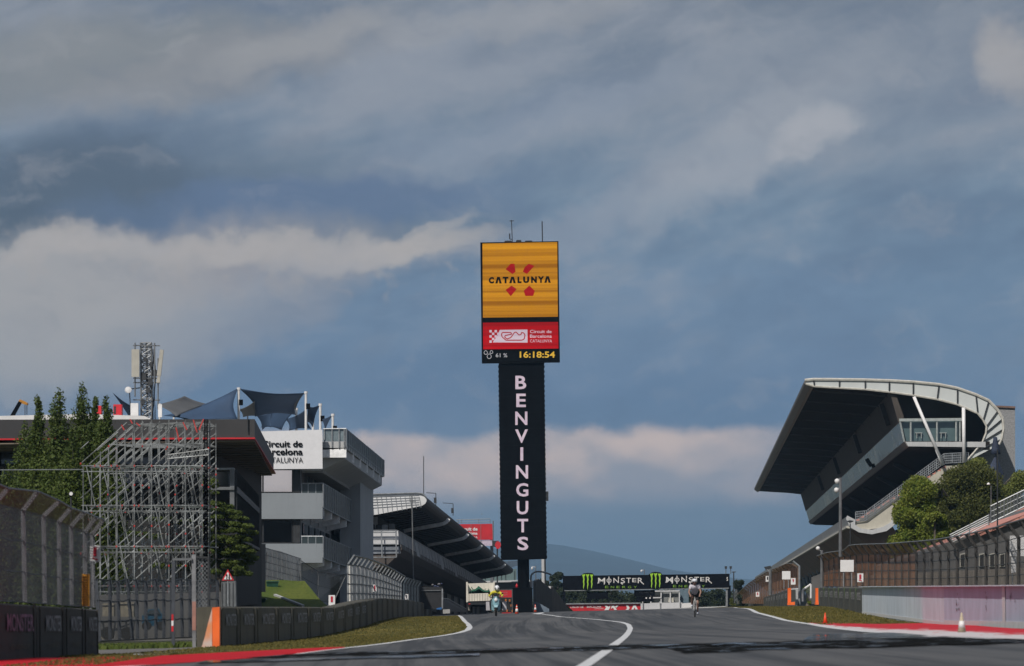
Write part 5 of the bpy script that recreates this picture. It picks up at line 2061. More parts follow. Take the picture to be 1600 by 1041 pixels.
# right-hand catch fence
KX = [1290, 1300, 1350, 1400, 1459, 1484, 1511, 1540, 1573, 1600, 1700]
KY = [877, 872, 866, 866, 863, 861, 857, 852, 845, 838, 812]
ps = []
for i in range(30):
    Y = 207 + i * 5.1
    X = 19.8 - .006 * max(0, Y - 300)
    x = 800 + 8889 * X / Y
    if x < 1287:
        break
    ky = float(np.interp(x, KX, KY))
    k = 228 / Y
    by = 916.5
    ps.append((Y, (x, by), (x, ky), (x - 17.5 * k, ky - (21 * k if x > 1330 else 8))))
fence_thing('long rusty catch fence with inclined arms behind the right concrete wall', ps, 'mesh_dark', 'post_dark', cables=4, pw=.13, armw=.16, mesh2='mesh_rust', split=14, cr=.018)
ps = []
for i in range(22):
    u = i / 21
    Y = 432 + 230 * u
    x = float(np.interp(u, [0, .2, .4, .7, 1], [1247, 1224, 1203, 1180, 1160]))
    ty = float(np.interp(x, [1160, 1175, 1192, 1211, 1239, 1247], [926, 912, 901, 891, 880, 881]))
    k = 432 / Y
    ps.append((Y, (x, float(np.interp(x, [1160, 1247], [943, 945]))), (x, ty + 6 * k), (x - 9 * k, ty)))
fence_thing('distant rust-brown catch fence behind the far block row on the right', ps, 'mesh_rust', 'post_rust', cables=2, pw=.10)

# retaining wall and lower stand behind the right fence
mb = MB()
A = [Vector((21.6, 205, -1.3)), Vector((21.6, 205, .75)), Vector((22.2, 205, .75)), Vector((22.2, 205, -1.3))]
mb.ext(A, (-.9, 160, 0)); mb.build('retaining_wall', pm('retaining_concrete', (.26, .23, .20), .9, var=.3, scale=.5, streak=.5), label='stained concrete retaining wall seen through the right catch fence', cat='wall')


def lower_stand():
    Y0 = 300.0
    T = thing('lower_stand', 'open seating stand with salmon steps at the right edge, behind the catch fence', 'grandstand', Vector((26, 300, -1.2)))
    pr = [(1452, 862), (1485, 846), (1530, 833), (1565, 819), (1600, 805), (1680, 772), (1760, 740), (1760, 935), (1452, 935)]
    d = SD
    mb = MB(); A = [V(x, y, Y0) for x, y in pr]; mb.loft(A, [p + d * 95 for p in A]); mb.build('terrace', 'dark_concrete', T)
    for i in range(11):
        mb = MB()
        x = 1530 + i * 21
        y = 833 - (x - 1530) * .405
        A = [V(*q, Y0 - .3) for q in ((x, y), (x + 20, y - 8.1), (x + 20, y - 3), (x, y + 5.5))]
        mb.loft(A, [p + d * 92 for p in A]); mb.build('seat_row', 'seat_salmon', T)
    mb = MB()
    for k in range(5):
        mb.tube(V(1484, 838 + k * 3.4 - 2, Y0 - .5), V(1546, 804.5 + k * 3.4, Y0 - .5), .03, 5)
    for x in (1486, 1515, 1545):
        y = 838 - (x - 1484) * .54
        mb.tube(V(x, y - 2, Y0 - .5), V(x, y + 16, Y0 - .5), .04, 5)
    mb.build('handrail', 'grey_metal', T)
    mb = MB()
    a, b_, c, e = V(1548, 791, Y0 - .6), V(1720, 708, Y0 - .6), V(1720, 733, Y0 - .6), V(1548, 817, Y0 - .6)
    mb.quad(e, c, b_, a, [(0, 0), (6, 0), (6, .9), (0, .9)]); mb.build('rail_mesh', 'mesh_grey', T)
    mb = MB()
    mb.tube(a, b_, .04, 5); mb.tube(e, c, .04, 5); mb.tube(a.lerp(e, .33), b_.lerp(c, .33), .02, 5); mb.tube(a.lerp(e, .66), b_.lerp(c, .66), .02, 5)
    for i in range(34):
        mb.tube(a.lerp(b_, i / 33), e.lerp(c, i / 33), .025 if i % 4 else .045, 4)
    mb.build('rail_frame', 'grey_metal', T)
    # people-sized clutter seen through the fence: rows of small windows and door frames
    for x in (1500, 1530, 1546, 1562):
        mb = MB(); mb.pxp([(x, 866), (x + 8, 864), (x + 8, 886), (x, 886)], Y0 - .1, .1); mb.build('window_frame', 'ledge_cream', T)
        mb = MB(); mb.pxp([(x + 1, 867.5), (x + 7, 865.8), (x + 7, 884.5), (x + 1, 884.5)], Y0 - .14, .05); mb.build('window', 'dark_room', T)


lower_stand()


# ------------------------------------------------------------------ number boards, marshal boards
def board(label, group, poly, Y, txt=None, post=None, mat='sign_white', tm='red_ink', cat='sign', bar=False):
    x0, y0, x1, y1 = poly
    t_ = thing('marker_board', label, cat, V((x0 + x1) / 2, y1, Y), group)
    mb = MB(); mb.pxp([(x0, y0 + .1), (x1, y0), (x1, y1), (x0, y1 + .1)], Y, .05); mb.build('panel', mat, t_)
    if txt:
        w, h = x1 - x0, y1 - y0
        mb = MB(); writepx(mb, txt, x0 + w * .32, y0 + h * .12, x0 + w * .66, y0 + h * .68, Y - .02, .05)
        if bar:
            mb.pxp([(x0 + w * .22, y0 + h * .80), (x0 + w * .30, y0 + h * .72), (x0 + w * .78, y0 + h * .84), (x0 + w * .70, y0 + h * .92)], Y - .02, .01)
        mb.build('lettering', tm, t_)
    if post:
        mb = MB()
        for px_ in post[:-1]:
            mb.tube(V(px_, y1 - 1, Y + .07), V(px_, post[-1], Y + .07), .03, 6)
        mb.build('post', 'galvanised', t_)
    return t_


NB = 'red and white number boards'
board('white number board with a red figure at the end of the near left fence', NB, (140.5, 852, 156.5, 878), 122, '1', bar=True)
board('white number board with a red figure above the left block row, by the grass bank', NB, (513.5, 930, 523.5, 946), 250, '1', (518.5, 950))
board('white number board with a red figure hanging on the bright left fence', NB, (582.5, 913.5, 588.5, 924.5), 296, '1', bar=True)
board('small white number board with a dark figure at the dark blue fence', NB, (632.5, 928.5, 638, 937), 366, '0', (635, 940), tm='black_ink')
board('white number board with a red figure on the near right catch fence', NB, (1339.5, 896, 1349, 909.5), 286, '1', bar=True)
board('white number board with a red figure beside the distant blank square board', NB, (1235.8, 903.5, 1243, 913.5), 424, '9')
board('small white number board on the tilted floodlight column at the right', NB, (1196.5, 900, 1202, 909), 470, '1', tm='black_ink')
board('small white number board farthest along the right block row', NB, (1181, 925, 1186.5, 932.5), 560, '8')
SQ = 'blank white square boards on the right fences'
board('blank white square board on two posts, above the dark blocks on the right fence', SQ, (1313, 875, 1334, 893.5), 300, None, (1318, 1331, 917))
board('blank white square board on the distant right fence, left of the red number board', SQ, (1222, 892.5, 1235, 905.5), 428, None, (1225, 1232, 920))
board('blank pale board at the right picture edge above the concrete wall', SQ, (1578, 837, 1632, 869), 226, None, (1582, 1625, 915))
board('white slatted board below the blank pale board at the right edge', SQ, (1580, 871, 1587.5, 895), 226, None, None)

# orange box on the near-left fence
t_ = thing('marshal_box', 'orange-yellow upright box hanging on the near left fence', 'box', V(133.5, 947, 121))
yo = pm('box_yellow', (.62, .27, .02), .5, var=.12)
mb = MB(); mb.pxp([(128, 897), (139.5, 897.5), (139.5, 947.5), (128, 947)], 121.0, .2); mb.build('casing', yo, t_)
mb = MB()
for k in range(12):
    mb.pxp([(128.6, 900 + k * 4), (134, 900.1 + k * 4), (134, 901.4 + k * 4), (128.6, 901.3 + k * 4)], 120.97, .03)
mb.pxp([(135.5, 897), (136.5, 897), (136.5, 947), (135.5, 947)], 120.96, .03)
mb.build('slat', pm('slat_brown', (.20, .08, .01), .6), t_)

# warning triangle and the cabinet below it
t_ = thing('warning_sign', 'red-edged triangular warning sign with arrows below the cedar tree', 'sign', V(356, 940, 246))
mb = MB(); mb.pxp([(356, 889.5), (365.5, 907.2), (346.5, 907.2)], 246, .04); mb.build('red_border', 'red_sheet', t_)
mb = MB(); mb.pxp([(356, 893.5), (362.5, 905.4), (349.5, 905.4)], 245.97, .02); mb.build('white_field', 'sign_white', t_)
mb = MB()
mb.pxp([(353.6, 905), (353.6, 899.5), (352.4, 899.5), (354.3, 896.8), (355.8, 899.5), (354.8, 899.5), (354.8, 905)], 245.94, .01)
mb.pxp([(357.4, 897), (357.4, 902.5), (356.2, 902.5), (358, 905.2), (359.8, 902.5), (358.7, 902.5), (358.7, 897)], 245.94, .01)
mb.build('arrow', 'black_ink', t_)
mb = MB(); mb.tube(V(356, 906, 246.05), V(356, 944, 246.05), .03, 6); mb.build('post', 'galvanised', t_)
t_ = thing('cabinet', 'grey steel cabinet standing below the warning sign', 'cabinet', V(360, 948, 248))
mb = MB(); mb.pxp([(346, 910), (368, 908), (369, 948), (346, 948)], 248, .8); mb.build('casing', pm('cabinet_grey', (.11, .12, .13), .5, var=.15), t_)
mb = MB()
for k in range(4):
    mb.pxp([(347 + k * 5.5, 911), (348 + k * 5.5, 911), (348 + k * 5.5, 947), (347 + k * 5.5, 947)], 247.97, .03)
mb.build('door_seam', 'dark_metal', t_)

# steel portal frame in the gap
t_ = thing('portal_frame', 'grey steel portal frame with red-white banded foot, left of the orange barrier', 'frame', G(270, 1013))
Yf = G(270, 1013).y
mb = MB(); mb.pxp([(268, 877), (273.5, 877), (273, 1013), (268, 1013)], Yf, .1); ps_ = mb.build('post', pm('post_slate', (.055, .062, .075), .5, .2), t_)
mb = MB(); mb.pxp([(267.8, 960), (271, 960), (271, 970), (267.8, 970)], Yf - .01, .01); mb.pxp([(267.8, 978), (271, 978), (271, 987), (267.8, 987)], Yf - .01, .01); mb.build('red_band', 'red_sheet', ps_)
mb = MB(); mb.pxp([(267.8, 970), (271, 970), (271, 978), (267.8, 978)], Yf - .01, .01); mb.build('white_band', 'sign_white', ps_)
mb = MB(); mb.pxp([(299.5, 867), (306, 867), (306, 1011), (300.5, 1012)], Yf + .1, .1); p2_ = mb.build('post', 'post_near', t_)
mb = MB(); mb.pxp([(300.3, 940), (306.1, 940), (306.1, 985), (300.3, 985)], Yf + .09, .01); mb.build('red_primer', pm('primer_faded', (.30, .15, .12), .7, var=.2), p2_)
mb = MB(); mb.pxp([(269, 872.5), (300, 872), (300, 875.5), (269, 876)], Yf + .02, .07); mb.build('crossbar', 'grey_metal', t_)
mb = MB(); mb.pxp([(306, 869), (326, 870), (326, 873), (306, 872)], Yf + .12, .06); mb.pxp([(324, 870), (327, 870), (327, 1005), (324, 1005)], Yf + .12, .06); mb.build('side_arm', 'dark_metal', t_)
mb = MB(); mb.quad(V(306, 1008, Yf + .2), V(325, 1005, Yf + .2), V(325, 872, Yf + .2), V(306, 870, Yf + .2), [(0, 0), (.35, 0), (.35, 2), (0, 2)]); mb.build('mesh', 'mesh_grey', t_)

# low fence and stored things behind the gap
ps = []
for i, x in enumerate((150, 172, 184, 199, 213, 228, 243, 256, 268, 283, 297, 312, 326, 340)):
    lean = (6, 0, 3, 8, 2, 0, 1, 0, 0, 2, 0, 1, 0, 0)[i]
    ps.append((166 + i * .9, (x + lean, 1002 - i * .6), (x, 905 + (i % 3) * 2), None))
fence_thing('battered grey wire fence with leaning posts under the scaffolding', ps, 'mesh_grey', 'post_slate', cables=3, pw=.10, cr=.02)
for lab, x0, y0, x1, y1, Y, m_ in (('pale crate behind the battered fence, nearest the left wall', 160, 943, 178, 963, 176, 'ledge_cream'), ('pale crate behind the battered fence, beside the other one', 187, 941, 209, 964, 177, 'ledge_cream'),
                                   ('small yellowish crate on the ground behind the battered fence', 156, 985, 172, 999, 172, 'ledge_cream')):
    t_ = thing('crate', lab, 'crate', V((x0 + x1) / 2, y1, Y), 'pale crates behind the battered fence')
    mb = MB(); mb.pxp([(x0, y0 + 1), (x0 + 1.5, y0), (x1 - 1.5, y0), (x1, y0 + 1), (x1, y1), (x0, y1)], Y, .6); mb.build('body', pm('crate_beige', (.20, .18, .14), .8, var=.2), t_)
    mb = MB(); mb.pxp([(x0 - .5, y0 + 3), (x1 + .5, y0 + 3), (x1 + .5, y0 + 4.5), (x0 - .5, y0 + 4.5)], Y - .02, .64); mb.build('rim', 'dark_metal', t_)
t_ = thing('trailer_frame', 'dark tubular trailer frame lying behind the battered fence', 'trailer', V(185, 1000, 171))
mb = MB()
for a, c in (((156, 972), (212, 970)), ((158, 985), (210, 983)), ((160, 972), (166, 998)), ((180, 971), (176, 998)), ((196, 970), (202, 997)), ((210, 970), (206, 996)), ((160, 990), (205, 974))):
    mb.tube(V(*a, 171), V(*c, 171), .03, 6)
mb.build('frame', 'dark_metal', t_)
for x in (168, 198):
    mb = MB(); mb.lathe(V(x, 990, 170.8), [(.2, 0), (.2, .14)], 16, axis=Vector((0, 1, 0))); mb.build('wheel', 'tyre', t_)
mb = MB(); mb.pxp([(150, 930), (345, 925), (345, 1000), (150, 1003)], 186, .2); mb.build('yard_wall', 'dark_concrete', label='dark concrete yard wall behind the battered fence under the scaffolding', cat='wall')
t_ = thing('parked_car', 'blue car mostly hidden behind the battered fence', 'car', V(237, 985, 180))
mb = MB(); mb.loft([V(x, y, 179.5) for x, y in ((222, 962), (228, 960), (232, 952), (248, 951), (253, 960), (258, 963), (258, 978), (222, 978))], [V(x, y, 181) for x, y in ((222, 962), (228, 960), (232, 952), (248, 951), (253, 960), (258, 963), (258, 978), (222, 978))])
mb.build('body', pm('car_blue', (.02, .08, .14), .3, .2), t_)
mb = MB(); mb.pxp([(230, 960), (233.5, 953.5), (247, 952.5), (251, 960)], 179.45, .04); mb.build('window', 'window_glass', t_)
for x in (229, 251):
    mb = MB(); mb.lathe(V(x, 978, 179.3), [(.15, 0), (.15, .12)], 14, axis=Vector((0, 1, 0))); mb.build('wheel', 'tyre', t_)

# ------------------------------------------------------------------ grass bank with its kerb and bins
mb = MB()
n = 12
C = lambda u, v: V(370 + 145 * u, 950, 334).lerp(V(378 + 86 * u + 12 * u * v, 907, 366), v)
for j in range(n + 1):
    for i in range(n + 1):
        p = C(i / n, j / n); p.z += .10 * mnoise.noise(Vector((p.x * .6, p.y * .05, 0)))
        mb.v.append(tuple(p))
for j in range(n):
    for i in range(n):
        mb.f.append((j * (n + 1) + i, j * (n + 1) + i + 1, (j + 1) * (n + 1) + i + 1, (j + 1) * (n + 1) + i)); mb.uv.append(None)
mb.build('grass_bank', 'bank_grass', smooth=True, kind='structure')
mb = MB(); mb.bar(C(.46, .40) + Vector((0, 0, .08)), C(.72, .02) + Vector((0, 0, .08)), .16, .12); mb.build('bank_kerb', 'white_concrete', label='pale concrete edging running down the grass bank', cat='edging')
for lab, xa, ya, xb, yb, Y in (('dark green bin at the top of the grass bank', 416, 908, 435, 925, 358), ('small dark green bin low on the grass bank, behind the left blocks', 402, 935, 415, 946, 340)):
    t_ = thing('bin', lab, 'bin', V((xa + xb) / 2, yb, Y), 'green bins on the grass bank')
    gm = pm('bin_green', (.010, .050, .035), .5, var=.2)
    mb = MB(); mb.loft([V(xa, ya + 2, Y), V(xb, ya + 2, Y), V(xb - 1.5, yb, Y + .1), V(xa + 1.5, yb, Y + .1)], [V(xa, ya + 2, Y + 1), V(xb, ya + 2, Y + 1), V(xb - 1.5, yb, Y + .9), V(xa + 1.5, yb, Y + .9)]); mb.build('body', gm, t_)
    mb = MB(); mb.pxp([(xa - .7, ya + 2), (xa + .5, ya), (xb - .5, ya), (xb + .7, ya + 2)], Y - .05, 1.1); mb.build('lid', gm, t_)
mb = MB()
for i in range(8):
    u = i / 7
mb = MB(); mb.ball(C(.42, .75) + Vector((0, 0, .3)), .35, .35, .3); 


# ------------------------------------------------------------------ black equipment box by the garages
t_ = thing('black_stand', 'black hoarding box with a white corner post and bundled gear on top', 'stall', V(672, 952, 415))
mb = MB(); mb.pxp([(657, 917), (691, 917), (691, 952), (657, 952)], 415, 3); bx_ = mb.build('body', pm('hoarding_black', (.012, .013, .016), .7, var=.3), t_)
mb = MB(); mb.pxp([(658, 922.5), (689, 922), (689, 923.2), (658, 923.7)], 414.9, .1); mb.build('rail', 'grey_metal', t_)
mb = MB(); mb.pxp([(690, 920), (692.2, 920), (692.2, 951), (690, 951)], 414.8, .15); mb.build('corner_post', 'galvanised', t_)
mb = MB(); mb.pxp([(682, 950.5), (690, 949), (690, 952.5), (682, 952.5)], 414.6, .2); mb.build('blue_crate', pm('blue_plastic', (.02, .10, .28), .5), t_)
pm('cloth_blue', (.03, .04, .09), .8, var=.4, scale=4)
pm('cloth_grey', (.12, .12, .13), .8, var=.4, scale=4)
for i, (x, y, w, h, m_) in enumerate(((676, 914, 4, 3, 'cloth_grey'), (680, 916, 6, 3.5, 'cloth_blue'), (686, 913, 5, 3, 'cloth_grey'), (690, 912.5, 3, 2.5, 'cloth_blue'), (684, 917, 5, 3, 'cloth_blue'))):
    mb = MB(); p = V(x, y, 415.5); mb.ball(p, w * .024, .2, h * .024, 10, 6)
    for q in range(len(mb.v)):
        v = Vector(mb.v[q]); v += Vector((1, 1, 1)) * .03 * mnoise.noise(v * 8); mb.v[q] = tuple(v)
    mb.build('bundle', m_, t_)
t_ = thing('pit_railing', 'dark sloping barrier railing between the black box and the tipper truck', 'railing', V(712, 955, 440))
mb = MB(); mb.ext([V(692, 937, 430), V(700, 938, 436), V(728, 953, 455), V(728, 957, 455), V(692, 955, 430)], (0, .15, 0)); mb.build('panel', 'dark_metal', t_)
mb = MB(); mb.path([V(692, 935.5, 430), V(700, 936, 436), V(728, 951.5, 455)], .05, 6); mb.build('handrail', 'grey_metal', t_)
mb = MB(); mb.pxp([(692, 952.5), (703, 952), (703, 958.5), (692, 959)], 400, .6); mb.build('concrete_block', 'grey_concrete', label='small pale concrete block at the end of the left block row', cat='block')


# ------------------------------------------------------------------ traffic cones
def cone(label, x, yb, yt, mat, band, Y=None, group='traffic cones', grubby=False):
    g = G(x, yb) if Y is None else V(x, yb, Y)
    h = (yb - yt) * g.y / FPX
    t_ = thing('traffic_cone', label, 'traffic cone', g, group)
    r = h * .20
    mb = MB(); mb.lathe(g, [(r, .03), (r * .16, h)], 20); mb.build('body', mat, t_, smooth=True)
    mb = MB(); mb.box(g + Vector((-r * 1.25, -r * 1.25, .0)), g + Vector((r * 1.25, r * 1.25, .035))); mb.build('foot', mat, t_)
    if band:
        mb = MB(); mb.lathe(g, [(r * .74 + .008, h * .32), (r * .48 + .008, h * .62)], 20); mb.build('sleeve', band, t_, smooth=True)
        if not grubby:
            mb = MB(); mb.lathe(g, [(r * .34 + .008, h * .76), (r * .27 + .008, h * .86)], 20); mb.build('sleeve', band, t_, smooth=True)


cone('orange and white cone in front of the scoreboard base, near the motorcycle', 807.5, 961.5, 945, 'cone_orange', 'white_plastic', Y=420)
cone('pinkish-white cone at the painted island right of the scoreboard base', 836.5, 957.5, 944.5, 'cone_orange', 'white_plastic', Y=560)
cone('plain orange cone on the grass edge at the start of the right kerb', 1289.5, 975.5, 957.5, 'cone_orange', None, Y=G(1290, 975.5).y)
cone('grubby white cone standing on the red and white kerb at the right', 1503, 991.5, 957.5, 'cone_grubby', 'white_plastic', grubby=True)


# ------------------------------------------------------------------ lamp, camera and light poles on the right
def pole(label, x, yt, yb, Y, r, mat, cat='pole', fn=None):
    t_ = thing('street_pole', label, cat, V(x, yb, Y))
    mb = MB(); mb.tube(V(x, yb, Y), V(x, yt, Y), r, 10, r2=r * .8); mb.build('mast', mat, t_)
    if fn:
        fn(t_)
    return t_


def cams(t_):
    for (x, y) in ((1308, 753), (1307, 767)):
        mb = MB(); mb.tube(V(1312, y - 4, 330), V(x, y - 3, 330), .04, 6); mb.build('bracket', 'galvanised', t_)
        mb = MB(); mb.lathe(V(x, y + 3, 330), [(.02, 0), (.12, .04), (.15, .16), (.13, .24), (.04, .30)], 14); mb.build('camera_dome', 'white_plastic', t_, smooth=True)


pole('tall grey pole with two dome cameras in front of the grandstand box', 1313, 746.5, 870, 330, .10, 'grey_metal', 'camera pole', cams)
def globe(t_):
    mb = MB(); mb.ball(V(1278, 857, 352), .13, .13, .13); mb.build('lamp_globe', 'white_plastic', t_, smooth=True)
    mb = MB(); mb.tube(V(1278, 858, 352), V(1284, 862, 352), .03, 6); mb.build('bracket', 'galvanised', t_)
pole('grey pole with a small white globe at the end of the near right fence', 1284, 860, 920, 352, .10, 'grey_metal', 'lamp post', globe)
def hood(t_):
    mb = MB(); mb.lathe(V(1328.5, 817, 520), [(.05, 0), (.30, .12), (.28, .18), (.05, .24)], 14); mb.build('lamp_hood', 'dark_metal', t_, smooth=True)
pole('thin dark lamp post with a flat hood before the grandstand parapet', 1328.5, 818, 870, 520, .06, 'dark_metal', 'lamp post', hood)
def hood2(t_):
    mb = MB(); mb.lathe(V(1544.5, 757.5, 330), [(.10, 0), (.10, .05), (.03, .12)], 12); mb.build('lamp_hood', 'sign_white', t_, smooth=True)
pole('short lamp post with a pale hood in front of the dark pine', 1548.5, 759, 800, 330, .025, 'grey_metal', 'lamp post', hood2)
pole('thin dark pole standing before the closed parasol, rising from the right catch fence', 1558.5, 702, 868, 240, .035, 'dark_metal', 'pole')
def flood(t_):
    mb = MB(); mb.ext([V(1194, 886, 470), V(1204, 884, 470), V(1206, 888, 470), V(1197, 891, 470)], (0, .5, 0)); mb.build('lamp_head', 'dark_metal', t_)
    mb = MB(); mb.tube(V(1198, 890, 470), V(1204, 895, 470), .06, 6); mb.build('bracket', 'galvanised', t_)
pole('grey column with a tilted floodlight at the far right fence', 1203.5, 890, 930, 470, .16, 'grey_metal', 'light column', flood)
pole('grey end post of the far right catch fence beside the white gate', 1249, 884, 946, 425, .09, 'galvanised', 'post', lambda t_: MB().tube(V(1249, 885, 425), V(1239, 877, 425), .07, 6).build('arm', 'galvanised', t_))
# gate in the opening
t_ = thing('gate', 'white barred gate in the opening between the two orange end posts', 'gate', V(1243, 945, 430))
mb = MB()
for k in range(7):
    mb.tube(V(1237 + k * 1.8, 920, 430), V(1237 + k * 1.8, 945, 430), .05, 6)
mb.tube(V(1236, 921, 430), V(1249, 920, 430), .05, 6); mb.tube(V(1236, 944, 430), V(1249, 944, 430), .05, 6)
mb.build('bars', 'white_concrete', t_)
t_ = thing('gate', 'tilted white gate leaf before the small green bush on the right', 'gate', V(1262, 944, 440))
mb = MB(); mb.path([V(1254, 940, 440), V(1254, 922, 440), V(1267, 913, 440), V(1267, 935, 440)], .08, 6); mb.build('frame', 'sign_white', t_)
mb = MB(); mb.quad(V(1254, 941, 440), V(1267, 938, 440), V(1267, 914, 440), V(1254, 922, 440), [(0, 0), (1, 0), (1, 1), (0, 1)]); mb.build('mesh', 'mesh_grey', t_)
mb = MB(); mb.pxp([(1268, 902), (1290, 894), (1290, 944), (1268, 944)], 446, .3); mb.build('screen_wall', 'dark_concrete', label='grey screen wall behind the nearer orange end post', cat='wall')

# closed parasol
t_ = thing('parasol', 'closed dark blue parasol with its skirt spreading, before the stair tower', 'parasol', V(1557, 740, 540))
db = pm('parasol_navy', (.018, .028, .055), .8, var=.2)
mb = MB(); mb.lathe(V(1555.5, 710, 540), [(.50, 0), (.38, .5), (.22, 1.3), (.18, 1.62)], 14); mb.build('folded_top', db, t_, smooth=True)
mb = MB(); A = V(1556, 710, 540)
mb.add([A, V(1543, 735, 539), V(1556, 740, 538.5), V(1569, 742, 540), V(1556, 738, 541.5)], [(0, 1, 2), (0, 2, 3), (0, 3, 4), (0, 4, 1)]); mb.build('skirt', db, t_)
mb = MB(); mb.tube(V(1556, 683, 540), V(1558, 800, 540), .07, 8); mb.build('pole', 'dark_metal', t_)
# ------------------------------------------------------------------ sponsor gantry over the straight
def gantry():
    Y = 700.0
    b = V(880, 950, Y); b.z = gz(b.x, Y)
    T = thing('gantry', 'black advertising gantry with green claw marks and white words, spanning the road in the distance', 'gantry', b)
    mb = MB(); mb.pxp([(879.5, 900), (1140, 896.6), (1140, 918.2), (879.5, 922.5)], Y, 1.6)
    bd = mb.build('banner_board', 'black_sign', T)
    for lx0, lx1, yb, m_ in ((879.5, 883.6, 953, 'black_sign'), (1137.5, 1141.8, 953, 'black_sign'), (1134.2, 1137, 950, 'galvanised')):
        mb = MB(); mb.pxp([(lx0, 915), (lx1, 915), (lx1, yb + 14), (lx0, yb + 14)], Y + .2, .9); mb.build('leg', m_, T)
    mb = MB()
    a, c = V(882, 922.7, Y), V(1139, 918.9, Y)
    mb.bar(a + Vector((0, .1, 0)), c + Vector((0, .1, 0)), .16, .16); mb.bar(a + Vector((0, 1.4, 0)), c + Vector((0, 1.4, 0)), .14, .14)
    for i in range(40):
        p = a.lerp(c, i / 40); q = a.lerp(c, (i + 1) / 40) + Vector((0, 1.4, 0))
        mb.tube(p, q, .04, 4)
    mb.build('truss', 'galvanised', T)
    for x0 in (0, 106.2):
        dy = -x0 * .0131
        o = lambda x, y: V(x + x0, y + dy, Y - .12)
        mb = MB()
        P = lambda x, y: V(x + x0, y + dy, Y - .06)
        mb.poly([P(907.5, 899), (P(912, 896)), P(918, 895), P(926, 896), P(928.5, 899), P(927, 906), P(927, 919), P(924, 921), P(919, 923), P(913, 921.5), P(911, 912)])
        k = mb.build('emblem_backing', 'black_sign', bd)
        mb = MB(); claw(mb, o(908.5, 922.5), o(927.5, 922.3), o(908.5, 897)); mb.build('emblem', 'claw_green', bd)
        mb = MB()
        for ch, xa, xb, ya, yb in (('M', 934.5, 945.5, 903, 912), ('O', 947.8, 955.5, 904, 910.8), ('N', 958.5, 967, 903.2, 911), ('S', 970, 976.5, 903.5, 911.5), ('T', 978.5, 986, 903, 911), ('E', 988, 994.5, 903.5, 909.8), ('R', 996.5, 1004.5, 903, 911.5)):
            w_ = V(xa + x0, yb + dy, Y - .1), V(xb + x0, yb + dy, Y - .1), V(xa + x0, ya + dy, Y - .1)
            write(mb, ch, *w_, .004, out=(0, 0, 0))
        for ln in (((951.6, 901.2), (951.6, 913.5)), ((944.6, 911), (944, 913.5)), ((970, 911), (973, 913.3)), ((966.4, 901.2), (966.6, 905)), ((1003, 910.5), (1006, 913.2)), ((935.5, 910), (934, 912))):
            mb.tube(o(*ln[0]), o(*ln[1]), .07, 5)
        mb.build('lettering', 'white_ink', bd)
        mb = MB()
        for i, ch in enumerate('ENERGY'):
            xa = 945.5 + i * 8.9
            write(mb, ch, o(xa, 919.3), o(xa + 5.2, 919.2), o(xa, 915.8), .0, out=(0, 0, 0))
        mb.build('small_lettering', 'energy_green', bd)
    mb = MB(); writepx(mb, '5', 1135.3, 901.8, 1137.4, 908, Y - .1, .03); mb.build('lettering', 'white_ink', bd)
    # hanging screens and start lights
    mb = MB(); mb.pxp([(917.3, 925.6), (950.3, 925.2), (950.4, 935.8), (917.4, 936.2)], Y + .3, .5); mb.build('hanging_screen', 'black_sign', T)
    mb = MB(); mb.pxp([(991, 922.6), (1023.3, 922.2), (1023.4, 931.4), (991, 931.8)], Y + .3, .5); s_ = mb.build('hanging_screen', 'black_sign', T)
    mb = MB(); writepx(mb, 'MONSTER', 999, 924.3, 1020.5, 926.9, Y + .26, 0); mb.build('lettering', 'dark_metal', s_)
    mb = MB(); mb.pxp([(995, 932.2), (1020.3, 931.9), (1020.3, 940), (995, 940.3)], Y + .35, .4); l_ = mb.build('start_lights', 'black_sign', T)
    for x in (1009.8, 1015.6):
        mb = MB(); mb.lathe(V(x, 934.6, Y + .30), [(.10, 0), (.10, .05)], 12, axis=Vector((0, -1, 0))); mb.build('lamp', 'sign_white', l_)
    for x in (893, 918, 950, 1021, 992):
        mb = MB(); mb.tube(V(x, 922, Y + .6), V(x, 926, Y + .6), .05, 5); mb.build('hanger', 'dark_metal', T)
    # cameras and lamps on top
    mb = MB(); mb.tube(V(1006.8, 898, Y), V(1006.8, 890, Y), .05, 6); mb.build('camera_post', 'grey_metal', T)
    mb = MB(); mb.ball(V(1002.3, 892.3, Y), .13, .13, .16); mb.tube(V(1002.3, 891, Y), V(1006.8, 891, Y), .03, 5); mb.build('camera_dome', 'white_plastic', T)
    for x in (1134.2, 1141.8):
        mb = MB(); mb.tube(V(x, 897, Y), V(x, 886, Y), .05, 6); mb.build('lamp_post', 'grey_metal', T)
        mb = MB(); mb.pxp([(x - 2, 885), (x + 2, 884.8), (x + 1.6, 889), (x - 1.4, 889)], Y - .2, .4); mb.build('lamp_box', 'dark_metal', T)


gantry()

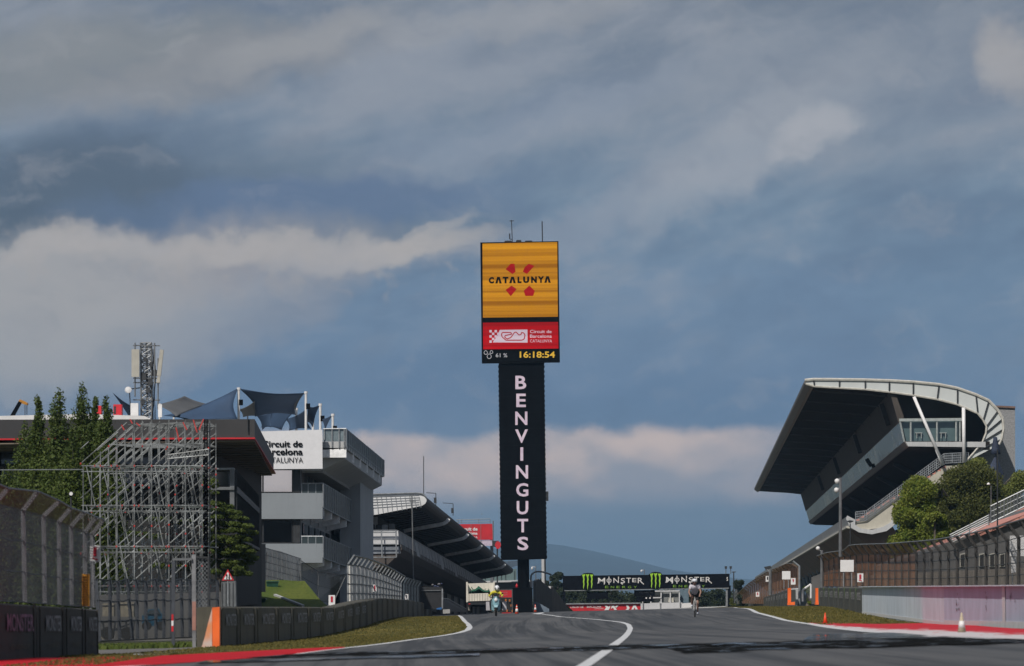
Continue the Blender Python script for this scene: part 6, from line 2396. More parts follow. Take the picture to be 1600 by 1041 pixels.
# red banner run, white wall and white gantry hut beyond the crest
t_ = thing('banner_wall', 'low red advertising banner with white lettering under the gantry', 'banner', V(940, 955, 760))
Yb = 760
mb = MB(); mb.pxp([(884, 944.5), (1001, 943), (1001, 953.2), (896, 955)], Yb, .4); bn = mb.build('panel', 'red_sheet', t_)
mb = MB(); mb.bar(V(884, 943.8, Yb - .1), V(1001, 942.6, Yb - .1), .4, .16); mb.build('top_rail', 'galvanised', t_)
mb = MB()
writepx(mb, 'CIRCUIT DE', 891, 947, 911.5, 950.2, Yb - .05, .01)
writepx(mb, 'BARCELONA', 917, 946.6, 939.5, 949.8, Yb - .05, .01)
writepx(mb, 'CATALUNYA', 929, 950.4, 943, 952, Yb - .05, 0)
for pl in ([(944, 953.5), (947, 949.5), (944.5, 946.3), (948, 946.2), (951, 948.5), (954, 945.8), (953, 950), (951, 953.4)], [(956, 946), (959, 946), (964, 953), (960, 953.2), (957.5, 949.5), (954.5, 952)],
           [(978, 945.6), (981, 945.5), (984, 950), (982, 953), (977.5, 953), (980, 950.5)], [(986.5, 952.6), (990, 945.5), (993, 945.4), (996.5, 952.3), (993, 952.4), (991.5, 949), (990, 952.5)], [(961, 948), (964, 945.7), (967, 945.7), (963, 950)]):
    mb.pxp(pl, Yb - .06, .02)
mb.build('lettering', 'sign_white', bn)
t_ = thing('white_wall', 'low white wall continuing right of the red banner under the gantry', 'wall', V(1060, 955, 765))
mb = MB(); mb.pxp([(1001, 943.2), (1066, 941.8), (1066, 955), (1001, 956)], 765, .5); mb.build('body', 'white_panel', t_)
mb = MB(); mb.pxp([(1006, 952.4), (1137, 947), (1137, 949), (1006, 954.6)], 764.5, .2); mb.build('kerb_rail', 'white_concrete', t_)
for x in (1004, 1031, 1062):
    mb = MB(); mb.pxp([(x - .8, 940), (x + .8, 940), (x + .8, 955), (x - .8, 955)], 764.7, .2); mb.build('post', 'white_concrete', t_)
t_ = thing('timing_hut', 'pale two-storey hut of white frames and grey panels behind the white wall', 'hut', V(1040, 955, 775))
mb = MB()
for x in (1016, 1032, 1046.5, 1060.5):
    mb.pxp([(x, 923), (x + 1.8, 923), (x + 1.8, 955), (x, 955)], 775, .4)
for y, xa, xb in ((923, 1016, 1062), (933.5, 1005, 1033), (942, 1016, 1062), (924, 1005, 1020)):
    mb.pxp([(xa, y), (xb, y - .6), (xb, y + 1.3), (xa, y + 1.8)], 774.9, .3)
mb.build('frame', 'white_panel', t_)
mb = MB(); mb.pxp([(1034, 924), (1046, 924), (1046, 941), (1034, 941)], 775.6, 3); mb.pxp([(1048.5, 924), (1060, 924), (1060, 941), (1048.5, 941)], 775.6, 3); mb.build('panel', pm('hut_grey', (.16, .17, .17), .7, var=.2), t_)
mb = MB(); mb.pxp([(1018, 925), (1031, 925), (1031, 941), (1018, 941)], 775.8, 3); mb.build('window', 'window_glass', t_)
mb = MB(); mb.pxp([(1062, 922), (1076, 921.5), (1076, 950), (1062, 950)], 776, 2); mb.build('blue_panel', pm('hut_blue', (.10, .15, .19), .6), t_)
mb = MB(); mb.pxp([(1045, 934), (1052, 934), (1053, 941), (1044, 941)], 775.2, .3); mb.build('cream_board', 'ledge_cream', t_)
mb = MB(); mb.pxp([(1066, 943), (1080, 942), (1081, 949), (1066, 950)], 770, .6); mb.build('white_block', 'sign_white', label='small white block on the ground behind the cyclist', cat='block')

# ------------------------------------------------------------------ right of the scoreboard: grey hoarding ramp, arm, pole
t_ = thing('hoarding', 'tall ribbed grey hoarding running away right of the scoreboard base', 'hoarding', V(855, 957, 610))
gm = pm('hoarding_grey', (.085, .085, .082), .75, var=.25, scale=.6, streak=.3)
mb = MB(); A = [V(833, 908, 606), V(837.5, 904.8, 612), V(858.5, 922, 640), V(858.5, 962, 640), V(833, 962, 606)]
mb.ext(A, (.3, .5, 0)); mb.build('near_panel', gm, t_)
mb = MB(); A = [V(858, 917.5, 640), V(860, 916.5, 641), V(888, 956.5, 690), V(888, 965, 690), V(858, 965, 640)]
mb.ext(A, (.3, .5, 0)); mb.build('far_panel', pm('hoarding_warm', (.14, .13, .12), .8, var=.25, scale=.6, streak=.3), t_)
mb = MB()
for k in range(5):
    mb.tube(V(838, 912 + k * 9, 611), V(858, 926 + k * 7, 639.5), .05, 4)
for k in range(9):
    x = 836 + k * 2.6
    mb.tube(V(x, 908 + k * 1.9, 610 + k * 3), V(x, 957, 610 + k * 3), .04, 4)
mb.build('rib', 'dark_metal', t_)
mb = MB(); mb.pxp([(857.5, 916), (860.5, 916), (860.5, 925), (857.5, 925)], 639, .5); mb.build('white_cap', 'white_panel', t_)
mb = MB(); mb.pxp([(833, 939.5), (843, 943), (858, 951.5), (858, 957.5), (833, 957)], 603.5, .3); mb.build('blue_board', pm('slate_board', (.12, .16, .21), .6), t_)
mb = MB(); mb.pxp([(828.5, 908), (832.5, 907), (832.5, 918), (828.5, 917)], 604, .4); mb.build('white_panel', 'white_panel', t_)
t_ = thing('arched_lamp', 'curved grey lamp arm arching to the right beside the scoreboard pole', 'lamp', V(829, 915, 608))
pts = [V(x, y, 608) for x, y in ((829.5, 904), (830, 899), (832.5, 896), (836, 893.8), (841, 893.2), (848, 893.8), (855, 895.8), (861, 898))]
mb = MB(); mb.path(pts, .09, 8); mb.tube(pts[0], V(829.5, 925, 608), .09, 8); mb.build('arm', 'grey_metal', t_)
mb = MB(); mb.pxp([(858, 896.6), (862.5, 898), (862, 899), (857.5, 897.8)], 607.9, .3); mb.build('lamp_head', 'dark_metal', t_)
t_ = thing('camera_pole', 'thin pole with a dome camera above the arched lamp', 'camera pole', V(837.5, 908, 614))
mb = MB(); mb.tube(V(837.5, 925, 614), V(837, 884, 614), .05, 6); mb.build('mast', 'grey_metal', t_)
mb = MB(); mb.tube(V(837, 886.5, 614), V(831.5, 885.5, 614), .03, 5); mb.ball(V(831.3, 888.3, 614), .11, .11, .17); mb.build('camera_dome', 'white_plastic', t_)
t_ = thing('mast', 'thick pale mast rising behind the scoreboard column on its right', 'mast', V(849, 955, 660))
mb = MB(); mb.tube(V(850, 960, 660), V(848.4, 760, 660), .26, 12); mb.build('tube', 'white_concrete', t_)
mb = MB(); mb.tube(V(852.2, 935, 659.8), V(851, 860, 659.8), .10, 6); mb.build('conduit', 'dark_metal', t_)
mb = MB(); mb.pxp([(851, 768), (857, 768), (857, 783), (851, 783)], 659, .4); mb.build('antenna_box', 'dark_metal', t_)

# ------------------------------------------------------------------ left of the scoreboard: red board, octagon, buildings beyond
t_ = thing('red_billboard', 'red billboard with white lettering above the far pit building roof', 'billboard', V(750, 900, 870))
mb = MB(); mb.pxp([(708, 819.4), (769, 818.6), (770, 843.4), (708, 844.2)], 870, .5); rb = mb.build('panel', 'red_sheet', t_)
mb = MB()
writepx(mb, 'Circuit de', 715, 824.0, 746.2, 829.4, 869.9, .03); writepx(mb, 'Barcelona', 715, 831.2, 746.2, 835.6, 869.9, .03); writepx(mb, 'CATALUNYA', 715, 838, 746.2, 841.5, 869.9, 0)
mb.build('lettering', 'sign_white', rb)
mb = MB(); mb.pxp([(740, 844.6), (769, 844.2), (769, 853), (740, 853.4)], 870.1, .4); mb.build('lilac_panel', pm('panel_lilac', (.45, .38, .47), .6), t_)
mb = MB()
for x, y in ((736, 870), (751.3, 870)):
    mb.tube(V(x, 819, 870), V(x, y, 870), .05, 5)
mb.tube(V(712, 812.5, 870), V(766, 811, 870), .05, 5); mb.tube(V(712, 816, 870), V(766, 815.5, 870), .04, 5)
for x in (716, 721, 748, 766):
    mb.tube(V(x, 818, 870), V(x, 811.5, 870), .04, 5)
mb.tube(V(770.5, 854, 870), V(770.5, 814, 870), .09, 6); mb.tube(V(751.5, 803.5, 870), V(754, 803.3, 870), .04, 5)
mb.pxp([(766, 840), (771, 840), (771, 935), (766, 935)], 871, .4)
mb.build('frame', 'grey_metal', t_)
t_ = thing('red_box_sign', 'octagonal red box sign beside the left edge of the scoreboard column', 'sign', V(776, 870, 865))
mb = MB(); mb.pxp([(769, 845.5), (779, 845), (779, 856), (769, 854)], 865.4, .6); mb.build('arm_box', 'dark_metal', t_)
mb = MB(); mb.pxp([(773, 852), (775, 847), (778, 845.3), (782, 848), (782.8, 853), (780, 857.5), (776.5, 858)], 865, .5); mb.build('panel', 'red_sheet', t_)
mb = MB(); mb.tube(V(777, 857, 865.6), V(777, 935, 865.6), .12, 6); mb.build('post', 'dark_metal', t_)
t_ = thing('far_pavilion', 'low flat-roofed pavilion with green glass far behind the scoreboard pole', 'building', V(790, 955, 890))
mb = MB(); mb.pxp([(735, 908.5), (831, 906), (831, 909), (735, 911)], 889, 6); mb.build('roof', 'white_concrete', t_)
mb = MB(); mb.pxp([(738, 911), (829, 909), (829, 962), (738, 962)], 890, 5); mb.build('wall', pm('pav_grey', (.055, .058, .060), .7), t_)
mb = MB(); mb.pxp([(750, 893), (807, 889), (807, 906.5), (750, 908)], 892, .3); w_ = mb.build('green_glass', glass_mat('green_glass', (.20, .28, .27), .2, back=(.14, .20, .20), metal=.4), t_)
mb = MB()
for x in (750, 758, 771, 783.5, 790, 804):
    mb.tube(V(x, 908, 891.9), V(x, 892, 891.9), .05, 5)
mb.build('mullion', 'dark_metal', w_)
mb = MB(); mb.pxp([(785, 877.5), (809, 876), (809, 884), (790, 889), (785, 886)], 885, 1.2); mb.build('upper_roof', pm('roof_blue', (.06, .09, .13), .5), t_)
for lab, x0, y0, x1, y1, Y, m_, tx in (('red board with two lines of white text behind the motorcyclist', 781, 922.5, 799.5, 933.5, 520, 'red_sheet', 1),):
    t_ = thing('red_board', lab, 'sign', V(790, 958, Y))
    mb = MB(); mb.pxp([(x0, y0), (x1, y0), (x1, y1), (x0, y1)], Y, .2); q_ = mb.build('panel', m_, t_)
    mb = MB(); writepx(mb, 'CIRCUIT DE', x0 + 2, y0 + 2.5, x0 + 12, y0 + 4.5, Y - .05, 0); writepx(mb, 'CATALUNYA', x0 + 2, y0 + 6.3, x0 + 12, y0 + 8.3, Y - .05, 0); mb.build('lettering', pm('dull_pink', (.42, .20, .20), .7), q_)
    mb = MB(); mb.pxp([(x0, y1), (x0 + 1, y1), (x0 + 1, 960), (x0, 960)], Y, .2); mb.pxp([(x1 - 1, y1), (x1, y1), (x1, 960), (x1 - 1, 960)], Y, .2); mb.build('leg', 'dark_metal', t_)
t_ = thing('equipment_rack', 'black rack of equipment with small orange lights under the red board', 'rack', V(790, 960, 522))
mb = MB(); mb.pxp([(782, 934), (800, 934), (800, 960), (782, 960)], 523, 1.2); mb.build('cabinet', 'dark_room', t_)
mb = MB()
for x, y in ((789, 936), (795, 936.5), (786, 944), (797.5, 944.5), (791, 952.5), (798.5, 953)):
    mb.pxp([(x, y), (x + 2.6, y), (x + 2.6, y + 3.6), (x, y + 3.6)], 522.8, .2)
mb.build('orange_case', pm('case_orange', (.30, .10, .02), .6, var=.3), t_)
mb = MB(); mb.pxp([(784, 957.5), (800, 957), (800, 958.6), (784, 959)], 522.3, .3); mb.build('red_strip', 'red_sheet', t_)
t_ = thing('extinguisher', 'small red bottle on a hook above the scoreboard base, left of the pole', 'extinguisher', V(807.5, 919, 600))
mb = MB(); mb.lathe(V(807.5, 918.6, 600), [(.13, 0), (.13, .28), (.05, .38), (.04, .46)], 12); mb.build('bottle', 'red_sheet', t_, smooth=True)
mb = MB(); mb.tube(V(807.5, 911.5, 600), V(807, 909.5, 600), .03, 5); mb.build('handle', 'dark_metal', t_)


# ------------------------------------------------------------------ tipper truck seen from behind
def truck():
    Y = 473.0
    g = V(751, 959.5, Y)
    T = thing('tipper_truck', 'white tipper truck seen from behind, carrying green netting, parked by the garages', 'truck', g)
    wp = pm('truck_white', (.60, .57, .50), .7, var=.12, scale=1.5, streak=.35)
    mb = MB(); mb.pxp([(730, 912), (772, 910.6), (772.3, 927), (730.3, 928.3)], Y + 4.6, .12); mb.build('headboard', wp, T)
    mb = MB(); mb.pxp([(729.3, 928), (767.8, 926.8), (768, 938.6), (729.8, 939.8)], Y, .1); tg = mb.build('tailgate', wp, T)
    mb = MB()
    for i in range(9):
        x = 733 + i * 4.1
        mb.pxp([(x, 928), (x + .7, 928), (x + .7, 939.2), (x, 939.2)], Y - .03, .04)
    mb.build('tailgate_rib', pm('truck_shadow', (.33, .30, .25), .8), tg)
    for x0, x1 in ((728.3, 731.2), (770.6, 773.2)):
        mb = MB(); mb.pxp([(x0, 909.6), (x1, 909.5), (x1 + .2, 941), (x0 + .2, 941.3)], Y - .05, .2); mb.build('corner_post', wp, T)
        mb = MB(); q = [V(x0 + .6, 913, Y + .1), V(x1 - .4, 913, Y + .1), V(x1 - .4, 940, Y + .1), V(x0 + .6, 940, Y + .1)]; mb.ext(q, (0, 4.5, 0)); mb.build('side_board', wp, T)
    mb = MB(); mb.pxp([(729.5, 938.5), (772.5, 937.5), (772.5, 942), (729.5, 942.6)], Y + .1, 4.5); mb.build('bed_floor', 'dark_metal', T)
    mb = MB(); mb.pxp([(738, 942), (764, 942), (764, 948), (738, 948)], Y + .3, 5.6); mb.build('chassis', 'black_metal', T)
    mb = MB(); mb.box(V(733, 944, Y + 5.2), V(769, 918, Y + 7)); mb.build('cab', wp, T)
    for x in (732.5, 736.5, 764.5, 768.5):
        mb = MB(); p = V(x, 949.6, Y + 1.0); mb.lathe(p - Vector((.10, 0, 0)), [(.34, 0), (.44, .03), (.44, .17), (.34, .2)], 20, axis=Vector((1, 0, 0))); w = mb.build('wheel', 'tyre', T)
    for x in (735, 766):
        mb = MB(); p = V(x, 949.6, Y + 6.0); mb.lathe(p - Vector((.12, 0, 0)), [(.34, 0), (.44, .03), (.44, .22), (.34, .25)], 20, axis=Vector((1, 0, 0))); mb.build('wheel', 'tyre', T)
    for x in (731, 768.5):
        mb = MB(); mb.pxp([(x, 943), (x + 4, 943), (x + 3.4, 954), (x + .6, 954)], Y + .35, .04); mb.build('mud_flap', pm('flap_grey', (.16, .15, .13), .8, var=.3), T)
    mb = MB(); mb.pxp([(730, 943), (773, 942.4), (773, 944.4), (730, 945)], Y - .02, .12); bm_ = mb.build('bumper', 'dark_metal', T)
    for x in (732, 768):
        mb = MB(); mb.pxp([(x, 943.2), (x + 3, 943.1), (x + 3, 944.3), (x, 944.4)], Y - .06, .05); mb.build('tail_light', 'red_sheet', bm_)
    rr = random.Random(12)
    ng = thing('netting_heap', 'heap of green netting piled in the bed of the tipper truck', 'netting', V(750, 930, Y + 1.2))
    mb = MB()
    n, m = 26, 8
    pts = []
    for j in range(m + 1):
        for i in range(n + 1):
            u, v = i / n, j / m
            x = 733 + 34 * u
            hgt = np.interp(x, [733, 738, 744, 748, 751, 754, 760, 764, 767], [.15, .35, .45, .75, .55, .4, .28, .35, .1]) * math.sin(math.pi * min(1, .15 + v * .85)) ** .6
            p = V(x, 928, Y + .4 + 2.6 * v)
            p.z += hgt * .9 + .10 * mnoise.noise(Vector((i * .9, j * 1.1, 0)))
            mb.v.append(tuple(p))
    for j in range(m):
        for i in range(n):
            mb.f.append((j * (n + 1) + i, j * (n + 1) + i + 1, (j + 1) * (n + 1) + i + 1, (j + 1) * (n + 1) + i)); mb.uv.append(None)
    nm = mb.build('net', pm('net_green', (.012, .10, .055), .8, var=.4, scale=6), ng)
    mb = MB()
    for i in range(26):
        a = V(735 + rr.random() * 30, 927 - rr.random() * 5, Y + .5 + rr.random()); mb.tube(a, a + Vector((rr.uniform(-.3, .3), rr.uniform(-.2, .2), rr.uniform(.02, .3))), .025, 4)
    mb.build('loose_strand', 'net_green', ng)


truck()


# ------------------------------------------------------------------ people
pm('skin', (.26, .15, .11), .6, var=.08)
pm('jersey_white', (.52, .50, .56), .75, var=.08, scale=6)
pm('shorts_black', (.012, .012, .014), .8, var=.2)
pm('jacket_yellow', (.48, .43, .03), .65, var=.15, scale=6)
pm('trousers_dark', (.02, .022, .028), .8, var=.2)
pm('helmet_white', (.62, .64, .68), .3, var=.04)
pm('shoe_white', (.55, .58, .66), .5, var=.05)
pm('fairing_blue', (.20, .36, .42), .35, var=.08)
pm('visor', (.015, .015, .018), .15)
pm('bike_white', (.55, .55, .55), .4, var=.05)


def rider(T, O, shoulder, pelvis, head, hands, knees, feet, elbow_out=.08, skin_mat='skin', lean=None):
    """one continuous body with clothes as children; O = base point, all offsets in metres, facing -Y"""
    o = Vector(O)
    J = {}
    B = []
    def j(k, p, r): J[k] = (o + Vector(p), r)
    px, py, pz = pelvis; sx, sy, sz = shoulder; hx, hy, hz = head
    j('pelvis', pelvis, .125)
    mid = [(pelvis[i] + shoulder[i]) / 2 for i in range(3)]
    j('waist', (mid[0], mid[1] + .02, mid[2]), .115)
    j('chest', (sx, sy, sz - .07), .14)
    j('neckbase', (sx, sy - .03, sz + .04), .06)
    j('neck', (hx * .7 + sx * .3, (hy + sy) / 2, hz - .13), .052)
    j('skull', head, .092)
    j('crown', (hx, hy + .01, hz + .08), .07)
    B += [('pelvis', 'waist'), ('waist', 'chest'), ('chest', 'neckbase'), ('neckbase', 'neck'), ('neck', 'skull'), ('skull', 'crown')]
    for s, nm in ((-1, 'l'), (1, 'r')):
        sh = (sx + s * .18, sy, sz)
        hn = hands[0] if s < 0 else hands[1]
        el = ((sh[0] + hn[0]) / 2 + s * elbow_out, (sh[1] + hn[1]) / 2 + .02, (sh[2] + hn[2]) / 2 - .05)
        j('sh' + nm, sh, .06); j('el' + nm, el, .042); j('wr' + nm, (hn[0], hn[1] + .06, hn[2] + .03), .03); j('palm' + nm, hn, .032)
        B += [('chest', 'sh' + nm), ('sh' + nm, 'el' + nm), ('el' + nm, 'wr' + nm), ('wr' + nm, 'palm' + nm)]
        for q in range(4):       # four fingers wrapped over the grip and a thumb beneath
            fx = hn[0] + s * (-.030 + q * .020)
            j('f%s%d' % (nm, q), (fx, hn[1] - .045 - .004 * (q in (1, 2)), hn[2] - .004), .009)
            j('g%s%d' % (nm, q), (fx, hn[1] - .055, hn[2] - .035), .008)
            B += [('palm' + nm, 'f%s%d' % (nm, q)), ('f%s%d' % (nm, q), 'g%s%d' % (nm, q))]
        j('th' + nm, (hn[0] - s * .045, hn[1] - .015, hn[2] - .028), .010)
        B += [('palm' + nm, 'th' + nm)]
        hp = (px + s * .10, py, pz - .03); kn = knees[0] if s < 0 else knees[1]; ft = feet[0] if s < 0 else feet[1]
        j('hip' + nm, hp, .095); j('kn' + nm, kn, .06); j('cf' + nm, tuple(kn[i] * .62 + ft[i] * .38 + (0, .03, 0)[i] for i in range(3)), .058); j('an' + nm, ft, .038); j('toe' + nm, (ft[0], ft[1] - .15, ft[2] - .05), .035)
        B += [('pelvis', 'hip' + nm), ('hip' + nm, 'kn' + nm), ('kn' + nm, 'cf' + nm), ('cf' + nm, 'an' + nm), ('an' + nm, 'toe' + nm)]
    body = skin_body('body', J, B, skin_mat, T)
    return J, body


def shell(name, J, keys, bones, grow, mat, T):
    skin_body(name, {k: (J[k][0], J[k][1] + grow) for k in keys}, bones, mat, T)


def face(T, c, s=1.0):
    c = Vector(c)
    mb = MB(); mb.loft([c + Vector((-.012, -.085, .02)), c + Vector((.012, -.085, .02)), c + Vector((.016, -.088, -.03)), c + Vector((-.016, -.088, -.03))], [c + Vector((-.004, -.10, .01)), c + Vector((.004, -.10, .01)), c + Vector((.006, -.115, -.025)), c + Vector((-.006, -.115, -.025))])
    mb.build('nose', 'skin', T)
    for x in (-.032, .032):
        mb = MB(); mb.ball(c + Vector((x, -.083, .018)), .012, .008, .007); mb.build('eye', 'visor', T)
        mb = MB(); mb.ball(c + Vector((x * 2.9, .0, -.005)), .012, .02, .03); mb.build('ear', 'skin', T)
    mb = MB(); mb.ball(c + Vector((0, -.084, -.052)), .024, .008, .007); mb.build('mouth', pm('lips', (.25, .08, .07), .6), T)


def wheel(mbp, c, r, w, T, tyre='tyre', spokes=0, name='wheel'):
    c = Vector(c)
    mb = MB()
    n = 32
    for i in range(n):
        a0, a1 = 2 * math.pi * i / n, 2 * math.pi * (i + 1) / n
        mb.tube(c + Vector((0, math.cos(a0), math.sin(a0))) * 1.0 if False else c + Vector((0, r * math.cos(a0), r * math.sin(a0))), c + Vector((0, r * math.cos(a1), r * math.sin(a1))), w, 8)
    o = mb.build(name, tyre, T, smooth=True)
    mb = MB()
    for i in range(spokes):
        a = 2 * math.pi * i / spokes
        mb.tube(c, c + Vector((0, (r - w) * math.cos(a), (r - w) * math.sin(a))), .003 if spokes > 10 else .015, 4)
    mb.lathe(c - Vector((w, 0, 0)), [(w * 1.2, 0), (w * 1.2, w * 2)], 12, axis=Vector((1, 0, 0)))
    mb.build('hub', 'grey_metal', o)
    return o


def cyclist():
    g = G(1086.3, 964.5)
    bk = thing('bicycle', 'black and white road bicycle ridden towards us by the cyclist', 'bicycle', g)
    r = .335
    wheel(None, g + Vector((0, -.02, r + .014)), r, .016, bk, spokes=20)
    wheel(None, g + Vector((0, .98, r + .014)), r, .016, bk, spokes=20)
    mb = MB()
    f = lambda x, y, z: g + Vector((x, y, z))
    for a, c in (((.05, -.02, .35), (.045, .06, .75)), ((-.05, -.02, .35), (-.045, .06, .75))):
        mb.tube(f(*a), f(*c), .014, 8)
    mb.build('fork', 'bike_white', bk)
    mb = MB(); mb.tube(f(0, .06, .74), f(0, .10, .92), .022, 10); mb.tube(f(0, .08, .86), f(0, .60, .90), .018, 8); mb.tube(f(0, .08, .78), f(0, .55, .29), .022, 8); mb.tube(f(0, .55, .29), f(0, .66, .96), .018, 8)
    for s in (-1, 1):
        mb.tube(f(s * .02, .62, .82), f(s * .06, .98, .35), .010, 6); mb.tube(f(s * .02, .55, .29), f(s * .06, .98, .35), .011, 6)
    mb.build('frame', 'bike_white', bk)
    mb = MB(); mb.loft([f(-.03, .52, .98), f(.03, .52, .98), f(.03, .52, .94), f(-.03, .52, .94)], [f(-.07, .78, .99), f(.07, .78, .99), f(.07, .78, .94), f(-.07, .78, .94)]); mb.build('saddle', 'shorts_black', bk)
    mb = MB(); mb.tube(f(0, .1, .92), f(0, .0, .94), .015, 6)
    mb.path([f(-.21, -.10, .80), f(-.21, -.13, .88), f(-.21, -.06, .93), f(-.20, .0, .94), f(.20, .0, .94), f(.21, -.06, .93), f(.21, -.13, .88), f(.21, -.10, .80)], .013, 8); mb.build('handlebar', 'black_metal', bk)
    mb = MB(); mb.tube(f(-.09, .55, .29), f(.09, .55, .29), .015, 6); mb.tube(f(.09, .55, .29), f(.09, .52, .12), .012, 6); mb.tube(f(-.09, .55, .29), f(-.09, .58, .46), .012, 6); mb.box(f(.09, .47, .105), f(.17, .57, .125)); mb.box(f(-.17, .53, .45), f(-.09, .63, .47)); mb.build('crank', 'grey_metal', bk)
    T = thing('person', 'cyclist in a white helmet, white jersey and black shorts riding towards us', 'person', g)
    J, body = rider(T, g, shoulder=(0, .16, 1.40), pelvis=(0, .66, 1.04), head=(-.01, .0, 1.58), hands=((-.21, -.10, .955), (.21, -.10, .955)),
                    knees=((-.12, .30, .92), (.13, .42, .62)), feet=((-.13, .62, .55), (.13, .60, .21)))
    jb = [('pelvis', 'waist'), ('waist', 'chest'), ('chest', 'shl'), ('chest', 'shr')]
    J2 = dict(J)
    for nm in 'lr':
        a, c = J['sh' + nm][0], J['el' + nm][0]
        J2['sl' + nm] = (a.lerp(c, .6), .048)
    J2['chest'] = (J['chest'][0], .15)
    shell('jersey', J2, ['pelvis', 'waist', 'chest', 'neckbase', 'shl', 'shr', 'sll', 'slr'], jb + [('chest', 'neckbase'), ('shl', 'sll'), ('shr', 'slr')], .045, 'jersey_white', T)
    J3 = dict(J)
    for nm in 'lr':
        J3['kq' + nm] = (J['hip' + nm][0].lerp(J['kn' + nm][0], .82), .068)
    shell('shorts', J3, ['pelvis', 'hipl', 'hipr', 'kql', 'kqr'], [('pelvis', 'hipl'), ('pelvis', 'hipr'), ('hipl', 'kql'), ('hipr', 'kqr')], .020, 'shorts_black', T)
    h = J['skull'][0]
    face(T, h)
    mb = MB(); mb.ball(h + Vector((0, .01, .075)), .125, .15, .095, 16, 10); hm = mb.build('helmet', 'helmet_white', T, smooth=True)
    mb = MB()
    for x in (-.06, 0, .06):
        mb.tube(h + Vector((x, -.11, .115)), h + Vector((x, .12, .16)), .008, 4)
    mb.build('vent', 'dark_metal', hm)
    mb = MB(); mb.loft([h + Vector((-.07, -.095, .03)), h + Vector((.07, -.095, .03)), h + Vector((.065, -.10, -.0)), h + Vector((-.065, -.10, -.0))], [h + Vector((-.08, -.07, .03)), h + Vector((.08, -.07, .03)), h + Vector((.08, -.07, .0)), h + Vector((-.08, -.07, .0))]); mb.build('sunglasses', 'visor', T)
    for nm in 'lr':
        a, t2 = J['an' + nm][0], J['toe' + nm][0]
        skin_body('shoe', {'a': (a + Vector((0, .03, -.03)), .05), 'b': (a.lerp(t2, .5), .048), 'c': (t2 + Vector((0, -.03, 0)), .04), 'd': (a + Vector((0, 0, .10)), .045)}, [('a', 'b'), ('b', 'c'), ('a', 'd')], 'shoe_white', T)


cyclist()


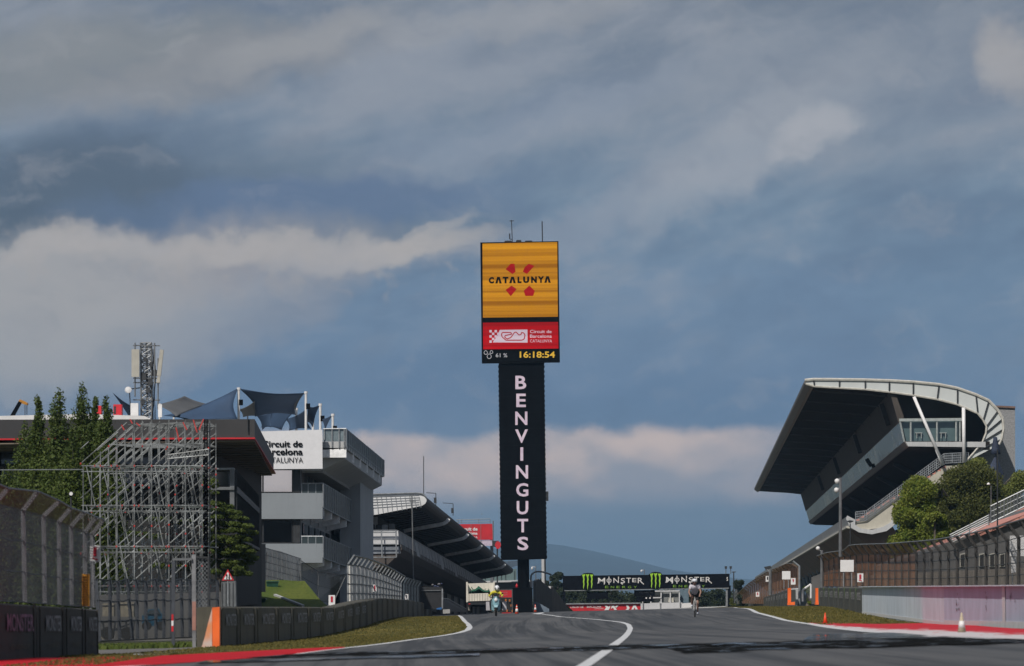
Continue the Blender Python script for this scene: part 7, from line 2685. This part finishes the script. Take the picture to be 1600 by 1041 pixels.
def motorcyclist():
    g = G(775, 963)
    bk = thing('motorcycle', 'pale blue scooter-like motorcycle with side boxes, ridden towards us', 'motorcycle', g)
    f = lambda x, y, z: g + Vector((x, y, z))
    r = .27
    wheel(None, f(0, -.0, r + .06), r, .058, bk, spokes=6)
    wheel(None, f(0, 1.35, r + .06), r, .065, bk, spokes=6)
    fa = pm('fairing_blue', (.20, .36, .42), .35)
    mb = MB()      # front fairing: shield around the wheel
    secs = [(-.16, .62, .05, .98), (-.10, .50, .17, 1.10), (.10, .38, .24, 1.12), (.30, .30, .26, 1.05)]
    prev = None
    for (y, z0, w, z1) in secs:
        ring = [f(-w * .55, y, z0), f(-w, y, z0 + .18), f(-w * .95, y, z1 - .22), f(-w * .4, y, z1), f(w * .4, y, z1), f(w * .95, y, z1 - .22), f(w, y, z0 + .18), f(w * .55, y, z0)]
        if prev:
            mb.loft(prev, ring)
        prev = ring
    mb.build('fairing', fa, bk)
    for s in (-1, 1):
        mb = MB(); mb.loft([f(s * .10, -.04, .30), f(s * .24, .12, .36), f(s * .25, .12, .80), f(s * .15, -.08, .82)], [f(s * .12, .5, .22), f(s * .26, .6, .25), f(s * .27, .6, .65), f(s * .15, .5, .70)]); mb.build('side_fairing', fa, bk)
        mb = MB(); mb.tube(f(s * .09, -.02, r + .06), f(s * .09, .12, .80), .03, 8); mb.build('fork', 'grey_metal', bk)
        mb = MB(); mb.box(f(s * .34, .95, .33), f(s * .60 if s > 0 else -.56, 1.45, .82)); bx = mb.build('side_box', pm('pannier', (.40, .40, .44), .5), bk)
        mb = MB(); mb.tube(f(s * .26, .12, 1.12), f(s * .36, .08, 1.26), .012, 6); mb.ball(f(s * .37, .06, 1.27), .06, .03, .04); mb.build('mirror', 'black_metal', bk)
    mb = MB(); mb.loft([f(-.12, -.12, 1.02), f(.12, -.12, 1.02), f(.12, -.10, 1.02), f(-.12, -.10, 1.02)], [f(-.09, .06, 1.30), f(.09, .06, 1.30), f(.09, .08, 1.30), f(-.09, .08, 1.30)]); mb.build('windscreen', 'visor', bk)
    mb = MB(); mb.lathe(f(0, -.17, .92), [(.10, 0), (.08, .04), (.02, .06)], 16, axis=Vector((0, -1, 0))); mb.build('headlight', 'sign_white', bk)
    mb = MB(); mb.loft([f(-.12, -.27, .62), f(.12, -.27, .62), f(.08, -.33, .5), f(-.08, -.33, .5)], [f(-.12, .2, .62), f(.12, .2, .62), f(.12, .2, .56), f(-.12, .2, .56)]); mb.build('front_mudguard', fa, bk)
    mb = MB(); mb.loft([f(-.14, .5, .82), f(.14, .5, .82), f(.14, .5, .40), f(-.14, .5, .40)], [f(-.16, 1.5, .88), f(.16, 1.5, .88), f(.12, 1.5, .55), f(-.12, 1.5, .55)]); mb.build('seat', 'shorts_black', bk)
    mb = MB(); mb.path([f(-.34, .18, 1.05), f(-.15, .10, 1.04), f(.15, .10, 1.04), f(.34, .18, 1.05)], .016, 8); mb.build('handlebar', 'black_metal', bk)
    T = thing('person', 'rider in a yellow jacket and white helmet on the pale blue motorcycle', 'person', g)
    J, body = rider(T, g, shoulder=(.02, .62, 1.36), pelvis=(0, .95, .95), head=(.07, .50, 1.56), hands=((-.33, .15, 1.08), (.33, .15, 1.08)), knees=((-.30, .42, .85), (.30, .42, .85)), feet=((-.28, .62, .36), (.28, .62, .36)), elbow_out=.12)
    J2 = {k: (v[0], v[1] + .035) for k, v in J.items()}
    shell('jacket', J2, ['pelvis', 'waist', 'chest', 'shl', 'shr', 'ell', 'elr', 'wrl', 'wrr'], [('pelvis', 'waist'), ('waist', 'chest'), ('chest', 'shl'), ('chest', 'shr'), ('shl', 'ell'), ('shr', 'elr'), ('ell', 'wrl'), ('elr', 'wrr')], .0, 'jacket_yellow', T)
    shell('trousers', J, ['pelvis', 'hipl', 'hipr', 'knl', 'knr', 'cfl', 'cfr', 'anl', 'anr'], [('pelvis', 'hipl'), ('pelvis', 'hipr'), ('hipl', 'knl'), ('hipr', 'knr'), ('knl', 'cfl'), ('knr', 'cfr'), ('cfl', 'anl'), ('cfr', 'anr')], .02, 'trousers_dark', T)
    h = J['skull'][0]
    face(T, h)
    mb = MB(); mb.ball(h + Vector((0, .015, .02)), .145, .165, .16, 18, 12); hm = mb.build('helmet', 'helmet_white', T, smooth=True)
    mb = MB(); mb.loft([h + Vector((-.09, -.125, .05)), h + Vector((.09, -.125, .05)), h + Vector((.09, -.128, -.04)), h + Vector((-.09, -.128, -.04))], [h + Vector((-.12, -.07, .06)), h + Vector((.12, -.07, .06)), h + Vector((.12, -.07, -.05)), h + Vector((-.12, -.07, -.05))]); mb.build('visor', 'visor', hm)
    for nm in 'lr':
        a, t2 = J['an' + nm][0], J['toe' + nm][0]
        skin_body('boot', {'a': (a + Vector((0, .03, -.03)), .06), 'b': (a.lerp(t2, .5), .055), 'c': (t2, .045), 'd': (a + Vector((0, 0, .14)), .055)}, [('a', 'b'), ('b', 'c'), ('a', 'd')], 'shorts_black', T)


motorcyclist()
# ------------------------------------------------------------------ foliage
leaf_mat('leaf_poplar', (.040, .068, .014), (.070, .105, .020), (.12, .145, .04))
leaf_mat('leaf_cedar', (.055, .085, .018), (.085, .12, .022), (.13, .155, .035))
leaf_mat('leaf_bright', (.085, .135, .014), (.15, .185, .024), (.24, .25, .045))
leaf_mat('leaf_pine', (.042, .056, .014), (.080, .092, .020), (.14, .14, .035))
leaf_mat('leaf_olive', (.10, .125, .025), (.14, .165, .035), (.20, .21, .06))
leaf_mat('leaf_far', (.022, .034, .016), (.032, .045, .020), (.045, .060, .026))
pm('bark', (.10, .085, .07), .95, var=.3, scale=6, bump=.6)
pm('bark_pale', (.17, .16, .14), .9, var=.3, scale=6)


def tree(name, label, cat, base, trunk, blobs, n, size, seed, mat, group=None, limbs=6, bark='bark', tr=.14, **kw):
    """trunk = list of points; blobs = (centre, rx, ry, rz)"""
    T = thing(name, label, cat, base, group)
    mb = MB()
    rad = tr
    for i, (a, c) in enumerate(zip(trunk[:-1], trunk[1:])):
        f0 = 1 - i / len(trunk); f1 = 1 - (i + 1) / len(trunk)
        mb.tube(a, c, max(.02, rad * f0), 8, r2=max(.015, rad * f1))
    rr = random.Random(seed)
    for k in range(limbs):
        b = rr.choice(blobs)
        z = b[0].z
        t0 = min(trunk, key=lambda p: abs(p.z - (z - abs(b[3]) * .8)))
        mb.tube(t0, t0.lerp(b[0], .9), rad * .35, 6, r2=.012)
    mb.build('trunk', bark, T)
    leaves('crown', mat, blobs, n, size, seed, T, **kw)
    return T


# poplars on the left
PG = 'poplars behind the near left fence'
pops = [(15, 722, 24, 207, 'low poplar at the left picture edge, shortest of the poplars'), (44, 658, 24, 212, 'poplar at the left end with a broad rounded top'), (62, 618, 15, 206, 'slender poplar with a twin spire, second of the tall ones'),
        (95, 607, 23, 204, 'full poplar with a pointed top in the middle of the group'), (131, 596, 19, 208, 'tallest poplar, its spire highest of the group'), (151, 620, 13, 213, 'narrow poplar squeezed behind the tallest one'),
        (168, 619, 17, 205, 'rightmost poplar, next to the scaffolding'), (114, 668, 18, 200, 'lower leafy poplar in front, between the two tallest')]
for i, (x, yt, hw, Y, lab) in enumerate(pops):
    b = V(x, 935, Y); b.z = gz(b.x, Y)
    top = V(x, yt, Y)
    H = top.z - b.z
    rr = random.Random(40 + i)
    W = hw * 2.1 * Y / FPX
    blobs = []
    m = 60
    for k in range(m):
        f = .16 + .84 * (k + rr.random() * .5) / m
        w = W * (math.sin(math.pi * min(1.0, (1.10 - f) * .62 + .02)) ** .6) * (.6 + .4 * rr.random())
        w = max(.15, w * (1.0 if f < .86 else (1.08 - f) / .22))
        a = rr.random() * 6.28
        blobs.append((Vector((b.x + math.cos(a) * W * .75 * (1.05 - f), Y + math.sin(a) * W * .6 * (1.1 - f), b.z + H * f - w * .5)), w * .8, w * .9, max(.22, w * 1.05)))
    blobs.append((Vector((b.x, Y, top.z - .25)), .08, .08, .25))
    lean = rr.uniform(-.1, .1)
    trunk = [b, b + Vector((lean * .4, 0, H * .3)), b + Vector((lean, 0, H * .6)), b + Vector((lean * .5, 0, H * .93))]
    tree('poplar', lab, 'tree', b, trunk, blobs, int(24000 + 6000 * H / 7), .10, 100 + i, 'leaf_poplar', PG, limbs=14, bark='bark_pale', tr=.10)

# cedar by the warning sign
Y = 250
b = V(345, 942, Y); b.z = gz(b.x, Y)
rr = random.Random(9)
blobs = []
for (x0, x1, y, th) in ((190, 250, 835, 8), (215, 290, 860, 9), (230, 300, 812, 7), (240, 310, 885, 10), (316, 338, 756, 8), (318, 376, 796, 8), (322, 390, 818, 8), (320, 392, 838, 8), (318, 388, 850, 8), (322, 396, 862, 8), (322, 390, 893, 8), (316, 338, 748, 6), (316, 338, 768, 5), (318, 360, 786, 7), (322, 384, 806, 7), (318, 372, 816, 7), (320, 398, 828, 8), (322, 378, 842, 9), (318, 394, 858, 7), (322, 402, 868, 8), (322, 386, 884, 9), (330, 392, 877, 7)):
    nb = max(3, int((x1 - x0) / 9))
    for k in range(nb):
        x = x0 + (x1 - x0) * (k + .5) / nb + rr.uniform(-2, 2)
        droop = 2.5 * ((k + .5) / nb) ** 2 * 2
        c = V(x, y + droop + rr.uniform(-1.5, 1.5), Y + rr.uniform(-1.1, 1.1))
        r = (x1 - x0) / nb * 1.0 * Y / FPX
        blobs.append((c, r, r * 1.6, th * .55 * Y / FPX))
tree('cedar', 'layered green cedar between the scaffolding and the control building', 'tree', b, [b, b + Vector((-.1, 0, 2.0)), b + Vector((-.3, 0, 4.2)), V(326, 742, Y)], blobs, 75000, .085, 9, 'leaf_cedar', limbs=26, tr=.16, flat=.75)

# right-hand trees before the grandstand
def bushy(name, label, cx, yt, yb, hw, Y, n, size, seed, mat, group, lumps=26, tallness=1.0, prof=None):
    b = V(cx, 915, Y); b.z = gz(b.x, Y)
    rr = random.Random(seed)
    s = Y / FPX
    blobs = []
    for k in range(lumps):
        f = rr.random()
        y = yb + (yt - yb) * f
        w = hw * (math.sin(math.pi * min(1, .12 + .80 * (1 - f) ** .8)) ** .6 if prof is None else float(np.interp(f, [0, .25, .5, .75, 1], prof)))
        a = rr.uniform(-1, 1)
        x = cx + a * w * .72
        r = (.24 + .14 * rr.random()) * hw * s
        c = V(x, y, Y + rr.uniform(-.7, .7) * w * s)
        c.z = min(c.z, V(cx, yt, Y).z - r * .75 * (1 + abs(a) * .8))
        blobs.append((c, r, r, r * .85 * tallness))
    zt = V(cx, yt, Y).z
    tree(name, label, 'tree', b, [b, b + Vector((.2, 0, (zt - b.z) * .3)), b + Vector((0, 0, (zt - b.z) * .6)), Vector((b.x, Y, zt - .6))], blobs, n, size, seed, mat, group, limbs=14, tr=.22)


RG = 'trees before the grandstand'
bushy('broadleaf_tree', 'bright green broadleaf tree, lowest and leftmost of those before the grandstand', 1432, 742, 880, 46, 405, 60000, .17, 21, 'leaf_bright', RG, lumps=80, prof=[.95, 1.0, .85, .62, .35])
bushy('broadleaf_tree', 'lower bright green clump right of the bright tree, touching the dark pine', 1462, 800, 880, 26, 400, 18000, .16, 22, 'leaf_bright', RG, lumps=26)
bushy('pine_tree', 'large dark pine filling the middle before the grandstand end', 1516, 721, 870, 68, 450, 80000, .17, 23, 'leaf_pine', RG, lumps=110, prof=[.9, 1.0, .95, .8, .45])
bushy('pine_tree', 'dark pine half behind the bright tree, left of the large pine', 1474, 752, 860, 30, 440, 26000, .17, 24, 'leaf_pine', RG, lumps=34)
bushy('olive_tree', 'light olive-green tree top right of the closed parasol', 1586, 731, 830, 46, 470, 30000, .17, 25, 'leaf_olive', RG, lumps=26)
bushy('olive_tree', 'pale olive-green tree behind the top of the large pine, left of the parasol', 1533, 714, 800, 34, 480, 20000, .17, 26, 'leaf_olive', RG, lumps=18)
bushy('broadleaf_tree', 'small green bush seen through the gap by the tilted white gate', 1262, 915, 944, 9, 460, 2500, .20, 27, 'leaf_bright', None, lumps=8)
bushy('pine_tree', 'dark tree at the far end of the straight right of the gantry leg', 1153, 906, 960, 12, 800, 3500, .5, 28, 'leaf_far', None, lumps=12)
bushy('olive_tree', 'brownish shrub at the foot of the gantry right leg', 1144, 935, 952, 7, 690, 1500, .28, 29, 'leaf_olive', None, lumps=6)

# tree belt beyond the crest, each tree its own
BG2 = 'trees beyond the crest under the gantry'
belt = [(846, 905, 10, 'tall dark tree right behind the grey hoarding'), (858, 900, 9, 'dark conical tree between the pale mast and the gantry'), (872, 897, 9, 'dark tree touching the left leg of the gantry'), (868, 912, 11, 'low dark tree over the sloping end of the hoarding'),
        (889, 921, 14, 'first tree under the gantry from its left leg'), (908, 915, 15, 'tree behind the left claw mark of the gantry'), (932, 920, 15, 'tree behind the left hanging screen'), (955, 917, 6, 'thin pointed tree under the first white word'), (963, 920, 5, 'second thin tree right of the pointed one'),
        (978, 932, 10, 'round low tree in the bright gap under the gantry'), (990, 930, 9, 'low tree left of the right hanging screen'), (950, 934, 14, 'low tree right below the pointed thin tree'), (1005, 926, 10, 'tree behind the start lights'), (1082, 920, 14, 'dark tree behind the cyclist'), (1100, 921, 14, 'dark tree right of the cyclist'),
        (1120, 920, 14, 'dark tree left of the right gantry leg'), (1068, 926, 8, 'tree between the pale hut and the cyclist'), (1022, 925, 9, 'tree behind the pale hut')]
for i, (x, yt, hw, lab) in enumerate(belt):
    Y = 860 + (i * 37) % 120
    b = V(x, 958, Y); b.z = gz(b.x, Y)
    rr = random.Random(300 + i)
    s = Y / FPX
    blobs = []
    for k in range(14):
        f = rr.random()
        y = 962 + (yt - 962) * f
        w = 1.5 * hw * math.sin(math.pi * min(1, .15 + .72 * (1 - f))) ** .7
        xx = x + rr.uniform(-1, 1) * w * .75
        r = hw * s * rr.uniform(.35, .6)
        c = V(xx, y, Y + rr.uniform(-2, 2)); c.z = min(c.z, V(x, yt, Y).z - r * .6)
        blobs.append((c, r, r, r * 1.1))
    zt = V(x, yt, Y).z
    tree('woodland_tree', lab, 'tree', b, [b, b + Vector((0, 0, (zt - b.z) * .5)), Vector((b.x, Y, zt - .8))], blobs, 5200, .42, 300 + i, 'leaf_far', BG2, limbs=4, tr=.25)

# pylon and distant lamp beyond
t_ = thing('pylon', 'small distant steel pylon right of the gantry', 'pylon', V(1150, 945, 900))
mb = MB()
for x in (1148, 1152):
    mb.tube(V(x, 945, 900), V(1150 + (x - 1150) * .3, 906, 900), .08, 5)
for k in range(6):
    mb.tube(V(1147.5 + k * .2, 940 - k * 6, 900), V(1152.5 - k * .2, 934 - k * 6, 900), .05, 4)
for y in (911, 916, 921):
    mb.tube(V(1143, y, 900), V(1157, y, 900), .06, 4)
mb.build('lattice', 'grey_metal', t_)
mb = MB(); mb.tube(V(1146, 945, 880), V(1146.5, 893, 880), .09, 6); mb.tube(V(1143.5, 894, 880), V(1149.5, 893.7, 880), .08, 5); mb.build('distant_lamp', 'dark_metal', label='thin distant lamp post just right of the gantry', cat='lamp post')


# ------------------------------------------------------------------ scaffolding
def scaffold():
    Y0 = 196.0
    b = V(150, 995, Y0); b.z = gz(b.x, Y0)
    T = thing('scaffolding', 'large wedge of galvanised scaffolding tubes with red couplers before the black roofed building', 'scaffolding', b)
    gm = pm('scaffold_tube', (.20, .215, .22), .5, .3, var=.75, scale=1.2)
    r = .018
    levels = [728, 790, 854, 916, 978]
    rr = random.Random(77)
    S = Y0 / FPX
    planes = [(0, 0.0), (1, 1.2), (2, 2.4), (3, 3.6), (4, 4.8)]
    joints = []
    def pt(x, y, k, dy):
        p = V(x + k * 9.0, y, Y0)
        return p + Vector((0, dy, 0))
    xs = [130, 157, 183, 210, 237, 264, 290, 316]
    for k, dy in planes:
        st = MB(); lg = MB(); dg = MB()
        xx = [x for x in xs if x + k * 9 <= 326]
        for i, x in enumerate(xx):
            X = x + k * 9
            top = 728 if X < 150 else max(656, 728 - (X - 135) * 1.02)
            st.tube(pt(x, 1000, k, dy), pt(x, top, k, dy), r, 6)
        for y in levels:
            lg.tube(pt(xx[0] - 3, y, k, dy), pt(xx[-1] + 4, y, k, dy), r, 6)
            if k in (0, 3):
                lg.tube(pt(xx[0] - 3, y + 9, k, dy), pt(xx[-1] + 4, y + 9, k, dy), r, 6)
        lg.tube(pt(200, 664, k, dy), pt(min(316, 326 - k * 9), 660, k, dy), r, 6)
        lg.tube(pt(170, 695, k, dy), pt(min(316, 326 - k * 9), 693, k, dy), r, 6)
        # long rising diagonals and short steep ones
        for x0 in range(60, 330, 26):
            for seg, (ya, yb) in enumerate(((1000, 916), (916, 854), (854, 790), (790, 728), (728, 660))):
                xa = x0 + (1000 - ya) * .0 + seg * 9
                run = (ya - yb) * 1.12
                xb = xa + run
                if xa < xs[0] - 4:
                    f = (xs[0] - 4 - xa) / run
                    if f >= 1: continue
                    ya2 = ya + (yb - ya) * f; xa = xs[0] - 4
                else:
                    ya2 = ya
                lim = min(318, 326 - k * 9)
                if xa > lim - 6: continue
                yb2 = yb
                if xb > lim:
                    f = (lim - xa) / (xb - xa); yb2 = ya2 + (yb - ya2) * f; xb = lim
                # keep under the sloping top
                if seg == 4:
                    t1 = max(656, 728 - (xb + k * 9 - 135) * 1.02)
                    if yb2 < t1 - 6:
                        f = (ya2 - t1) / max(1, (ya2 - yb2)); f = max(0, min(1, f)); xb = xa + (xb - xa) * f; yb2 = t1
                    if ya2 - yb2 < 6: continue
                if rr.random() < .70:
                    dg.tube(pt(xa, ya2, k, dy + .06), pt(xb, yb2, k, dy + .06), r, 6)
                    joints.append((pt(xa, ya2, k, dy)))
        for i, x in enumerate(xx[:-1]):
            for ya, yb in ((728, 790), (790, 854), (854, 916), (916, 978)):
                if (i + k) % 2 == 0:
                    dg.tube(pt(x + 5, ya, k, dy - .06), pt(x + 19, yb, k, dy - .06), r, 6)
        for i, x in enumerate(xx):
            for y in levels:
                joints.append(pt(x, y, k, dy))
                if rr.random() < .7: joints.append(pt(x, y + rr.choice((-32, -20, 9, 30)), k, dy))
        st.build('standard_frame', gm, T); lg.build('ledger_frame', gm, T); dg.build('diagonal_frame', gm, T)
    # transoms linking the planes
    tm = MB()
    for x in xs:
        for y in levels:
            kk = min(4, int((326 - x) / 9))
            tm.tube(pt(x, y, 0, 0), pt(x, y, kk, kk * 1.2), r, 6)
    tm.build('transom_frame', gm, T)
    jm = MB()
    for p in joints:
        if rr.random() < .5:
            jm.box(p - Vector((.022, .03, .03)), p + Vector((.022, .03, .03)))
    o = jm.build('red_couplers', pm('coupler_red', (.40, .03, .025), .6, var=.25), T); o['kind'] = 'stuff'
    # red braces at the top
    tp = MB()
    for a, c in (((190, 664), (194, 672)), ((203, 655), (207, 662)), ((213, 661), (219, 666)), ((275, 668), (280, 690)), ((286, 660), (292, 672)), ((302, 656), (308, 676)), ((318, 655), (311, 672))):
        MB().bar(V(*a, Y0 - .1), V(*c, Y0 - .1), .04, .04).build('red_brace', 'coupler_red', T)
    # truss arm on top right and platform boards
    tr = MB()
    a, c, e, f = V(262, 711, Y0), V(326, 702, Y0), V(262, 717, Y0), V(326, 711, Y0)
    tr.tube(a, c, .02, 5); tr.tube(e, f, .02, 5)
    for i in range(14):
        tr.tube(a.lerp(c, i / 14), e.lerp(f, (i + .5) / 14), .012, 4); tr.tube(e.lerp(f, (i + .5) / 14), a.lerp(c, (i + 1) / 14), .012, 4)
    tr.build('truss_arm', gm, T)
    bd = MB()
    for y in (790, 854, 728):
        q = [V(140, y + 2, Y0 + .1), V(318, y + 2, Y0 + .1), V(318, y + 3.4, Y0 + .1), V(140, y + 3.4, Y0 + .1)]
        bd.ext(q, (0, .5, 0))
    bd.build('deck_board', pm('board_green', (.09, .11, .11), .7, var=.3), T)
    # black vertical slatted back of the stage on the right
    bk = MB()
    for i in range(20):
        x = 262 + i * 3.1
        top = 728 - (i % 3) * 2
        bk.pxp([(x, top), (x + 1.6, top), (x + 1.6, 905), (x, 905)], Y0 + 8, .12)
    for y in (740, 765, 790, 815, 840, 865):
        bk.pxp([(262, y), (324, y), (324, y + 2), (262, y + 2)], Y0 + 7.9, .1)
    bk.build('rear_slat', 'black_metal', T)
    # black uprights at the right edge with clip dots
    up = MB()
    for x in (319, 322.5):
        up.pxp([(x, 655), (x + 2, 655), (x + 2, 905), (x, 905)], Y0 + 1, .08)
    for i in range(22):
        up.pxp([(322, 735 + i * 7.5), (325.5, 735 + i * 7.5), (325.5, 738 + i * 7.5), (322, 738 + i * 7.5)], Y0 + .9, .08)
    up.build('edge_upright', 'black_metal', T)
    # hanging lamp
    lp = MB(); p = V(111, 772, 190)
t_ = thing('spotlight', 'small black and white spotlight among the poplars left of the scaffolding', 'spotlight', V(111, 775, 190))
mb = MB(); mb.lathe(V(111, 772, 190), [(.07, 0), (.09, .12), (.05, .2)], 12, axis=Vector((0, 1, 0))); mb.build('housing', 'black_metal', t_)
mb = MB(); mb.lathe(V(111, 771.6, 189.98), [(.06, 0), (.06, .01)], 12, axis=Vector((0, -1, 0))); mb.build('lens', 'sign_white', t_)
mb = MB(); mb.tube(V(111, 775, 190.1), V(111, 930, 190.1), .03, 6); mb.build('pole', 'dark_metal', t_)
scaffold()
mb = MB(); mb.tube(V(0, 734.5, 203), V(130, 733.8, 198), .018, 5); mb.build('steel_cable', 'galvanised', label='thin pale cable running through the poplars to the scaffolding', cat='cable')

# low scrub and far wood beyond the crest, one uncountable mass
o_ = thing('woodland', 'low dark scrub and far woodland filling the ground beyond the crest', 'woodland', V(1000, 965, 1050))
o_['kind'] = 'stuff'
rr = random.Random(55)
bl = []
for i in range(150):
    x = 838 + rr.random() * 325
    Y = 990 + rr.random() * 120
    c = V(x, 962 - rr.random() * 30, Y); r = rr.uniform(1.2, 2.4)
    bl.append((c, r, r, r * .9))
w_ = leaves('crown', 'leaf_far', bl, 42000, .5, 551, o_)
w_['kind'] = 'stuff'


# ------------------------------------------------------------------ rough grass standing on the verges
def tufts(name, label, mat, regions, n, h, seed):
    rng = np.random.default_rng(seed)
    tot = sum(r[4] for r in regions)
    vs = []
    for (L, Rr, y0, y1, w) in regions:
        k = int(n * w / tot)
        ys = y0 + (y1 - y0) * rng.random(k)
        us = rng.random(k)
        us = np.where(rng.random(k) < .25, us * .06, us)      # ragged edges towards the line
        for y, u in zip(ys, us):
            a, c = L(y), Rr(y)
            x = a + (c - a) * u
            hh = h * (.4 + rng.random())
            z = gz(x, y)
            an = rng.random() * 3.14
            dx, dy = math.cos(an) * hh * .5, math.sin(an) * hh * .5
            lx = (rng.random() - .5) * hh
            vs += [(x - dx, y - dy, z), (x + dx, y + dy, z), (x + dx * .3 + lx, y + dy * .3, z + hh), (x - dx * .6 + lx, y - dy * .6, z + hh * .8)]
    mb = MB()
    mb.v = vs
    mb.f = [(4 * i, 4 * i + 1, 4 * i + 2, 4 * i + 3) for i in range(len(vs) // 4)]
    mb.uv = [None] * len(mb.f)
    mb.build(name, mat, label=label, cat='grass', kind='stuff')


KL = gl([(527, 1013), (440, 1017.5), (350, 1022), (260, 1027), (100, 1030.5), (-100, 1032)])
KR = gl([(1275, 974.4), (1325, 976), (1375, 977.2), (1476, 975)])
leaf_mat('blade', (.065, .070, .018), (.13, .11, .030), (.20, .165, .050))
tufts('grass', 'rough olive grass standing on the left verge before the block row', 'blade', [(lambda y: min(LWLf(y) - .12, ipol(KL, y) - .06) if y < 124 else LWLf(y) - .12, lambda y: barl(y) - .1, 92, 200, 3), (lambda y: LWLf(y) - .12, lambda y: barl(y), 200, 345, 2)], 45000, .045, 5)
tufts('grass', 'rough olive grass standing on the right verge before the wall', 'blade', [(lambda y: max(RWLf(y) + .12, ipol(KR, y) + .05) if y < 192 else RWLf(y) + .12, lambda y: wallr(y) + .1, 173, 420, 3), (lambda y: RWLf(y) + .12, lambda y: wallr(y), 420, 680, 1)], 45000, .055, 6)
tufts('grass', 'weeds at the foot of the battered fence under the scaffolding', 'leaf_cedar', [(lambda y: -14.5, lambda y: -8.8, 150, 168, 1)], 9000, .10, 7)
# ------------------------------------------------------------------ the air between here and the hills
def build_haze():
    mb = MB()
    mb.box((-31000, -350, -10.0), (31000, 29000, 240))
    m = bpy.data.materials.new('haze_air')
    m.use_nodes = True
    t = NT(m.node_tree)
    out = t.node('ShaderNodeOutputMaterial')
    pv = t.node('ShaderNodeVolumePrincipled')
    pv.inputs['Color'].default_value = (.30, .50, .74, 1)
    pv.inputs['Density'].default_value = 0.000062
    pv.inputs['Anisotropy'].default_value = 0.0
    t.l.new(pv.outputs[0], out.inputs['Volume'])
    MATS['haze_air'] = m
    mb.build('haze', 'haze_air', kind='stuff', label='thin bluish haze hanging over the circuit and the far hills')


build_haze()
